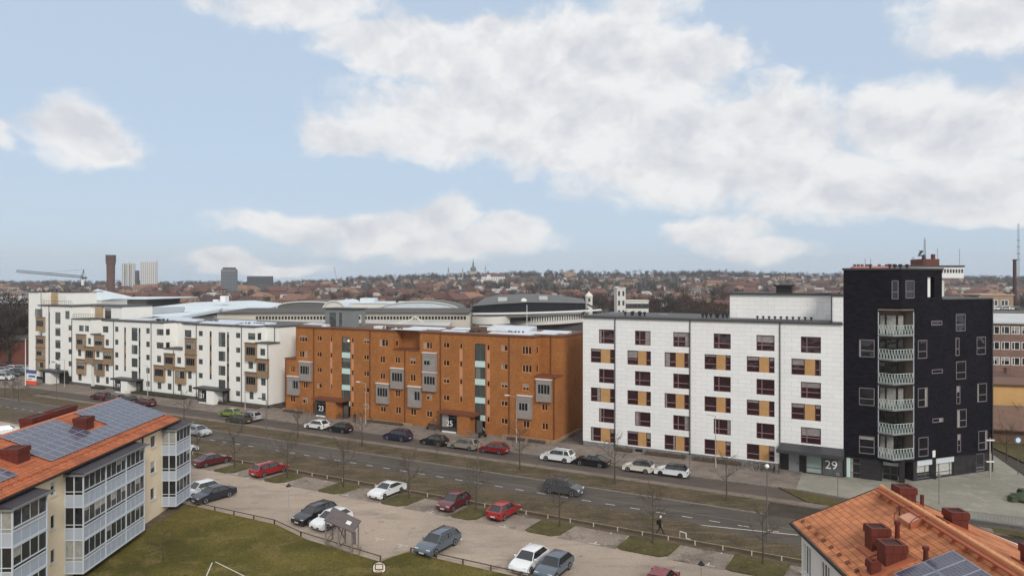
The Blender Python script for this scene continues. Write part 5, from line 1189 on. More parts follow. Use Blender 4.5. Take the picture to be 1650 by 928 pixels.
for (k, pm, px, t, hd, lb, kw) in (
    ('hatch', PLIME, 371, 83.3, 180, 'lime green hatchback parked in front of the white stepped block', {}), ('wagon', PSV, 402, 82.6, 180, 'silver estate car parked behind the dark green one, by the white block corner', {}),
    ('wagon', PDGR, 385, 78.6 + 1.5, 180, 'dark grey-green estate car on the side road below the silver estate', {}),
    ('hatch', PW_, 511, 82.9, 180, 'white hatchback parked in front of entrance 23', {}), ('hatch', PB, 548, 82.9, 180, 'black hatchback parked right behind the white hatchback by entrance 23', {}),
    ('suv', PNAVY, 641, 82.8, 180, 'dark blue off-road car parked before the orange brick block', {}), ('hatch', PB, 700, 82.9, 180, 'black hatchback parked in front of entrance 25', {}),
    ('wagon', PBEI, 748, 83.0, 180, 'beige-grey estate car parked between the black hatchback and the red car', {}), ('hatch', PR, 796, 83.0, 180, 'red hatchback parked at the kerb before the right end of the brick block', {}),
    ('suv', PW_, 899, 83.2, 180, 'white sport utility car parked before the gap between brick and white panelled blocks', {}), ('coupe', PB, 954, 83.3, 180, 'low black saloon parked in front of the white panelled block', {}),
    ('mini', paint('cream', 214, 208, 196), 1029, 83.3, 180, 'small cream car with a dark roof parked before the white panelled block', {'roofm': PBK}), ('hatch', PW_, 1083, 83.5, 180, 'white compact car with a black roof, last in the kerb row', {'roofm': PBK, 'rimm': M_RIMD}),
    ('wagon', PDR, 233, 82.6, 180, 'dark red estate car parked near entrance 19', {}), ('hatch', PB, 205, 82.9, 180, 'black hatchback parked left of the dark red estate by entrance 19', {}), ('hatch', PDG, 186, 82.8, 180, 'grey hatchback parked at the kerb left of entrance 19', {}), ('wagon', PDR, 163, 82.8, 180, 'dark maroon estate car, leftmost of the kerb row by the white block', {})):
    car(k, pm, px, 0, t, hd, lb, group=GN, **kw)
car('wagon', PSV, 318, 0, 70.8, 0, 'silver people carrier driving along the main road', name='moving_car')
car('suv', PDG, 908, 0, 70.8, 0, 'dark grey sport utility car driving on the main road past the white panelled block', name='moving_car')
GF = 'cars in the bays beside the planted islands'
for (k, pm, px, py, hd, lb) in (('saloon', PMAR, 342, 748, 82, 'dark maroon saloon in the bay behind the flats at left'), ('wagon', PPR, 434, 763, 84, 'bright red estate car nosed up to the long rail'),
    ('coupe', PW_, 624, 797, -93, 'white saloon car facing the camera between two grass islands'), ('hatch', PMAR, 731, 817, -92, 'dark red hatchback facing the camera right of the white saloon'),
    ('hatch', PPR, 812, 831, 86, 'small red hatchback with its tail to the camera, right of the dark red one'), ('hatch', PW_, 293, 730, 86, 'white car mostly hidden behind the glazed balconies at left')):
    s_, t_ = Gst(px, py); car(k, pm, 0, 0, t_, hd, lb, s=s_, z=.025, group=GF)
GS = 'cars parked along the lawn'
for (k, pm, px, py, hd, lb) in (('hatch', PW_, 322, 797, -97, 'white hatchback beside the dark saloon, partly behind the left flats'), ('saloon', paint('midnight', 30, 34, 48), 344, 804, -97, 'midnight blue saloon parked by the lawn rail at left'),
    ('wagon', PB, 508, 837, -95, 'black estate car left of the timber shelter'), ('hatch', PW_, 534, 846, -95, 'white hatchback half hidden behind the timber shelter'),
    ('wagon', PBG, 706, 884, -94, 'blue-grey estate car at the lawn rail, middle of the car park'), ('hatch', PW_, 853, 913, -92, 'white hatchback at the bottom edge, left of the blue-grey car'),
    ('hatch', PBG, 893, 923, -92, 'blue-grey hatchback at the bottom edge right of the white one'), ('hatch', PR, 1066, 946, 88, 'red car at the bottom edge of which only the roof shows')):
    s_, t_ = Gst(px, py); car(k, pm, 0, 0, t_, hd, lb, s=s_, z=.02, group=GS)
p_ = G(12, 700); car('hatch', PW_, 0, 0, 0, 60, 'white car seen over the ridge of the left orange roof', pos=p_)
# the car park at the far left
k = 0
for (px, py, pm, kd, lb) in ((6, 600, PSV, 'wagon', 'silver estate leftmost in the distant car park'), (16, 607, PB, 'hatch', 'black hatchback second from left in the distant car park'), (22, 597, PW_, 'hatch', 'white car in the back row of the distant car park'),
    (31, 604, PDG, 'suv', 'grey car beside the white block end in the distant car park'), (36, 597, PSV, 'hatch', 'silver car in the back row by the white block end'), (9, 592, PDR, 'hatch', 'dark red car at the back of the distant car park')):
    car(kd, pm, 0, 0, 0, 30, lb, pos=G(px, py, .14), group='cars in the distant car park')
van = car('van', PW_, 0, 0, 0, 25, 'white van at the left edge in front of the distant car park', pos=G(6, 612, .14)); van['category'] = 'van'
for i, (px, py, pm, lb) in enumerate(((1606, 498, PW_, 'white car, left one of those far off above the brick school'), (1618, 496, PSV, 'silver car far off above the brick school roof'), (1630, 494, PW_, 'white car farther up, above the brick school'), (1641, 498, PDG, 'grey car at the right edge above the brick school'))):
    car('hatch', pm, 0, 0, 0, 40, lb, pos=at(px, 250, hz(py, 250)) + Vector((0, 0, -hz(py, 250) + 13.2)), group='distant cars above the school')
# ================================================================ bare trees
M_BARK = mat('bark', srgb(74, 66, 58), noise=.2, nscale=3, rough=.95)
M_TWIG = mat('twigs', srgb(78, 68, 60), noise=.15, nscale=.4, rough=.95)
def bare_tree(seed, H=6.0, tr=.09, spread=.42, levels=4, first=.32, n1=7, lean=0):
    """tapered trunk with limbs; the crown is branch upon branch down to twigs"""
    rnd = random.Random(seed); tk = MB(); cr = MB()
    pts = [Vector((0, 0, 0))]
    for i in range(1, 9): pts.append(Vector((lean * (i / 8) ** 1.5 * H * .2 + rnd.uniform(-.03, .03) * H * .2, rnd.uniform(-.03, .03) * H * .2, H * .82 * i / 8)))
    for i in range(8): tk.tube(pts[i], pts[i + 1], tr * (1.25 if i == 0 else 1) * (1 - i / 9.5), tr * (1 - (i + 1) / 9.5), 6, caps=(i == 7))
    def grow(p, d, L, r, lv):
        n = 3; q = p
        for i in range(n):
            d = (d + Vector((rnd.uniform(-.16, .16), rnd.uniform(-.16, .16), rnd.uniform(-.02, .14)))).normalized(); q2 = q + d * L / n
            cr.tube(q, q2, max(r * (1 - i * .25), .011), max(r * (1 - (i + 1) * .25), .010), 4 if lv > 1 else 3, caps=False)
            if lv < levels:
                for _ in range(2 if lv < 3 else 3):
                    if rnd.random() < .85:
                        a = d.cross(Vector((rnd.uniform(-1, 1), rnd.uniform(-1, 1), rnd.uniform(-1, 1)))).normalized()
                        grow(q2 if rnd.random() < .6 else (q + q2) / 2, (d * .75 + a * rnd.uniform(.45, .85) + Vector((0, 0, .12))).normalized(), L * rnd.uniform(.42, .62), r * .5, lv + 1)
            q = q2
    for i in range(n1):
        f = first + (1 - first) * (i + .3) / n1; k = f * 8; j = min(int(k), 7); p = pts[j].lerp(pts[j + 1], k - j)
        ph = i * 2.4 + rnd.uniform(-.4, .4); up = .35 + .6 * f
        grow(p, Vector((cos(ph), sin(ph), up)).normalized(), H * spread * (1.15 - .6 * f) * rnd.uniform(.8, 1.1), tr * .5 * (1.2 - f * .6), 1)
    return tk.mesh('trunk', M_BARK), cr.mesh('crown', M_TWIG)
TREES = [bare_tree(3, 5.6, .085, .40, 3), bare_tree(11, 6.6, .10, .36, 3), bare_tree(23, 5.0, .075, .42, 3, n1=6), bare_tree(31, 8.0, .12, .36, 3, n1=9)]
def tree(i, pos, rz, sc, label, group, name='bare_tree'):
    e_ = empty(name, pos, rz, label, 'tree', group); e_.scale = (sc,) * 3
    obj('trunk', TREES[i][0], e_); obj('crown', TREES[i][1], e_); return e_
GT = 'young bare trees in the verge along the far side'
for (s, t, i, sc, lb) in ((-104.0, 76.5, 0, 1.0, 'bare verge tree right of entrance 21, above the silver car'), (-89.5, 76.2, 2, .6, 'small bare verge tree by the dark green car'), (-77.6, 76.5, 0, 1.0, 'bare verge tree in front of entrance 23'),
    (-65.4, 76.9, 1, .85, 'bare verge tree before the brick block, left of the dark blue car'), (-52.2, 76.6, 2, .55, 'short bare verge tree below entrance 25'), (-39.8, 76.9, 3, .78, 'wide bare verge tree between the red car and the white one'),
    (-27.1, 76.8, 1, .95, 'bare verge tree in front of the cream car'), (-14.3, 76.7, 1, .85, 'spreading bare verge tree below the bicycles'), (-118, 76.6, 2, .9, 'slim bare verge tree below the dark red estate car'), (-158, 76.5, 0, .9, 'bare tree in the far left verge')):
    tree(i, ST(s, t, .08), s * 1.7, sc, lb, GT)
GI = 'young bare trees on the grass islands'
for (s, t, i, sc, lb) in ((-80, 60.8, 2, .85, 'bare island tree beside the dark maroon saloon'), (-72.2, 60.3, 0, .95, 'bare island tree between the maroon saloon and the red estate'), (-63.2, 60.6, 3, .72, 'leaning bare island tree right of the red estate'),
    (-54.4, 60.7, 0, 1.05, 'bare island tree left of the white saloon'), (-45.2, 60.9, 0, 1.0, 'bare island tree right of the white saloon'), (-36.8, 61.2, 3, .68, 'leaning bare island tree between the two small red cars'),
    (-27.1, 60.8, 3, .66, 'forked bare island tree below the driving grey car'), (-17.9, 61.0, 3, .72, 'tall bare island tree beside the walking person'), (-8.4, 61.1, 1, .78, 'thin bare island tree next to the right orange roof')):
    tree(i, ST(s, t, .09), s * 2.3 + 1, sc, lb, GI)
p_ = G(262, 905); tree(2, p_, 1, .6, 'thin sapling on the lawn beside the glazed balconies', 'saplings on the lawn')
for (px, py, i, sc, lb) in ((1622, 742, 0, .95, 'bare tree on the lawn right of the black building'), (1640, 700, 1, .8, 'bare tree behind the round blue sign'), (1606, 700, 2, .9, 'bare tree close to the edge of the black building')):
    tree(i, G(px, py, .1), i, sc, lb, 'bare trees on the park lawn')
for (px, py, i, sc, lb) in ((30, 646, 2, .9, 'bare tree left of the blue and orange sign board'), (8, 640, 0, .9, 'bare tree at the left edge near the forecourt')):
    tree(i, G(px, py, .1), i, sc, lb, 'bare trees by the forecourt')

# ================================================================ street furniture
M_POLE = mat('grey_pole', srgb(96, 94, 92), rough=.6, noise=.06); M_POLEL = mat('light_pole', srgb(168, 160, 152), rough=.6, noise=.06)
M_GLOBE = mat('opal_globe', srgb(236, 234, 226), rough=.3, noise=0)
def lamp(pos, h, arm, label, m=None, globe=False, group='street lamps', r=.075, rz=0):
    m = m or M_POLE; e_ = empty('street_lamp', pos, rz, label, 'street lamp', group)
    b = MB(); b.tube((0, 0, 0), (0, 0, h), r, r * .6, 8); b.tube((0, 0, 0), (0, 0, 1.0), r * 1.35, r * 1.3, 8); b.build('pole', m, e_)
    if globe:
        b = MB(); b.smooth = True; b.lathe([(.02, h - .05), (.13, h + .0), (.2, h + .12), (.2, h + .20), (.13, h + .32), (.02, h + .36)], 12); b.build('globe', M_GLOBE, e_)
    else:
        b = MB(); b.tube((0, 0, h - .05), (arm, 0, h + .12), .035, .03, 6); b.build('arm', m, e_)
        b = MB(); sg = 1 if arm > 0 else -1; b.box(min(arm - .1 * sg, arm + .6 * sg), max(arm - .1 * sg, arm + .6 * sg), -.14, .14, h + .05, h + .18); b.build('lamp_head', M_WCAP if m is M_POLEL else M_POLE, e_)
    return e_
def Sg(px, py): s_, t_ = Gst(px, py); return ST(s_, t_, .07)
for (px, py, top, kw, lb) in (
    (429, 738, 645, {}, 'tall dark street lamp on the near verge below entrance 21'), (770, 794, 700, {}, 'dark street lamp with a small sign plate on the near verge, middle of the picture'),
    (1236, 874, 755, {'globe': True}, 'street lamp with a white globe, near the right orange roof'),
    (20, 668, 600, {}, 'dark street lamp at the far left of the near verge'), (32, 690, 612, {}, 'dark lamp post just above the left flats'), (91, 655, 585, {}, 'slim dark lamp post below the leftmost entrance')):
    p = Sg(px, py); h = (py - top) / 1100 * p.y; lamp(p, h, -.5 if kw else -.9, lb, rz=TH, **kw)
for (px, py, top, lb) in ((589, 686, 618, 'pale lamp post before the brick block between entrances 23 and 25'), (832, 715, 640, 'pale lamp post at the right part of the brick block'), (1153, 755, 671, 'pale lamp post before the middle of the white panelled block'),
                          (395, 662, 604, 'pale lamp post at the right end of the white stepped block'), (238, 640, 590, 'pale lamp post near entrance 19'), (104, 625, 580, 'pale lamp post in front of the left end of the white stepped block')):
    p = Sg(px, py); h = (py - top) / 1100 * p.y; lamp(p, h, -1.3, lb, m=M_POLEL, group='pale lamp posts on the pavement', rz=TH + pi / 2 * 0)
p = G(1595, 770); e_ = empty('street_lamp', p, 0, 'pale pole with two pairs of short arms at the black building corner', 'street lamp')
b = MB(); b.tube((0, 0, 0), (0, 0, 4.9), .09, .07, 8); b.build('pole', M_POLEL, e_); b = MB(); b.box(-.5, .5, -.12, .12, 4.55, 4.68); b.box(-.45, .45, -.12, .12, 1.95, 2.08); b.build('lamp_head', M_WCAP, e_)
# park lamps in the car park with a mushroom top
for (px, py, top, lb) in ((465, 842, 781, 'mushroom-topped lamp in the car park left of the black estate car'), (1130, 975, 906, 'mushroom-topped lamp at the bottom edge near the right roof')):
    p = G(px, py); h = (py - top) / 1100 * p.y; e_ = empty('park_lamp', p, 0, lb, 'park lamp', 'mushroom lamps of the car park')
    b = MB(); b.tube((0, 0, 0), (0, 0, h - .35), .05, .04, 8); b.build('pole', M_POLEL, e_); b = MB(); b.lathe([(.07, h - .35), (.12, h - .18), (.12, h - .12)], 10); b.build('lamp_glass', M_GLOBE, e_)
    b = MB(); b.lathe([(.27, h - .14), (.27, h - .10), (.14, h + .0), (.08, h + .12), (.02, h + .14)], 12); b.build('lamp_cap', M_BLK, e_)
# plain posts with small signs
for (px, py, hh, lb) in ((1350, 800, 2.6, 'thin dark sign post in front of number 29'), (1513, 812, 3.2, 'thin dark post before the shop window of the black building'), (1111, 770, 2.7, 'sign post behind the white car with a black roof'), (702, 700, 2.4, 'short pole beside the black hatchback near entrance 25'), (136, 618, 2.8, 'sign post near the left entrance of the white block'), (293, 640, 2.5, 'sign post left of entrance 21')):
    p = G(px, py, .1); e_ = empty('sign_post', p, TH, lb, 'sign post', 'thin posts along the pavement'); b = MB(); b.tube((0, 0, 0), (0, 0, hh), .035, n=6); b.build('pole', M_POLE, e_)
    b = MB(); b.lathe([(.0, -.015), (.2, -.015), (.2, .015), (.0, .015)], 12); b.v = [(x, z, y + hh - .1) for x, y, z in b.v]; b.build('sign_disc', M_ZINC, e_)
p = G(1640, 765, .1); e_ = empty('road_sign', p, 0, 'round blue sign on a pole on the lawn at right', 'road sign'); b = MB(); b.tube((0, 0, 0), (0, 0, 4.3), .04, n=6); b.build('pole', M_POLE, e_)
b = MB(); b.lathe([(.0, -.015), (.45, -.015), (.45, .015), (.0, .015)], 20); b.v = [(x, z - .05, y + 4.3) for x, y, z in b.v]; d_ = b.build('sign_disc', mat('sign_blue', srgb(60, 104, 150), noise=.03), e_)
b = MB(); b.lathe([(.0, -.005), (.3, -.005), (.3, .005), (.0, .005)], 20); b.v = [(x, z - .075, y + 4.3) for x, y, z in b.v]; b.cur = 0; b.build('sign_symbol', M_WCAP, e_)
# rails
M_RAILW = mat('weathered_rail', srgb(150, 134, 108), noise=.2, nscale=3, fine=.2); M_RAILD = mat('dark_rail', srgb(84, 74, 60), noise=.2, nscale=2)
M_POSTW = mat('pale_post', srgb(196, 188, 172), noise=.1)
b = MB(); b.M = Matrix.Rotation(TH, 4, 'Z'); b.box(-110, 4, 62.42, 62.56, .28, .44); fe = empty('low_rail', ST(-50, 62.5), TH, 'long low dark timber rail with pale top and posts between car park and road', 'rail')
b = MB(T(50, -62.5)); b.box(-110, 4, 62.44, 62.56, .20, .40); b.build('rail', M_RAILD, fe); b = MB(T(50, -62.5)); b.box(-110, 4, 62.46, 62.54, .40, .43); b.build('rail_cap', M_RAILW, fe)
b = MB(T(50, -62.5)); s = -110
while s < 4: b.box(s, s + .10, 62.39, 62.44, .0, .45); s += 2.45
b.build('post', M_POSTW, fe); fe.children[-1]['kind'] = 'stuff'
def rail(pts, label, h=.42, step=2.6):
    e_ = empty('lawn_rail', ST(*pts[0]), TH, label, 'rail', 'dark rails along the lawn'); o = Vector((pts[0][0], pts[0][1], 0)); b = MB(T(-o.x, -o.y)); q = MB(T(-o.x, -o.y))
    for (a, c) in zip(pts, pts[1:]):
        a = Vector(a + (h,)); c = Vector(c + (h,)); b.bar(a, c, .05, .08); n = max(1, int((c - a).length / step))
        for i in range(n + 1): p = a.lerp(c, i / n); q.box(p.x - .05, p.x + .05, p.y - .05, p.y + .05, -.05, h + .04)
    b.build('rail', M_RAILD, e_); q.build('post', M_RAILD, e_)
rail([(-66.5, 48.25), (-52.3, 48.45), (-47.6, 47.3), (-37.4, 46.35)], 'dark timber rail between lawn and the left part of the car park')
rail([(-36.2, 49.05), (-20, 49.2)], 'dark timber rail along the lawn below the blue-grey estate car')
b = MB(); a, c = ST(-37.4, 46.35, .1), ST(-36.4, 49.0, .1); b.bar(a, c, .12, .12); tag(b.build('kerb_stone', M_RAILW), 'pale kerb closing the step in the lawn edge', 'kerb')
# barrier at the gap in the long rail and the pale marks beside it
p = ST(-15.4, 63.0, 0); e_ = empty('bent_rail', p, TH, 'pale cranked handrail at the footpath behind the walking person', 'handrail')
b = MB(); b.tube((-.6, .3, .75), (.0, .2, .7), .035, n=6); b.tube((.0, .2, .7), (.05, .05, .3), .035, n=6); b.tube((.05, .05, .3), (.45, .0, .26), .035, n=6); b.tube((-.6, .3, 0), (-.6, .3, .75), .02, n=5); b.tube((.45, 0, 0), (.45, 0, .26), .02, n=5)
b.build('handrail', M_WCAP, e_)
# railing beside the road at right
e_ = empty('road_railing', G(1600, 845), 0, 'grey bar railing beside the road at the right edge', 'railing'); o = G(1600, 845); b = MB(T(-o.x, -o.y)); a, c = G(1545, 838), G(1700, 858)
for zz in (.25, 1.05): b.bar(a + Vector((0, 0, zz)), c + Vector((0, 0, zz)), .05)
n = 70
for i in range(n): p = a.lerp(c, i / n); b.tube(p, p + Vector((0, 0, 1.05)), .022, n=4)
b.build('bars', M_ZINC, e_)
# cube bollards and round planter in the plaza
for (px, py, sc, lb) in ((1632, 808, 1, 'small dark green cube planter on the plaza'), (1648, 798, 1.15, 'dark green planter at the right edge of the plaza')):
    p = G(px, py, .1); b = MB(); w_ = .35 * sc; b.box(-w_, w_, -w_, w_, 0, .5); b.box(-w_ * .85, w_ * .85, -w_ * .85, w_ * .85, .5, .62 * sc); tag(b.build('planter', mat('green_planter', srgb(62, 72, 50), noise=.25), None, p), lb, 'planter')
p = G(1655, 806, .1); b = MB(); b.lathe([(1.5, 0), (1.6, .25), (1.55, .35), (1.1, .55), (.3, .65)], 24); tag(b.build('round_planter', MATS['green_planter'], None, p), 'low round planted bed at the right edge of the plaza', 'planter')
# ---- sign board at the far left
p = G(50, 622); e_ = empty('sign_board', p, radians(-24), 'blue, white and orange sign board at the left end of the white stepped block', 'sign board')
k = p.y / 1100; wS, hS = 27 * k, 26 * k
b = MB(); b.box(-wS / 2 + .2, -wS / 2 + .35, .05, .2, -.2, hS); b.box(wS / 2 - .35, wS / 2 - .2, .05, .2, -.2, hS); b.build('post', M_ZINC, e_)
for (z0, z1, m, nm) in ((.55, .92, mat('sign_orange', srgb(226, 84, 40), noise=.06), 'orange_field'), (.92, 1.0 + 1.9, M_WCAP, 'white_field'), (2.9, hS, mat('sign_navy', srgb(70, 92, 138), noise=.06), 'blue_field')):
    b = MB(); zz0 = {'orange_field': .35, 'white_field': .35 + (hS - .35) * .27, 'blue_field': .35 + (hS - .35) * .76}[nm]; zz1 = {'orange_field': .35 + (hS - .35) * .27, 'white_field': .35 + (hS - .35) * .76, 'blue_field': hS}[nm]
    b.box(-wS / 2, wS / 2, -.05, .05, zz0, zz1); b.build(nm, m, e_)
b = MB(); b.box(-wS * .2, wS * .42, -.07, -.05, hS * .56, hS * .68); b.box(-wS * .3, wS * .1, -.07, -.05, hS * .42, hS * .46); b.build('lettering_band', MATS['sign_navy'], e_)
e_ = empty('flagpole', G(41, 622), 0, 'white pole rising beside the blue and orange sign board', 'pole'); b = MB(); b.tube((0, 0, 0), (0, 0, 10.5), .10, .06, 8); b.build('pole', M_WCAP, e_); b = MB(); b.lathe([(.02, 10.5), (.12, 10.56), (.02, 10.7)], 8); b.build('finial', M_WCAP, e_)
# ---- timber shelter over the edge of the lawn
M_SHW = mat('grey_timber', srgb(128, 118, 110), noise=.2, nscale=2, rough=.9); M_SHR = mat('shelter_roof', srgb(100, 90, 90), noise=.18, nscale=2, rough=.85)
def P3(px, py, h): v = G(px, py, h); return v
base = [G(526, 876), G(546, 884), G(567, 892), G(540, 868)]
o = G(546, 880); e_ = empty('timber_shelter', o, 0, 'grey timber shelter with a dark sloping roof on stilts at the lawn edge', 'shelter')
MO = T(-o.x, -o.y, 0)
A_, B_, C_ = G(525, 877), G(545.5, 883), G(567, 893); dn = Vector((.2, .98, 0)) * 1.35
b = MB(MO)
for p in (A_, B_, C_, A_ + dn, B_ + dn, C_ + dn): b.bar(p, p + Vector((0, 0, 2.05)), .12)
b.bar(A_ + Vector((0, 0, .12)), A_ + dn + Vector((0, 0, .12)), .1); b.bar(B_ + Vector((0, 0, .12)), B_ + dn + Vector((0, 0, .12)), .1); b.bar(C_ + Vector((.7, -.4, .12)), C_ + dn + Vector((.2, .2, .12)), .1); b.bar(A_ + Vector((0, 0, .12)), C_ + Vector((0, 0, .12)), .1)
b.bar(A_ + Vector((0, 0, .3)), B_ + Vector((0, 0, 2.2)), .08); b.bar(A_ + dn + Vector((0, 0, 2.2)), B_ + dn + Vector((0, 0, .3)), .08); b.bar(B_ + Vector((0, 0, .3)), B_ + dn + Vector((0, 0, 2.0)), .08)
b.build('frame', M_SHW, e_)
rp = [G(528, 836.5, 2.35), G(569, 854, 2.1), G(574, 841, 3.0), G(531, 821, 3.3)]
rp = [A_ + Vector((-.1, -.25, 2.25)), C_ + Vector((.15, -.25, 1.95)), C_ + dn + Vector((.2, .2, 2.35)), A_ + dn + Vector((.0, .2, 2.85))]
b = MB(MO); up = Vector((0, 0, .09)); b.add([*rp, *[p + up for p in rp]], [(3, 2, 1, 0), (4, 5, 6, 7), (0, 1, 5, 4), (1, 2, 6, 5), (2, 3, 7, 6), (3, 0, 4, 7)])
rf_ = b.build('roof', M_SHR, e_)
dr = (rp[2] - rp[1]).normalized(); da = (rp[1] - rp[0]).normalized(); cc = rp[0].lerp(rp[1], .72) + dr * .9 + Vector((0, 0, .12))
b = MB(MO); b.add([cc - da * .3 - dr * .25, cc + da * .3 - dr * .25, cc + da * .3 + dr * .25, cc - da * .3 + dr * .25], [(0, 1, 2, 3)]); b.build('roof_notice', M_WCAP, e_)
b = MB(MO); b.box(C_.x - .05 , C_.x + .35, C_.y - .05, C_.y + .05, .9, 2.0); b.build('side_box', M_SHR, e_)
# ---- basketball backboard on its pole
p = G(611, 948); k = p.y / 1100; e_ = empty('basketball_hoop', p, radians(2), 'white round-topped basketball backboard with a small black square on a pole', 'basketball hoop')
zt = (948 - 904) * k; zb_ = (948 - 922) * k; wb_ = 11.2 * k
b = MB(); b.tube((0, .6, 0), (0, .6, zt - .5), .07, .06, 8); b.tube((0, .6, zt - .6), (0, .05, zt - .6), .05, n=6); b.build('pole', M_POLE, e_)
def fan(w_, z0, z1, y0, y1, n=10):
    rr_ = w_ * .75; pts = [(-w_, z0 + .12), (-w_ + .1, z0), (w_ - .1, z0), (w_, z0 + .12)]
    pts += [(w_ * cos(pi * i / n * 1.0), z1 - rr_ + rr_ * sin(pi * i / n)) for i in range(n + 1)]
    q = MB(Matrix(((1, 0, 0, 0), (0, 0, 1, 0), (0, 1, 0, 0), (0, 0, 0, 1)))); q.prism(pts, y0, y1); return q
fan(wb_, zb_, zt, -.02, .04).build('backboard_rim', M_BLK, e_); fan(wb_ - .07, zb_ + .06, zt - .06, -.05, -.02).build('backboard', mat('cream_board', srgb(222, 214, 198), noise=.05), e_)
b = MB(); c0, c1 = zb_ + .25, zb_ + .72; 
for (a, c, d, f) in ((-.32, .32, c0, c0 + .06), (-.32, .32, c1 - .06, c1), (-.32, -.26, c0, c1), (.26, .32, c0, c1)): b.box(a, c, -.07, -.05, d, f)
b.build('target_square', M_BLK, e_)
b = MB()
for i in range(12): a0, a1 = 2 * pi * i / 12, 2 * pi * (i + 1) / 12; b.tube((.23 * cos(a0), -.33 + .23 * sin(a0), c0 - .05), (.23 * cos(a1), -.33 + .23 * sin(a1), c0 - .05), .018, n=4)
b.build('hoop_ring', mat('hoop_orange', srgb(170, 80, 50)), e_)
# ---- bicycles by entrance 29 and along the other entrances
M_BIKE = mat('bicycle_frame', srgb(44, 44, 48), noise=.05, rough=.4)
def bike_meshes():
    f = MB(); R_ = .33; a, c = (-.52, 0, R_), (.52, 0, R_); bb = (-.08, 0, .3); st = (-.22, 0, .82); hd = (.36, 0, .85)
    for p, q in ((a, bb), (a, st), (bb, st), (bb, hd), (st, hd), (hd, c), (hd, (.30, 0, 1.0))): f.tube(p, q, .022, n=5)
    f.tube((.28, -.27, 1.02), (.28, .27, 1.02), .02, n=5); f.box(-.36, -.10, -.07, .07, .88, .94); f.tube(st, (-.24, 0, .9), .02, n=5); f.tube((.5, -.0, .7), (.56, 0, .8), .01, n=4)
    w = MB()
    for i in range(16):
        a0, a1 = 2 * pi * i / 16, 2 * pi * (i + 1) / 16; w.tube((R_ * cos(a0), 0, R_ * sin(a0)), (R_ * cos(a1), 0, R_ * sin(a1)), .026, n=4, caps=False)
        if i % 2 == 0: w.tube((0, 0, 0), (R_ * cos(a0), 0, R_ * sin(a0)), .006, n=3, caps=False)
    return f.mesh('frame', M_BIKE), w.mesh('wheel', M_TYRE)
BK = bike_meshes()
def bike(pos, rz, lb, gp):
    e_ = empty('bicycle', pos, rz, lb, 'bicycle', gp); obj('frame', BK[0], e_); obj('wheel', BK[1], e_, (-.52, 0, .33)); obj('wheel', BK[1], e_, (.52, 0, .33))
for i in range(5): bike(ST(S_at(1223 + i * 8, 90.6), 90.6, .12), TH + radians(60 + i * 9), 'dark bicycle standing in the row left of entrance 29', 'bicycles left of entrance 29')
bike(ST(S_at(1211, 91.2), 91.2, .12), TH + radians(10), 'lone dark bicycle against the wall, leftmost near entrance 29', 'bicycles left of entrance 29')
for i, px in enumerate((550, 556)): bike(ST(S_at(px, 90.6), 90.6, .12), TH + radians(40 + 30 * i), 'dark bicycle standing in the recess right of entrance 23', 'bicycles at entrance 23')
for i, px in enumerate((352, 358, 364)): bike(ST(S_at(px, 90.0), 90.0, .12), TH + radians(30 * i), 'dark bicycle standing right of entrance 21', 'bicycles at entrance 21')
# ---- moped under a pale cover right of entrance 25
p = ST(S_at(777, 89.6), 89.6, .12); e_ = empty('moped', p, TH + radians(60), 'dark moped with a white windshield standing right of entrance 25', 'moped')
b = MB(); b.box(-.6, .3, -.16, .16, .35, .62); b.box(-.65, .0, -.15, .15, .62, .8); b.prism([(.25, -.2), (.45, -.2), (.45, .2), (.25, .2)], .3, 1.0); b.build('body', M_BLK, e_)
b = MB(Matrix.Rotation(radians(90), 4, 'X')); b.lathe([(.12, -.06), (.26, -.06), (.26, .06), (.12, .06)], 14)
for x in (-.55, .55): obj('wheel', b.mesh('wheel', M_TYRE), e_, (x, 0, .26))
b = MB(); b.add([(.42, -.3, 1.0), (.42, .3, 1.0), (.15, .32, 1.55), (.15, -.32, 1.55), (-.3, .3, 1.75), (-.3, -.3, 1.75)], [(0, 1, 2, 3), (3, 2, 4, 5)]); b.build('windshield', M_WCAP, e_)
# ---- shrubs and hedges at the foot of the buildings
M_SHRUB = mat('brown_hedge_twigs', srgb(84, 70, 58), noise=.3, nscale=4, fine=.3); M_SHRUBG = mat('dark_green_shrub', srgb(58, 60, 42), noise=.3, nscale=4, fine=.3)
def hedge(s0, s1, t0, t1, h, m, label, z=.1, dens=60):
    rnd = random.Random(int(s0 * 10)); b = MB(); n = int((s1 - s0) * dens * (t1 - t0 + .5)); L_ = s1 - s0; Wd = t1 - t0
    b.box(-L_ / 2 + .12, L_ / 2 - .12, .1, Wd - .1, 0, h * .6)
    for _ in range(n):
        x, y, z_ = rnd.uniform(-L_ / 2, L_ / 2), rnd.uniform(0, Wd), rnd.uniform(.05, h) * (1 - .25 * rnd.random()); d = Vector((rnd.uniform(-1, 1), rnd.uniform(-1, 1), rnd.uniform(-.2, 1.2))).normalized() * rnd.uniform(.08, .2); q = d.cross(Vector((rnd.random(), rnd.random(), .3))).normalized() * rnd.uniform(.02, .05)
        p = Vector((x, y, z_)); b.add([p - q, p + q, p + d + q * .5, p + d - q * .5], [(0, 1, 2, 3)])
    tag(b.build('hedge', m, None, ST((s0 + s1) / 2, t0, z), TH), label, 'hedge', 'low hedges along the building fronts')
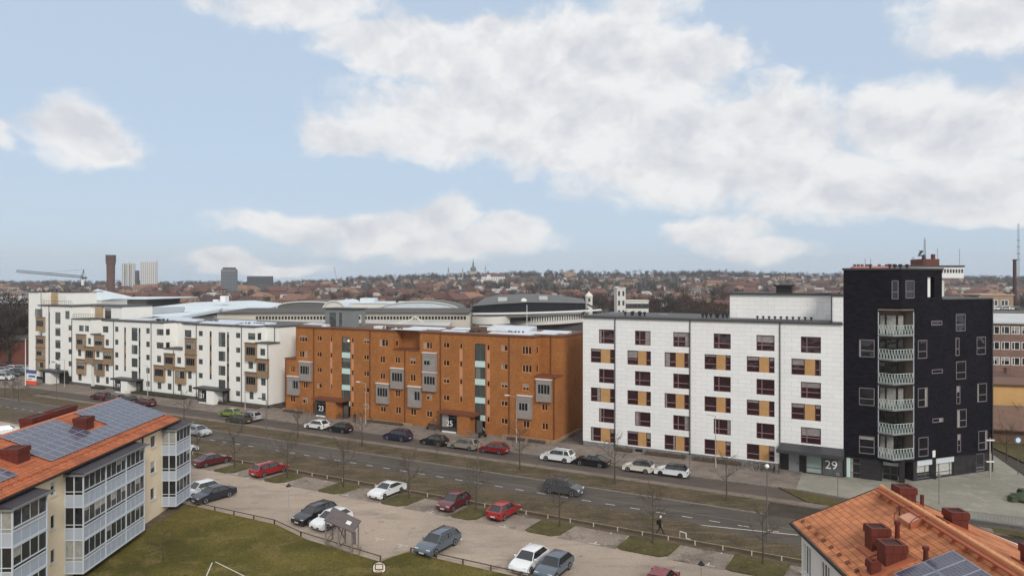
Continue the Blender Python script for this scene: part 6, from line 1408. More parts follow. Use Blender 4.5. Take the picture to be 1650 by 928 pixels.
for (a, c, t0, t1, h, m, lb) in ((-95.5, -91, 90.2, 91.2, .5, M_SHRUB, 'low brown hedge left of entrance 23'), (-76, -68.6, 90.3, 91.2, .5, M_SHRUB, 'low brown hedge between entrances 23 and 25'), (-49, -46, 90.2, 91, .5, M_SHRUB, 'low brown hedge left part at the right end of the brick block'),
    (-45.4, -42.6, 90.2, 91, .55, M_SHRUB, 'low brown hedge at the right corner of the brick block'), (-32.4, -29.8, 91.2, 92.3, .55, M_SHRUB, 'low hedge at the foot of the white panelled block, left'), (-28, -22.4, 91.2, 92.3, .55, M_SHRUB, 'low hedge at the foot of the white panelled block, middle'), (-21.5, -15.2, 91.2, 92.3, .6, M_SHRUB, 'longer low hedge right of the middle of the white panelled block'),
    (-141, -122.5, 89.7, 90.9, .7, M_SHRUBG, 'dark hedge between entrances 19 and 21'), (-112.5, -101.5, 89.8, 90.9, .6, M_SHRUB, 'dark hedge right of entrance 21'), (-153.5, -149.5, 89.6, 90.8, .8, M_SHRUBG, 'dark hedge left of entrance 19'),
    (-100.5, -97, 92.5, 93.5, .5, M_SHRUB, 'low brown hedge in the gap between white and brick blocks')):
    hedge(a, c, t0, t1, h, m, lb)
e_ = empty('bench', ST(-62.8, 90.6, .12), TH, 'dark bench against the brick wall left of entrance 25', 'bench'); b = MB(); b.box(-.9, .9, -.25, .25, .42, .48); b.build('seat', M_DARKM, e_); b = MB(); b.box(-.9, .9, .22, .28, .5, .9); b.build('backrest', M_DARKM, e_)
for x in (-.8, .75): b = MB(); b.box(x, x + .06, -.22, .25, 0, .42); b.build('leg', M_DARKM, e_)
# ================================================================ people
M_COAT = mat('black_coat', srgb(28, 27, 30), noise=.12, nscale=4, rough=.9); M_TROU = mat('dark_trousers', srgb(36, 34, 38), noise=.12, nscale=4); M_SKIN = mat('skin', srgb(200, 150, 125), noise=.04); M_CAP = mat('pale_knit_cap', srgb(222, 222, 224), noise=.08, nscale=20)
def skinmesh(name, joints, edges, m, sub=1):
    me = bpy.data.meshes.new(name); me.from_pydata([j[0] for j in joints], edges, []); o = bpy.data.objects.new(name, me); COL.objects.link(o)
    o.modifiers.new('skin', 'SKIN'); sv = me.skin_vertices[0].data
    for i, j in enumerate(joints): sv[i].radius = j[1] if isinstance(j[1], tuple) else (j[1], j[1])
    sv[0].use_root = True
    if sub: s_ = o.modifiers.new('sub', 'SUBSURF'); s_.levels = sub; s_.render_levels = sub
    dg = bpy.context.evaluated_depsgraph_get(); me2 = bpy.data.meshes.new_from_object(o.evaluated_get(dg)); bpy.data.objects.remove(o)
    me2.materials.clear(); me2.materials.append(m)
    for p in me2.polygons: p.use_smooth = True
    me2.name = name; return me2
def person(pos, rz, label, cap=True, stride=.38, pack=True):
    """mid-stride figure walking toward +x"""
    e_ = empty('person', pos, rz, label, 'person'); S = stride
    J = [((0, 0, .96), (.13, .15)), ((.02, 0, 1.15), (.12, .15)), ((.04, 0, 1.36), (.12, .19)), ((.05, 0, 1.48), (.06, .07)), ((.07, 0, 1.58), .055),
         ((.07, 0, 1.66), (.085, .075)), ((.075, 0, 1.74), (.07, .065)),
         ((.0, .10, .90), .09), ((.16, .10, .52), .065), ((S, .10, .10), .045), ((S + .13, .10, .05), (.03, .045)),
         ((.0, -.10, .90), .09), ((-.06, -.10, .50), .065), ((-S, -.10, .16), .045), ((-S + .12, -.10, .05), (.03, .045)),
         ((.04, .22, 1.40), .065), ((-.04, .27, 1.14), .048), ((.10, .26, .92), .038), ((.15, .25, .84), (.03, .04)),
         ((.04, -.22, 1.40), .065), ((.08, -.27, 1.14), .048), ((.26, -.24, .96), .038), ((.33, -.23, .90), (.03, .04))]
    E_ = [(0, 1), (1, 2), (2, 3), (3, 4), (4, 5), (5, 6), (0, 7), (7, 8), (8, 9), (9, 10), (0, 11), (11, 12), (12, 13), (13, 14), (2, 15), (15, 16), (16, 17), (17, 18), (2, 19), (19, 20), (20, 21), (21, 22)]
    me = skinmesh('body', J, E_, M_COAT); me.materials.append(M_TROU); me.materials.append(M_SKIN)
    for p in me.polygons:
        c = p.center
        if c.z > 1.52 or (c.z < 1.0 and abs(c.y) > .2 and c.z > .78 and (c.x > .11)): p.material_index = 2
        elif c.z < .84 and abs(c.y) < .2: p.material_index = 1
    obj('body', me, e_)
    b = MB(); b.smooth = True; b.lathe([(.105, 1.66), (.112, 1.70), (.105, 1.77), (.07, 1.82), (.01, 1.84)], 12, (.06, 0)); b.build('cap' if cap else 'hair', M_CAP if cap else M_TROU, e_)
    if pack: b = MB(); b.box(-.27, -.09, -.15, .15, 1.0, 1.42); b.box(-.31, -.27, -.11, .11, 1.03, 1.25); b.build('backpack', M_BLK, e_)
    return e_
person(ST(-17.9, 63.35, .07), TH + radians(6), 'person in a black coat, pale knit cap and black backpack walking beside the long rail')
person(ST(S_at(572, 89), 89, .12), TH + radians(160), 'person in dark clothes standing by the black hatchback at entrance 23', cap=False, stride=.12, pack=False)
# ================================================================ behind the street: halls, arena, towers
M_WALLB = mat('beige_wall', srgb(190, 184, 172), noise=.08, nscale=.2); M_WHB = mat('white_wall', srgb(214, 212, 206), noise=.06, nscale=.2); M_SNOWR = mat('pale_blue_roof', srgb(204, 214, 220), noise=.08, nscale=.08, fine=.06, fscale=.8)
M_DKR = mat('dark_felt_roof', srgb(82, 78, 76), noise=.12, nscale=.15); M_GRR = mat('grey_hall_roof', srgb(98, 99, 98), noise=.1, nscale=.15); M_NAVY = mat('navy_cladding', srgb(18, 20, 30), noise=.12, nscale=.3)
M_DWIN = mat('dark_far_window', srgb(52, 54, 58), noise=.2, nscale=.5, rough=.2); M_ROOFLT = mat('pale_metal_roof', srgb(188, 190, 190), noise=.08, nscale=.2)
def px2x(px, Y): return (px - 825) / 1100 * Y
def thing(name, px, Y, label, cat='building', rz=0, group=None, z=0): return empty(name, at(px, Y, z), rz, label, cat, group)
def local(Y, pxc): 
    """mesh builder whose x is metres right of pxc at distance Y"""
    return MB()
def X_(px, pxc, Y): return (px - pxc) / 1100 * Y
# long hall with dark roof edge and clerestory
Y = 205; c = 550; e_ = thing('long_hall', c, Y, 'long dark-roofed hall with a row of small windows, behind the brick block')
zz = lambda py, YY=Y: hz(py, YY)
b = MB(); x0, x1 = X_(350, c, Y), X_(757, c, Y)
wins = []; n = 66
for i in range(n):
    a = X_(412, c, Y) + (X_(752, c, Y) - X_(412, c, Y)) * i / n; wins.append((a, a + 4.0 * Y / 1100, zz(515), zz(509.5)))
b.wall(x0, x1, 0, zz(505), 0, wins, .4); b.box(x0, x1, .5, 1, 0, zz(505)); b.quad((x0, 0, 0), (x0, 40, 0), (x0, 40, zz(505)), (x0, 0, zz(505))); b.quad((x1, 0, 0), (x1, 40, 0), (x1, 40, zz(505)), (x1, 0, zz(505)))
b.build('wall', M_WALLB, e_)
b = MB(); b.box(x0, x1, .42, .48, zz(516), zz(509)); b.build('window_band', M_DWIN, e_)
b = MB(); b.prism([(x0, -.8), (x1, -.8), (x1, 14), (x0 + 4, 14)], zz(505), lambda x, y: zz(505) + (.3 if y < 0 else 1.1)); b.build('roof', M_DKR, e_)
b = MB(); b.prism([(X_(390, c, Y), -9), (X_(728, c, Y), -9), (X_(728, c, Y), -.1), (X_(420, c, Y), -.1)], zz(527), lambda x, y: zz(521) if y < -5 else zz(517.5)); b.build('lower_roof', M_ROOFLT, e_)
b = MB(); b.box(X_(386, c, Y), X_(728, c, Y), -8.5, -.5, 0, zz(527)); b.build('lower_wall', M_WHB, e_)
g = MB(); a0, am, a1 = X_(663, c, Y), X_(676, c, Y), X_(690, c, Y)
for (p, q) in (((a0, -9.3, zz(516)), (am, -9.3, zz(507.5))), ((am, -9.3, zz(507.5)), (a1, -9.3, zz(517))), ((a0, -9.3, zz(514)), (a0 - 3, -9.3, zz(518)))): g.bar(p, q, .5, .4)
g.build('gable_trim', M_WHB, e_)
# barrel-roofed halls behind
def vault(px0, px1, pytop, pyb, Y, D, label, rm, wm, k=1.0):
    c = (px0 + px1) / 2; e_ = thing('vaulted_hall', c, Y, label); w = (px1 - px0) / 2 / 1100 * Y; zb, zt = hz(pyb, Y), hz(pytop, Y); n = 18; b = MB()
    pts = [(-w * cos(pi * i / n), zb + (zt - zb) * sin(pi * i / n) ** k) for i in range(n + 1)]
    vs_ = [(x, 0, z) for x, z in pts] + [(x, D, z) for x, z in pts]; b.add(vs_, [(i, i + 1, i + n + 2, i + n + 1) for i in range(n)]); b.cur = 1
    b.add([(x, 0, z) for x, z in pts] + [(w, 0, 0), (-w, 0, 0)], [tuple(range(n + 3))]); b.add([(x, D, z) for x, z in pts] + [(w, D, 0), (-w, D, 0)], [tuple(range(n + 3))[::-1]])
    b.add([(-w, 0, 0), (-w, D, 0), (-w, D, zb), (-w, 0, zb)], [(0, 1, 2, 3)]); b.add([(w, 0, 0), (w, D, 0), (w, D, zb), (w, 0, zb)], [(0, 1, 2, 3)])
    b.build('roof', [rm, wm], e_); t_ = MB()
    for i in range(n): t_.bar((pts[i][0], -.15, pts[i][1]), (pts[i + 1][0], -.15, pts[i + 1][1]), .5, .4)
    t_.build('roof_edge', M_WHB, e_); return e_
vault(446, 545, 486, 500, 262, 30, 'grey barrel-roofed hall behind the white stepped block', M_GRR, M_GRR, .5)
vault(520, 556, 485, 500, 240, 28, 'small white vaulted hall front behind the grey roof-top room', M_SNOWR, M_WHB)
vault(606, 742, 486, 502, 245, 30, 'wide hall with a shallow curved pale roof left of the navy arena', M_GRR, M_SNOWR, 1.0)
e_ = thing('flat_hall', 600, 250, 'flat pale hall between the vaulted roofs'); b = MB(); b.box(X_(552, 600, 250), X_(640, 600, 250), 0, 20, 0, hz(489, 250)); b.build('wall', M_WHB, e_); b = MB(); b.box(X_(552, 600, 250), X_(640, 600, 250), -.3, 20, hz(489, 250), hz(488, 250)); b.box(X_(576, 600, 250), X_(600, 600, 250), 4, 10, hz(488, 250), hz(481, 250)); b.build('roof', M_SNOWR, e_)
b = MB(); b.box(X_(640, 600, 250) , X_(644, 600, 250), -3, -2, hz(490, 250), hz(481, 250)); b.build('flue', M_DARKM, e_)
# arena
Y = 215; c = 855; e_ = thing('arena', c, Y, 'low arena with navy upper wall, grey faceted roof and curved pale bands below')
def arc(px0, px1, bulge, n=24):
    a, b_ = X_(px0, c, Y), X_(px1, c, Y); return [(a + (b_ - a) * i / n, bulge * (1 - (2 * i / n - 1) ** 2)) for i in range(n + 1)]
def band(px0, px1, zb0, zt0, zb1, zt1, bulge, name, m, thick=.5, yo=0, parent=None):
    P = arc(px0, px1, -bulge); b = MB(); n = len(P) - 1
    f = lambda a, d, i: a + (d - a) * i / n
    v = []
    for i, (x, y) in enumerate(P): zb_, zt_ = f(zb0, zb1, i), f(zt0, zt1, i); v += [(x, y + yo, zb_), (x, y + yo, zt_), (x, y + yo + thick, zt_), (x, y + yo + thick, zb_)]
    b.add(v, [(i * 4 + k, (i + 1) * 4 + k, (i + 1) * 4 + (k + 1) % 4, i * 4 + (k + 1) % 4) for i in range(n) for k in range(4)]); return b.build(name, m, parent or e_)
pr = [(762, 493.0), (800, 489.5), (850, 486.5), (900, 487), (943, 488.5), (946, 499), (900, 502.5), (850, 503.5), (800, 504), (762, 503.5)]
b = MB()
for i in range(4):
    (p0, y0), (p1, y1) = pr[i], pr[i + 1]; q = (504, 504, 503.5, 502, 499); d = (0, -3, -5, -4, 0)
    b.add([(X_(p0, c, Y), d[i], hz(q[i], Y)), (X_(p1, c, Y), d[i + 1], hz(q[i + 1], Y)), (X_(p1, c, Y), d[i + 1], hz(y1, Y)), (X_(p0, c, Y), d[i], hz(y0, Y))], [(0, 1, 2, 3)])
b.build('navy_wall', M_NAVY, e_)
b = MB(); b.add([(X_(762, c, Y), 0, hz(493, Y)), (X_(800, c, Y), -3.4, hz(489.3, Y)), (X_(850, c, Y), -5.4, hz(486.3, Y)), (X_(900, c, Y), -4.4, hz(487, Y)), (X_(944, c, Y), -.4, hz(488.5, Y)),
    (X_(946, c, Y) + 2, 30, hz(483, Y) - .5), (X_(900, c, Y), 34, hz(478, Y)), (X_(850, c, Y), 34, hz(476.3, Y)), (X_(800, c, Y), 34, hz(479, Y)), (X_(776, c, Y), 30, hz(483, Y))], [(0, 1, 9), (1, 8, 9), (1, 2, 8), (2, 7, 8), (2, 3, 7), (3, 6, 7), (3, 4, 6), (4, 5, 6)])
b.build('roof', M_GRR, e_)
b = MB(); b.box(X_(802, c, Y), X_(817, c, Y), 6, 9, hz(488, Y), hz(480, Y)); b.box(X_(870, c, Y), X_(884, c, Y), 6, 9, hz(486, Y), hz(478, Y)); b.build('roof_unit', M_ROOFLT, e_)
b = MB(); b.lathe([(1.0, 0), (.9, .5), (.5, .85), (.02, 1)], 12); b.v = [(x + X_(844, c, Y), y, z + hz(485.5, Y)) for x, y, z in b.v]; b.build('radome', M_WCAP, e_)
band(762, 968, hz(506.5, Y), hz(504, Y), hz(500, Y), hz(498, Y), 6, 'white_eave', M_WCAP, 2.5, -2)
band(762, 950, hz(513, Y), hz(506.5, Y), hz(505, Y), hz(500, Y), 5, 'upper_band', M_WHB)
band(762, 948, hz(518.5, Y), hz(513, Y), hz(513, Y), hz(505.5, Y), 4.6, 'window_band', M_DWIN)
P = arc(824, 942, -4.8, 30); b = MB()
for i in range(31):
    t_ = i / 30; x, y = P[i]; z0_ = hz(519 - 5.5 * t_, Y); b.box(x - .22, x + .22, y - .9, y - .2, z0_, z0_ + 1.5)
b.build('window_posts', M_WHB, e_)
band(822, 948, hz(524, Y), hz(518.5, Y), hz(518, Y), hz(513, Y), 5.6, 'lower_band', M_WHB)
band(762, 822, hz(520, Y), hz(509, Y), hz(520, Y), hz(508, Y), 4.2, 'pale_screen', M_WHB, .5, -4)
band(800, 948, 0, hz(524, Y), 0, hz(518, Y), 3, 'base_wall', M_DKR)
b = MB(); b.tube((X_(936, c, Y), -4, hz(505, Y)), (X_(948, c, Y), 2, hz(498, Y)), .3); b.tube((X_(946, c, Y), 0, hz(490, Y)), (X_(960, c, Y), 0, hz(497, Y)), .35); b.build('brace', M_DKR, e_)
e_ = thing('flagpole', 849, 150, 'slim white pole standing in front of the navy arena', 'pole'); b = MB(); b.tube((0, 0, 0), (0, 0, hz(493, 150)), .12, .07, 8); b.build('pole', M_WHB, e_); b = MB(); b.lathe([(.02, hz(493, 150)), (.14, hz(493, 150) + .1), (.02, hz(493, 150) + .25)], 8); b.build('finial', M_WHB, e_)
# small red roofs in front of the arena
M_RROOF = mat('red_tiles_far', srgb(98, 68, 60), noise=.15, nscale=.3, randv=.18); M_BROOF = mat('brown_tiles_far', srgb(84, 64, 58), noise=.15, nscale=.3, randv=.2); M_OROOF = mat('orange_tiles_far', srgb(134, 102, 86), noise=.14, nscale=.3, randv=.15); M_GROOF = mat('grey_roof_far', srgb(112, 108, 106), noise=.12, nscale=.3, randv=.2); M_FROOF = mat('frosted_roof_far', srgb(170, 168, 166), noise=.1, nscale=.3, randv=.12)
M_FW = mat('far_white_wall', srgb(202, 196, 188), noise=.06, nscale=.2, randv=.1); M_FY = mat('far_yellow_wall', srgb(186, 164, 136), noise=.08, nscale=.2, randv=.1); M_FB = mat('far_brick_wall', srgb(112, 82, 72), noise=.1, nscale=.3, randv=.15); M_FT = mat('far_tan_wall', srgb(166, 142, 120), noise=.1, nscale=.3, randv=.15)
M_FWIN = mat('far_window_glass', srgb(70, 70, 74), noise=.2, nscale=1, rough=.2)
_h = {}
def house_meshes(w, d, hw, hr, wm, rm, nwin, st, hip=False):
    """gabled house: walls with window openings, pitched roof, chimney"""
    key = (w, d, hw, hr, wm.name, rm.name, nwin, st, hip)
    if key in _h: return _h[key]
    a = MB(); g = MB(); wins = []
    fh = hw / st
    for j in range(st):
        for i in range(nwin): cx = -w / 2 + w * (i + .5) / nwin; wins.append((cx - .6, cx + .6, j * fh + .9, j * fh + 2.2))
    for M_, L_ in ((Matrix.Identity(4), w), (RZ(180), w)):
        a.M = T(0, -d / 2) if M_ == Matrix.Identity(4) else T(0, d / 2) @ RZ(180); a.wall(-w / 2, w / 2, 0, hw, 0, wins, .2); g.M = a.M
        for x0, x1, z0, z1 in wins: g.box(x0, x1, .15, .2, z0, z1)
    for sg in (-1, 1):
        a.M = T(sg * w / 2) @ RZ(90 * sg); n2 = max(1, int(d / 3.2)); ws = [(-d / 2 + d * (i + .5) / n2 - .5, -d / 2 + d * (i + .5) / n2 + .5, j * fh + .9, j * fh + 2.2) for j in range(st) for i in range(n2)]
        a.wall(-d / 2, d / 2, 0, hw, 0, ws, .2); g.M = a.M
        for x0, x1, z0, z1 in ws: g.box(x0, x1, .15, .2, z0, z1)
        if not hip: a.add([(-d / 2, 0, hw), (d / 2, 0, hw), (0, 0, hw + hr)], [(0, 1, 2)])
    r = MB(); o = .5; ex = 0 if not hip else d / 2
    z0 = hw - .15
    for yy in (-.0, .22): pass
    L0 = [(-w / 2 - o, -d / 2 - o, z0), (w / 2 + o, -d / 2 - o, z0), (w / 2 + o, d / 2 + o, z0), (-w / 2 - o, d / 2 + o, z0), (-w / 2 - o + ex, 0, hw + hr), (w / 2 + o - ex, 0, hw + hr)]
    up = [(x, y, z + .22) for x, y, z in L0]; r.add(L0 + up, [(0, 4, 5, 1), (2, 5, 4, 3), (6, 7, 11, 10), (8, 9, 10, 11), (0, 1, 7, 6), (2, 3, 9, 8), (3, 0, 6, 9), (1, 2, 8, 7), (6, 10, 9), (7, 8, 11)])
    c_ = MB(); c_.box(w * .18 - .4, w * .18 + .4, -.9, -.1, hw + hr * .5, hw + hr + 1.0); c_.box(w * .18 - .47, w * .18 + .47, -.97, -.03, hw + hr + .8, hw + hr + .92)
    _h[key] = (a.mesh('wall', wm), r.mesh('roof', rm), g.mesh('windows', M_FWIN), c_.mesh('chimney', M_FB)); return _h[key]
def house(pos, rz, mm, label, group=None, sc=1, name='house'):
    e_ = empty(name, pos, rz, label, 'house', group); e_.scale = (sc,) * 3 if not isinstance(sc, tuple) else sc
    obj('wall', mm[0], e_); rf_ = obj('roof', mm[1], e_); obj('windows', mm[2], e_); obj('chimney', mm[3], rf_); return e_
house(at(792, 168), .15, house_meshes(16, 12, 8.6, 3.2, M_FB, M_RROOF, 5, 3), 'brick house with a faded red roof just behind the brick block, before the arena')
house(at(818, 172), 1.4, house_meshes(12, 10, 9, 2.8, M_FB, M_RROOF, 4, 3), 'dark red brick house at the foot of the arena, right of the faded red roof')
e_ = thing('mall', 270, 262, 'pale blue-white shopping hall roofs behind the white stepped block'); Y = 262; c = 270
b = MB()
def poly(pts, z0, m_=0): b.cur = m_; b.prism([(X_(p, c, Y), y) for p, y in pts], 0, z0)
poly([(186, 0), (345, 0), (345, 26), (190, 26)], hz(509, Y)); b.build('base', M_WHB, e_)
def roofpoly(name, pts, m):
    b = MB(); v = [(X_(px, c, Y) * (1 + yo / Y), yo, hz(py, Y + yo)) for px, py, yo in pts]; n = len(v); b.add(v + [(x, y, z - 1.0) for x, y, z in v], [tuple(range(n)), tuple(range(2 * n - 1, n - 1, -1))] + [(i, i + n, (i + 1) % n + n, (i + 1) % n) for i in range(n)]); b.build(name, m, e_)
roofpoly('lower_roof', [(180, 507, -20), (258, 511, -25), (340, 509, -20), (353, 499, 0), (335, 496, 12), (255, 505, 10), (190, 504, 8)], M_SNOWR)
roofpoly('drum_wall', [(191, 506, -5), (250, 505, -8), (300, 500, -2), (300, 494, -1), (250, 495, -7), (192, 497, -4)], mat('grey_blue_wall', srgb(150, 158, 164), noise=.08, nscale=.2))
roofpoly('upper_roof', [(215, 497, 5), (262, 499, 2), (330, 498, 5), (372, 498, 30), (355, 489, 60), (300, 484, 65), (225, 487, 50)], M_SNOWR)
b = MB(); b.box(X_(298, c, 290), X_(306, c, 290), 30, 34, hz(487, 290), hz(477, 290)); b.box(X_(286, c, 290), X_(294, c, 290), 30, 32, hz(486, 290), hz(483, 290)); b.build('roof_unit', M_WCAP, e_)
e_ = thing('dark_hall', 205, 300, 'long dark flat hall with a pale roof beyond the left end of the white block'); Y = 300; c = 205; b = MB(); b.box(X_(182, c, Y), X_(236, c, Y), 0, 30, 0, hz(482.5, Y)); b.build('wall', M_DKR, e_); b = MB(); b.prism([(X_(160, c, Y), -1), (X_(240, c, Y), -1), (X_(262, c, Y), 34), (X_(150, c, Y), 34)], hz(482.5, Y), hz(481, Y)); b.build('roof', M_SNOWR, e_)
e_ = thing('pyramid_roof_hall', 134, 230, 'pale tent-like roof behind the left end of the white block'); Y = 230; c = 134; b = MB()
b.add([(X_(111, c, Y), 0, hz(484, Y)), (X_(164, c, Y), 0, hz(484, Y)), (X_(170, c, Y), 16, hz(480, Y)), (X_(108, c, Y), 16, hz(480, Y)), (X_(134, c, Y), 8, hz(466, Y))], [(0, 1, 4), (1, 2, 4), (2, 3, 4), (3, 0, 4)]); b.build('roof', M_SNOWR, e_)
b = MB(); b.box(X_(112, c, Y), X_(163, c, Y), .3, 15.6, 0, hz(484, Y)); b.build('wall', M_WHB, e_)
# white stair-like tower house and its neighbour
def tower_house(pxc, w_px, pytop, Y, wm, label, floors, D=8, cols=2):
    e_ = thing('tower_house', pxc, Y, label); w = w_px / 1100 * Y; H = hz(pytop, Y); zb = 0; ws = []
    for j in range(floors):
        z1 = H - 1.2 - j * 4.2
        for i in range(cols): cx = -w / 2 + w * (i + .5) / cols; ws.append((cx - w * .12, cx + w * .12, z1 - 2.2, z1))
    b = MB(); b.M = T(0, 0); b.wall(-w / 2, w / 2, 0, H, 0, ws, .3); b.box(-w / 2, w / 2, .6, D, 0, H); b.build('wall', wm, e_); b = MB()
    for x0, x1, z0, z1 in ws: b.box(x0, x1, .25, .3, z0, z1)
    b.build('windows', M_FWIN, e_); b = MB(); b.box(-w / 2 - .3, w / 2 + .3, -.3, D + .2, H, H + .35); b.build('cornice', wm, e_)
tower_house(1001, 14, 464.5, 300, M_WHB, 'white square tower house rising behind the left corner of the panelled block', 4); tower_house(1027, 36, 485, 308, M_WHB, 'low white house attached right of the white square tower', 2, cols=5)
e_ = thing('cupola_turret', 949, 330, 'small pale turret with a domed cap right of the arena', 'turret'); b = MB(); b.lathe([(1.7, 0), (1.7, hz(478, 330)), (2.0, hz(478, 330) + .1), (1.9, hz(477, 330)), (1.4, hz(474, 330)), (.3, hz(471, 330)), (.02, hz(468, 330))], 12); b.build('turret', M_WHB, e_)
b = MB(); b.box(-.5, .5, -1.75, -1.6, hz(486, 330), hz(480, 330)); b.build('window', M_FWIN, e_)
# brick school at right with its long rows of windows
Y = 132; px0 = 1597; e_ = empty('school', at(1590, Y + 6), radians(-16), 'long brick school with rows of white-framed windows at the right edge', 'school'); ws = []
for z in (15.6 - 0.0, 12.5, 9.4):
    for i in range(16): ws.append((.8 + i * 1.75, .8 + i * 1.75 + 1.45, z - 1.6, z))
ZT = hz(521, Y + 6); ws = [(a, c_, d - 15.6 + ZT - .5, f - 15.6 + ZT - .5) for a, c_, d, f in ws]
b = MB(); b.wall(-2, 32, 0, ZT, 0, ws, .15); b.quad((-2, 0, 0), (-2, 12, 0), (-2, 12, ZT), (-2, 0, ZT)); b.build('wall', brick_mat('school_brick', srgb(136, 106, 94), srgb(120, 90, 80), srgb(130, 116, 108), .5, .17, ms=.02, noise=.12), e_)
for a, c_, d, f in ws: window(e_, a, c_, d, f, .0, M_WFRAME, M_GLASS, mull=(.35,), fw=.11)
b = MB(); b.prism([(-2.4, -.5), (32, -.5), (32, 13), (-2.4, 13)], ZT, lambda x, y: ZT + .35 + y * .09); b.build('roof', M_ROOFLT, e_)
# parking deck and tan block above it
e_ = thing('parking_deck', 1640, 222, 'parking deck with cars seen over the brick school', 'car park'); b = MB(); b.box(X_(1598, 1640, 222), 40, 0, 40, 12.6, 13.15); b.build('deck', M_YARD, e_); b = MB(); b.box(X_(1598, 1640, 222), 40, .2, .5, 13.15, 13.6); b.box(X_(1598, 1640, 222), 40, .5, 39, 0, 12.6); b.build('wall', M_GRR, e_)
e_ = thing('tan_block', 1610, 290, 'square tan block with white window frames beyond the black building'); Y = 290; b = MB(); w_ = X_(1633, 1610, Y); H_ = hz(476, Y); ws = [(x, x + 3.0, H_ - z - 2.4, H_ - z) for x in (-3.6, .8) for z in (2.0, 5.6)]
b.wall(-w_ * 1.3, w_, 0, H_, 0, ws, .2); b.quad((w_, 0, 0), (w_, 20, 0), (w_, 20, H_), (w_, 0, H_)); b.build('wall', M_FT, e_); b = MB()
for x0, x1, z0, z1 in ws: b.box(x0, x1, .12, .16, z0, z1); 
b.build('windows', M_FWIN, e_); b = MB()
for x0, x1, z0, z1 in ws:
    for xx in (x0, (x0 + x1) / 2, x1): b.box(xx - .12, xx + .12, -.05, .1, z0, z1)
    b.box(x0, x1, -.05, .1, z0 - .12, z0 + .12); b.box(x0, x1, -.05, .1, z1 - .12, z1 + .12)
b.build('window_frames', M_WFRAME, e_); b = MB(); b.box(-w_ * 1.35, w_ + .3, -.3, 20, H_, H_ + .5); b.build('roof', M_FT, e_)
# low sheds at right: tan wall, brown roofs
M_SHEDR = mat('brown_shed_roof', srgb(112, 84, 68), noise=.15, nscale=.5, fine=.15, fscale=4); M_SHEDW = mat('ochre_wall', srgb(202, 160, 104), noise=.1, nscale=.5, fine=.08)
Y = 104; c = 1600
e_ = empty('long_shed', at(1597, 100.5), radians(-17), 'long low shed with a broad brown roof right of the black building', 'shed'); b = MB(); b.box(-1, 34, .5, 8, 0, 2.2); b.build('wall', M_SHEDR, e_)
b = MB(); b.add([(-2, -.4, 2.1), (34, -.4, 2.1), (34, 8.6, 4.2), (-2, 8.6, 4.2), (-2, -.4, 2.3), (34, -.4, 2.3), (34, 8.6, 4.4), (-2, 8.6, 4.4)], [(0, 3, 2, 1), (4, 5, 6, 7), (0, 1, 5, 4), (1, 2, 6, 5), (2, 3, 7, 6), (3, 0, 4, 7)]); b.build('roof', M_SHEDR, e_)
e_ = empty('ochre_shed', at(1597, 117), radians(-14), 'ochre walled shed with a flat roof above the long brown shed', 'shed'); b = MB(); b.box(-3, 8.2, 0, 8, 0, 6.2); b.box(9.0, 26, .8, 8, 0, 5.5); b.build('wall', M_SHEDW, e_); b = MB(); b.box(8.2, 9.0, -.3, 8, 0, 6.35); b.build('brick_pier', M_BRICKD, e_); b = MB(); b.prism([(-3.3, -.5), (27, -.5), (27, 9), (-3.3, 9)], 6.2, 6.45); b.build('roof', M_SHEDR, e_)
house(at(1606, 128), 0.0, house_meshes(9, 8, 4.8, 2.0, M_FT, M_BROOF, 2, 1, True), 'small hip-roofed brown house between the ochre shed and the brick school')
# control building with mast behind the black block
Y = 190; c = 1500; e_ = thing('control_building', c, Y, 'building with a glazed white top storey, brick roof house and mast behind the black block'); H0, H1 = hz(448, Y), hz(430, Y)
b = MB(); ws = [(X_(1512 + i * 4.6, c, Y), X_(1515.4 + i * 4.6, c, Y), hz(440, Y), hz(434, Y)) for i in range(9)]; b.wall(X_(1440, c, Y), X_(1553, c, Y), H0, H1, 0, ws, .3); b.quad((X_(1553, c, Y), 0, H0), (X_(1553, c, Y), 14, H0), (X_(1553, c, Y), 14, H1), (X_(1553, c, Y), 0, H1)); b.box(X_(1440, c, Y), X_(1553, c, Y), .4, 14, H0 + .01, H1 - .01); b.build('top_storey', M_WCAP, e_)
b = MB(); b.box(X_(1511, c, Y), X_(1552, c, Y), .3, .35, hz(440.5, Y), hz(433.5, Y)); b.build('windows', M_FWIN, e_); b = MB(); b.box(X_(1438, c, Y), X_(1554, c, Y), -.3, 14, H1, H1 + .4); b.build('roof', M_COPE, e_)
b = MB(); b.box(X_(1500, c, Y), X_(1525, c, Y), 1, 12, 0, H0); b.build('shaft', M_WHB, e_); b = MB(); b.box(X_(1494, c, Y), X_(1521, c, Y), 2, 8, H1 + .4, hz(417, Y)); b.box(X_(1514, c, Y), X_(1518, c, Y), 3, 4, hz(417, Y), hz(409, Y)); b.box(X_(1499, c, Y), X_(1502, c, Y), 3, 4, hz(417, Y), hz(411, Y)); b.build('roof_house', M_BRICKD, e_)
b = MB()
xm = X_(1493.5, c, Y)
for dx, dy in ((-.35, 0), (.35, 0), (0, .5)): b.tube((xm + dx, 1 + dy, H1), (xm + dx * .3, 1 + dy * .3, hz(385, Y)), .08, .04, n=4)
for k in range(14): z = H1 + (hz(385, Y) - H1) * k / 14; b.tube((xm - .3, 1, z), (xm + .3, 1, z + .5), .04, n=4)
b.tube((xm, 1, hz(385, Y)), (xm, 1, hz(381, Y)), .04, n=4); b.bar((xm - 1.9, 1, hz(412, Y)), (xm, 1, hz(411, Y)), .35); b.build('mast', M_DARKM, e_)
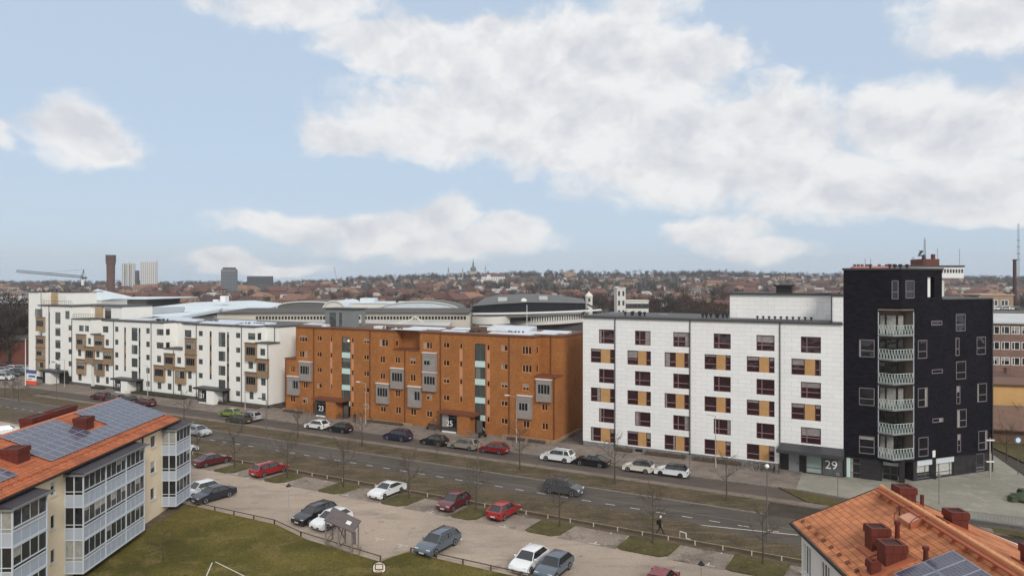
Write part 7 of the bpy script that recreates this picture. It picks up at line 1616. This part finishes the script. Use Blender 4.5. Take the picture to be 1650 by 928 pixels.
b = MB(); b.bar((xm - 1.6, 1, hz(410, Y)), (xm - .6, 1, hz(404, Y)), .3, .5); b.bar((xm - 1.5, .9, hz(404, Y)), (xm - .9, .9, hz(407, Y)), .5, .15); b.build('radar', M_DARKM, e_)
b = MB()
for px, pt in ((1474.5, 414), (1550, 401), (1514, 400), (1476, 416)): b.tube((X_(px, c, Y), 1, H1), (X_(px, c, Y), 1, hz(pt, Y)), .05, n=4)
b.bar((X_(1472, c, Y), 1, hz(415.5, Y)), (X_(1477, c, Y), 1, hz(415.5, Y)), .08); b.build('antennas', M_DARKM, e_)
e_ = thing('red_roof_block', 1410, 180, 'long faded red roof with small chimneys showing just above the black block'); Y = 180; c = 1410; b = MB(); b.box(X_(1380, c, Y), X_(1445, c, Y), .5, 4, 0, hz(433, Y)); b.build('wall', M_FB, e_)
b = MB(); x0, x1 = X_(1378, c, Y), X_(1447, c, Y); z0, z1 = hz(433.5, Y), hz(428.6, Y); b.add([(x0, 0, z0), (x1, 0, z0), (x1, 4.5, z0), (x0, 4.5, z0), (x0 + .6, 2.2, z1), (x1 - .6, 2.2, z1)], [(0, 1, 5, 4), (2, 3, 4, 5), (3, 0, 4), (1, 2, 5)]); b.build('roof', mat('pinkish_roof', srgb(170, 112, 108), noise=.1, nscale=.4), e_)
b = MB()
for px in (1384, 1390, 1396, 1404, 1424, 1436): b.box(X_(px, c, Y) - .25, X_(px, c, Y) + .25, 1.9, 2.5, z1 - .3, z1 + .5)
for px in (1401, 1410): b.tube((X_(px, c, Y), 2.2, z1 - .2), (X_(px, c, Y), 2.2, z1 + 2), .06, n=4)
b.build('chimneys', M_FB, e_)
# radio mast and chimney stack at right
M_WT_ = mat('dark_stack_brick', srgb(74, 50, 46), noise=.1)
Y = 420; e_ = thing('radio_mast', 1641, Y, 'tall thin lattice radio mast at the right edge', 'mast'); b = MB(); H = hz(360, Y)
for k in range(3): a = 2 * pi * k / 3; b.tube((.7 * cos(a), .7 * sin(a), 0), (.45 * cos(a), .45 * sin(a), H), .12, .08, n=4)
for k in range(48):
    z = H * k / 48; a, c2 = 2 * pi * (k % 3) / 3, 2 * pi * ((k + 1) % 3) / 3; b.tube((.6 * cos(a), .6 * sin(a), z), (.6 * cos(c2), .6 * sin(c2), z + H / 48), .05, n=3)
b.build('lattice', M_ZINC, e_)
b = MB()
for k, zz_ in enumerate((.62, .68, .75, .82)): b.box(-1.0, 1.0, -.1, .1, H * zz_, H * zz_ + .5)
b.build('antennas', M_ZINC, e_)
e_ = thing('chimney_stack', 1635, 400, 'dark brick chimney stack left of the radio mast', 'chimney'); b = MB(); b.lathe([(1.1, 0), (.9, hz(421, 400)), (1.05, hz(420, 400)), (1.05, hz(418, 400))], 12); b.build('stack', M_WT_, e_)
# ================================================================ skyline
e_ = thing('water_tower', 178.5, 900, 'tall brown brick water tower with a wider battlemented top', 'tower'); Y = 900; u_ = Y / 1100; M_WT = mat('dark_brown_brick', srgb(96, 66, 60), noise=.12, nscale=.2)
b = MB(); b.lathe([(6.0 * u_, 0), (6.0 * u_, 2), (5.9 * u_, hz(455, Y)), (6.2 * u_, hz(430, Y)), (6.2 * u_, hz(428, Y)), (7.3 * u_, hz(423, Y)), (7.3 * u_, hz(413, Y))], 16); b.build('shaft', M_WT, e_)
b = MB()
for k in range(16): a = 2 * pi * k / 16; b.M = Matrix.Rotation(a, 4, 'Z') @ T(7.2 * u_); b.box(-.5, .4, -.9, .9, hz(413, Y), hz(411, Y))
b.build('battlements', M_WT, e_); b = MB()
for k in range(16):
    a = 2 * pi * (k + .5) / 16; b.M = Matrix.Rotation(a, 4, 'Z') @ T(7.3 * u_); b.box(-.2, .2, -.5, .5, hz(419, Y), hz(416, Y)); 
b.build('windows', M_DWIN, e_)
def slabblock(pxa, pxb, pyt, Y, label, wm, fl, cols, notch=None, D=18, strips=True):
    c = (pxa + pxb) / 2; e_ = thing('high_rise', c, Y, label, 'high-rise'); w = (pxb - pxa) / 2 / 1100 * Y; H = hz(pyt, Y); b = MB()
    if notch:
        n = notch
        for i in range(n): a = -w + 2 * w * i / n; hh = H - (abs(i - n // 2) * 1.6); b.box(a, a + 2 * w / n, (i % 2) * 2.5, D, 0, hh)
    else: b.box(-w, w, 0, D, 0, H)
    b.build('wall', wm, e_); g = MB()
    for j in range(fl):
        z = H - 5 - j * 3.0
        if z < 4: break
        for i in range(cols): x = -w + 2 * w * (i + .5) / cols; g.box(x - .75, x + .75, -.12, .1, z, z + 1.3)
    g.build('windows', M_DWIN, e_); return e_
slabblock(196, 216, 422, 1150, 'white high-rise with stepped top right of the water tower', mat('pale_grey_wall', srgb(206, 206, 206), noise=.05), 14, 7, 5, D=5)
slabblock(226, 252, 420, 1250, 'second, wider pale high-rise, right of the stepped one', MATS['pale_grey_wall'], 16, 8, D=5)
slabblock(217.5, 222.5, 436, 1100, 'narrow dark tower between the two white high-rises', mat('dark_slate_wall', srgb(84, 88, 94), noise=.08), 8, 2, D=4)
e9 = slabblock(356, 380, 434, 900, 'grey glazed office block standing alone left of the middle skyline', mat('grey_office_wall', srgb(120, 126, 132), noise=.08), 9, 9, D=6)
b = MB(); b.box(-8, 8, 1, 5, hz(434, 900), hz(431, 900)); b.build('roof_house', M_DKR, e9)
slabblock(398, 438, 445, 1000, 'long low dark glazed block right of the grey office block', MATS['dark_slate_wall'], 3, 14, D=6)
def crane(px, Y, pybase, pyj, pxj0, pxj1, pyj0, label, pytop=None, jibup=0):
    e_ = thing('tower_crane', px, Y, label, 'crane'); c = px; H = hz(pyj, Y); b = MB(); r = .9 if Y < 700 else 1.0
    for sx in (-r, r):
        for sy in (-r, r): b.tube((sx, sy, 0), (sx, sy, H), .16, n=4)
    n = int(H / 2.4)
    for i in range(n):
        z = H * i / n; s_ = 1 if i % 2 else -1; b.tube((-r * s_, -r, z), (r * s_, -r, z + H / n), .1, n=3); b.tube((-r, -r * s_, z), (-r, r * s_, z + H / n), .1, n=3)
    b.build('mast', M_DARKM, e_); b = MB(); x0, x1 = X_(pxj0, c, Y), X_(pxj1, c, Y); za, zb_ = hz(pyj0, Y), H
    A = lambda t_, dz=0, dy=0: (x0 + (x1 - x0) * t_, dy, za + (zb_ - za) * t_ + dz)
    for dz, dy in ((0, -.6), (0, .6), (1.3, 0)): b.tube(A(0, dz, dy), A(1, dz, dy), .14, n=4)
    m_ = 36
    for i in range(m_): b.tube(A(i / m_, 0, -.6), A((i + .5) / m_, 1.3, 0), .09, n=3); b.tube(A((i + .5) / m_, 1.3, 0), A((i + 1) / m_, 0, -.6), .09, n=3)
    b.build('jib', M_DARKM, e_); b = MB()
    if pytop: tp = (X_(px + 1, c, Y), 0, hz(pytop, Y)); b.tube((0, -.5, H), tp, .2, n=4); b.tube((X_(px - 4, c, Y), 0, H), tp, .15, n=4); b.tube(tp, A(.45, 1.3), .06, n=3); b.tube(tp, (X_(px + 4, c, Y), 0, H), .08, n=3)
    b.box(X_(px - 1, c, Y), X_(px + 5, c, Y), -.8, .8, H - .3, H + .6); b.build('apex', M_DARKM, e_)
    b = MB(); b.box(X_(px - .5, c, Y), X_(px + 3, c, Y), -1.6, -.9, H - 4.5, H - 1.0); b.build('cab', M_WCAP, e_)
crane(134, 420, 480, 448, 27, 134, 438.5, 'tower crane with a long jib reaching left, at the left of the skyline', 434)
crane(541, 1500, 455, 452, 538, 543, 430, 'second, distant crane with a steep jib, left of the wooded ridge')
# the castle-like church on the ridge
Y = 2000; g0 = hill(px2x(762, Y), Y); M_CH = mat('slate_dome', srgb(96, 110, 112), noise=.06); M_CHW = mat('pale_church_wall', srgb(178, 172, 166), noise=.06); u_ = Y / 1100
def hzg(py): return hz(py, Y) - g0
e_ = empty('domed_church', at(762.5, Y, g0), 0, 'domed church with a lantern spire on the ridge', 'church')
b = MB(); b.box(-16, 16, -6, 14, -5, hzg(437)); b.build('wall', M_CHW, e_); b = MB(); b.lathe([(8.8 * .95, hzg(437)), (9, hzg(434)), (7.5, hzg(431)), (3.2, hzg(429)), (2.4, hzg(427)), (2.6, hzg(424)), (1.0, hzg(422)), (.5, hzg(418)), (.05, hzg(415))], 14); b.build('dome', M_CH, e_)
for (px, pt, pb, r_, lb) in ((722.5, 428, 441, 1.6, 'thin pointed spire left of the domed church'), (745.5, 430, 440, 1.1, 'small spire just left of the domed church'), (782, 426, 438, 1.2, 'thin spire right of the domed church')):
    gg = hill(px2x(px, Y), Y); e_ = empty('spire', at(px, Y, gg), 0, lb, 'spire', 'spires on the ridge'); b = MB(); b.box(-r_ * 1.3, r_ * 1.3, -r_, r_, -5, hz(pb - 4, Y) - gg); b.build('tower', M_CHW, e_)
    b = MB(); b.lathe([(r_ * 1.5, hz(pb - 4, Y) - gg), (r_ * .8, hz(pb - 7, Y) - gg), (.05, hz(pt, Y) - gg)], 8); b.build('spire_roof', M_CH, e_)
Y = 1500; g0 = hill(px2x(795, Y), Y); e_ = empty('manor', at(795, Y, g0), 0, 'white manor house with a stepped gable and a red roof below the church', 'house'); Hw = hz(446, Y) - g0; ws = [(-24 + i * 5, -22 + i * 5, Hw - 6, Hw - 3) for i in range(10)]
b = MB(); b.wall(-26, 26, -4, Hw, 0, ws, .4); b.box(-26, 26, .6, 14, -4, Hw); b.prism([(-14, -.5), (-6, -.5), (-6, .3), (-14, .3)], -4, Hw + 4); b.build('wall', M_WCAP, e_); b = MB(); b.add([(-27, -.6, Hw), (27, -.6, Hw), (27, 15, Hw), (-27, 15, Hw), (-24, 7, Hw + 7), (24, 7, Hw + 7)], [(0, 1, 5, 4), (2, 3, 4, 5), (3, 0, 4), (1, 2, 5)]); b.build('roof', M_RROOF, e_)
b = MB()
for x0, x1, z0, z1 in ws: b.box(x0, x1, .3, .35, z0, z1)
b.build('windows', M_FWIN, e_)
# ================================================================ town: houses and bare trees out to the ridge
rnd = random.Random(5)
def spec(rm, wm, w, d, hw, hr, nw, st, hip=False): return house_meshes(w, d, hw, hr, wm, rm, nw, st, hip)
TY = {'rw': ('white-walled house with a dull red roof', [spec(M_RROOF, M_FW, 12, 9, 5.6, 3.8, 4, 2), spec(M_RROOF, M_FW, 16, 11, 8.4, 4.2, 5, 3)]),
      'rb': ('brick house with a dark red-brown roof', [spec(M_BROOF, M_FB, 14, 10, 5.6, 4.4, 4, 2), spec(M_RROOF, M_FB, 22, 11, 8.4, 4.4, 7, 3)]),
      'ry': ('yellowish house with a red roof', [spec(M_RROOF, M_FY, 13, 10, 5.6, 4.0, 4, 2), spec(M_OROOF, M_FY, 24, 12, 8.4, 4.0, 8, 3)]),
      'gw': ('pale house with a grey roof', [spec(M_GROOF, M_FW, 14, 9, 5.6, 3.4, 4, 2), spec(M_FROOF, M_FW, 24, 12, 5.8, 2.8, 7, 2)]),
      'ow': ('house with an orange-brown roof', [spec(M_OROOF, M_FW, 18, 11, 5.6, 4.4, 5, 2, True), spec(M_OROOF, M_FT, 20, 11, 8.4, 3.6, 6, 3, True)]),
      'bt': ('tan house with a brown roof', [spec(M_BROOF, M_FT, 15, 10, 5.6, 4.2, 4, 2), spec(M_BROOF, M_FT, 20, 11, 8.4, 4.0, 6, 3, True)])}
ZN = [(-400, 0, 'beyond the left edge'), (0, 165, 'left of the water tower'), (165, 345, 'right of the water tower'), (345, 540, 'behind the halls'), (540, 700, 'left of the church'), (700, 860, 'below the church ridge'),
      (860, 1010, 'behind the arena'), (1010, 1170, 'by the white tower house'), (1170, 1370, 'behind number 29'), (1370, 1700, 'right of the black block'), (1700, 2600, 'beyond the right edge')]
def zone(px):
    for a, c, s_ in ZN:
        if a <= px < c: return s_
    return 'far off'
placed = []
def place_house(px, Y, ty=None, rz=None, big=None):
    X = px2x(px, Y); z = hill(X, Y)
    if ty is None: ty = rnd.choice(['rw', 'rb', 'rb', 'ry', 'gw', 'ow', 'bt', 'rw'])
    lb, mm = TY[ty]; v = rnd.random() < .35 if big is None else big
    if rz is None: rz = rnd.choice([0, .2, -.3, 1.2, 1.57, .5, -.6]) + rnd.uniform(-.1, .1)
    far = 'distant' if Y > 900 else 'town'
    house(Vector((X, Y, z)), rz, mm[1] if v else mm[0], '%s %s %s' % (far, lb, zone(px)), '%s %ss %s' % (far, lb, zone(px)), rnd.uniform(.9, 1.15) * (1.15 if Y > 900 else 1)); placed.append((X, Y))
cnt = 0; tries = 0
while cnt < 270 and tries < 6000:
    tries += 1; px = rnd.uniform(-60, 1710); pyd = rnd.uniform(4, 48); Y = 24 * 1100 / (pyd + 6) * rnd.uniform(.9, 1.1)
    if Y < (340 if px < 1180 else 300) or Y > 1900: continue
    X = px2x(px, Y)
    if px > 1380 and px < 1560 and Y < 500: continue
    if 850 < px < 1110 and rnd.random() < .6: continue
    if px < 160 and rnd.random() < .6: continue
    if any(abs(X - a) < 17 and abs(Y - c_) < 17 for a, c_ in placed): continue
    ty = rnd.choice(['rb', 'rb', 'rw', 'bt', 'ow', 'rb']) if px > 1170 else None
    place_house(px, Y, ty); cnt += 1
# the many smaller roofs past those three hundred: one mass
b = MB(); r9 = random.Random(77); n9 = 0
while n9 < 620:
    px = r9.uniform(-60, 1710); Y = r9.uniform(520, 1950); X = px2x(px, Y)
    if 850 < px < 1110 and r9.random() < .5: continue
    if any(abs(X - a) < 13 and abs(Y - c_) < 13 for a, c_ in placed): continue
    n9 += 1; w, d, hw, hr = r9.uniform(8, 19), r9.uniform(7, 10), r9.uniform(3.2, 7), r9.uniform(2.5, 4.5); b.M = T(X, Y, hill(X, Y)) @ RZ(r9.uniform(-70, 70))
    b.cur = r9.choice((0, 0, 1, 2, 3)); b.box(-w / 2, w / 2, -d / 2, d / 2, -1, hw); b.add([(-w / 2, -d / 2, hw), (-w / 2, d / 2, hw), (-w / 2, 0, hw + hr)], [(0, 1, 2)]); b.add([(w / 2, -d / 2, hw), (w / 2, d / 2, hw), (w / 2, 0, hw + hr)], [(0, 1, 2)])
    b.cur = r9.choice((4, 4, 5, 5, 6, 7, 8)); o = .4; b.add([(-w / 2 - o, -d / 2 - o, hw - .2), (w / 2 + o, -d / 2 - o, hw - .2), (w / 2 + o, d / 2 + o, hw - .2), (-w / 2 - o, d / 2 + o, hw - .2), (-w / 2 - o, 0, hw + hr + .1), (w / 2 + o, 0, hw + hr + .1)], [(0, 1, 5, 4), (2, 3, 4, 5)])
    b.cur = 9
    for i in range(int(w / 3)): x = -w / 2 + 1 + i * 3; b.box(x, x + 1.1, -d / 2 - .03, -d / 2 + .05, 1.2, 2.5)
tag(b.build('distant_houses', [M_FW, M_FY, M_FB, M_FT, M_RROOF, M_BROOF, M_GROOF, M_OROOF, M_FROOF, M_FWIN]), 'the mass of small houses spread through the far town', 'houses', kind='stuff')
# far trees: sprays of twigs round a trunk and limbs
M_FTW = mat('far_twigs', srgb(70, 58, 52), noise=.2, nscale=.15, randv=.28, rough=1); M_FTD = mat('far_twigs_dark', srgb(50, 45, 42), noise=.2, nscale=.15, randv=.25, rough=1); M_FTR = mat('far_twigs_reddish', srgb(84, 60, 52), noise=.2, nscale=.15, randv=.2, rough=1)
def spray_crown(seed, H, W_, n, b, off=Vector((0, 0, 0)), wid=.09, ln=1.5, low=.45):
    r = random.Random(seed); cl = []
    for _ in range(7): a = r.uniform(0, 2 * pi); cl.append((Vector((cos(a) * W_ * r.uniform(.1, .55), sin(a) * W_ * r.uniform(.1, .55), H * r.uniform(low, .86))), W_ * r.uniform(.35, .62)))
    for _ in range(n):
        c_, rr = r.choice(cl); d = Vector((r.gauss(0, 1), r.gauss(0, 1), r.gauss(.3, .9))).normalized(); p = c_ + d * rr * r.random() ** .5; L = ln * r.uniform(.5, 1.3); d = (d + Vector((0, 0, .6))).normalized(); q = d.cross(Vector((r.gauss(0, 1), r.gauss(0, 1), r.gauss(0, 1)))).normalized() * wid
        p = p + off; b.add([p - q, p + q, p + d * L], [(0, 1, 2)])
def far_tree(seed, m, H=12, W_=5, n=520):
    r = random.Random(seed); t_ = MB(); t_.tube((0, 0, -1), (0, 0, H * .5), .34, .2, 6); tips = []
    for k in range(7):
        a = k * .9 + r.uniform(-.3, .3); p0 = Vector((0, 0, H * (.22 + .05 * k))); p1 = p0 + Vector((cos(a) * W_ * .5, sin(a) * W_ * .5, H * .28)); t_.tube(p0, p1, .16, .06, 4, caps=False)
        for j in range(3): a2 = a + r.uniform(-.8, .8); t_.tube(p0.lerp(p1, .5 + .2 * j), p1 + Vector((cos(a2) * W_ * .3, sin(a2) * W_ * .3, H * r.uniform(.0, .22))), .08, .03, 3, caps=False)
    b = MB(); spray_crown(seed, H, W_, n, b); return t_.mesh('trunk', M_BARK), b.mesh('crown', m)
FT = [far_tree(1, M_FTW), far_tree(2, M_FTD, 14, 5.5), far_tree(3, M_FTR, 12, 5), far_tree(4, M_FTW, 10, 4.4), far_tree(5, M_FTD, 17, 6, 700)]
FK = ['brown bare tree', 'tall dark bare tree', 'reddish bare tree', 'low brown bare tree', 'big dark bare tree']
def ftree(px, Y, i=None, sc=None, z=None):
    X = px2x(px, Y); i = rnd.randrange(5) if i is None else i; e_ = empty('bare_tree', (X, Y, hill(X, Y) if z is None else z), rnd.uniform(0, 6), None, 'tree')
    far = 'distant' if Y > 900 else 'town'; e_['label'] = '%s %s %s' % (far, FK[i], zone(px)); e_['group'] = '%s %ss %s' % (far, FK[i], zone(px))
    s_ = sc or rnd.uniform(.8, 1.25); e_.scale = (s_, s_, s_ * rnd.uniform(.9, 1.1)); obj('trunk', FT[i][0], e_); obj('crown', FT[i][1], e_)
N_ = 0
for (a, c_, Ya, Yb, n, ks) in ((-60, 42, 190, 300, 34, (1, 4, 0)), (905, 1170, 330, 520, 46, (0, 4, 1, 2)), (1050, 1170, 300, 380, 10, (2, 0)), (800, 905, 420, 800, 14, (1, 4)), (440, 800, 330, 900, 34, (0, 1, 2, 3)), (140, 440, 380, 900, 30, (1, 0, 3)), (1170, 1380, 420, 1000, 24, (0, 2, 3)),
                               (1540, 1700, 330, 800, 30, (0, 2, 3)), (800, 1360, 800, 1500, 34, (0, 1))):
    for _ in range(n):
        if N_ >= 290: break
        ftree(rnd.uniform(a, c_), rnd.uniform(Ya, Yb), rnd.choice(ks)); N_ += 1
for px, Y in ((965, 172), (938, 160), (880, 165), (850, 158), (905, 170)): ftree(px, Y, 0, .55)
# woods: what nobody could count, each a mass of crowns
def wood(name, label, pxa, pxb, Ya, Yb, n, m, H=(9, 14), per=60, wid=.28, ln=3.0):
    b = MB(); r = random.Random(len(name) + int(pxa))
    cen = [(r.uniform(pxa, pxb), r.uniform(Ya, Yb)) for _ in range(max(6, n // 14))]
    for _ in range(n):
        cx, cy = r.choice(cen); px = min(max(r.gauss(cx, (pxb - pxa) * .03), pxa), pxb) if r.random() < .6 else r.uniform(pxa, pxb)
        Y = min(max(r.gauss(cy, (Yb - Ya) * .08), Ya), Yb); X = px2x(px, Y); h_ = r.uniform(*H); spray_crown(r.random(), h_, h_ * .45, per, b, Vector((X, Y, hill(X, Y))), wid, ln, .05)
        b.tube((X, Y, hill(X, Y) - 1), (X, Y, hill(X, Y) + h_ * .6), .3, .15, 3, caps=False)
    tag(b.build('wood', m), label, 'wood', kind='stuff')
wood('ridge_a', 'bare wood along the crest of the far ridge', 560, 1400, 1900, 2500, 1000, M_FTD, (6, 22), 80, .6, 4.5)
wood('ridge_b', 'thin belt of bare trees on the flat horizon at left', -60, 560, 1500, 2600, 800, M_FTD, (5, 17), 60, .6, 4)
wood('ridge_c', 'bare tree belt on the horizon right of the black building', 1380, 1720, 1300, 2500, 650, M_FTW, (5, 18), 60, .6, 4)
wood('mid_a', 'bare trees and shrubs filling the gaps between town houses at left', -60, 620, 420, 1700, 1500, M_FTW, (5, 10), 60, .24, 2.6)
wood('mid_b', 'bare trees and shrubs filling the gaps between town houses in the middle', 600, 1180, 400, 1900, 1900, M_FTD, (5, 11), 60, .26, 2.6)
wood('mid_c', 'reddish bare trees filling the gaps in the quarter behind the panelled block', 1150, 1720, 400, 1700, 1200, M_FTR, (5, 9), 60, .24, 2.6)
# ---- at the far left: tall hedge bank, brick wall and pale shed roofs
e_ = thing('garden_wall', 20, 196, 'long dark red-brown brick wall with a pale coping at the far left', 'wall'); Y = 196; c = 20
b = MB(); b.box(X_(-120, c, Y), X_(44, c, Y), 0, 1, 0, hz(548, Y)); b.build('wall', M_BRICKD, e_); b = MB(); b.prism([(X_(-120, c, Y), -.5), (X_(44, c, Y), -.5), (X_(44, c, Y), 3), (X_(-120, c, Y), 3)], hz(548, Y), hz(541, Y)); b.build('coping', M_GRR, e_)
wood('left_bank', 'dense dark bare thicket behind the wall at the far left', -200, 48, 205, 235, 130, M_FTD, (9, 13), 130, .09, 1.6)
Y = 330; e_ = thing('pale_roof_house', 12, Y, 'row of frosted pale roofs above the thicket at the far left'); c = 12; b = MB(); b.box(X_(-60, c, Y), X_(44, c, Y), 0, 12, 0, hz(488, Y)); b.build('wall', M_FT, e_); b = MB(); x0, x1 = X_(-62, c, Y), X_(46, c, Y); z0, z1 = hz(489, Y), hz(477, Y)
b.add([(x0, -1, z0), (x1, -1, z0), (x1, 13, z0), (x0, 13, z0), (x0 + 3, 6, z1), (x1 - 3, 6, z1)], [(0, 1, 5, 4), (2, 3, 4, 5), (3, 0, 4), (1, 2, 5)]); b.build('roof', M_FROOF, e_)
# equal things in one zone: told apart by their order from the left
ORD = 'first second third fourth fifth sixth seventh eighth ninth tenth eleventh twelfth thirteenth fourteenth fifteenth sixteenth seventeenth eighteenth nineteenth twentieth'.split()
_g = {}
for o in COL.objects:
    if o.get('group') and o.parent is None: _g.setdefault((o['group'], o['label']), []).append(o)
for (gp, lb), L in _g.items():
    if len(L) < 2: continue
    L.sort(key=lambda o: o.location.x / max(o.location.y, 1))
    for i, o in enumerate(L): o['label'] = '%s, %s from left' % (lb, ORD[i]) if i < 20 else '%s, number %d from left' % (lb, i + 1)
# ================================================================ air
b = MB(); b.box(-2600, 2900, -70, 2700, -46, 112)
hz_o = b.build('haze', M_WHB); tag(hz_o, kind='stuff')
hm = bpy.data.materials.new('haze'); hm.use_nodes = True; nt = hm.node_tree; nt.nodes.clear()
pv = nt.nodes.new('ShaderNodeVolumePrincipled'); pv.inputs['Density'].default_value = HAZE; pv.inputs['Color'].default_value = (.93, .96, 1, 1); pv.inputs['Anisotropy'].default_value = .2
mo = nt.nodes.new('ShaderNodeOutputMaterial'); nt.links.new(pv.outputs[0], mo.inputs['Volume']); hz_o.data.materials.clear(); hz_o.data.materials.append(hm)
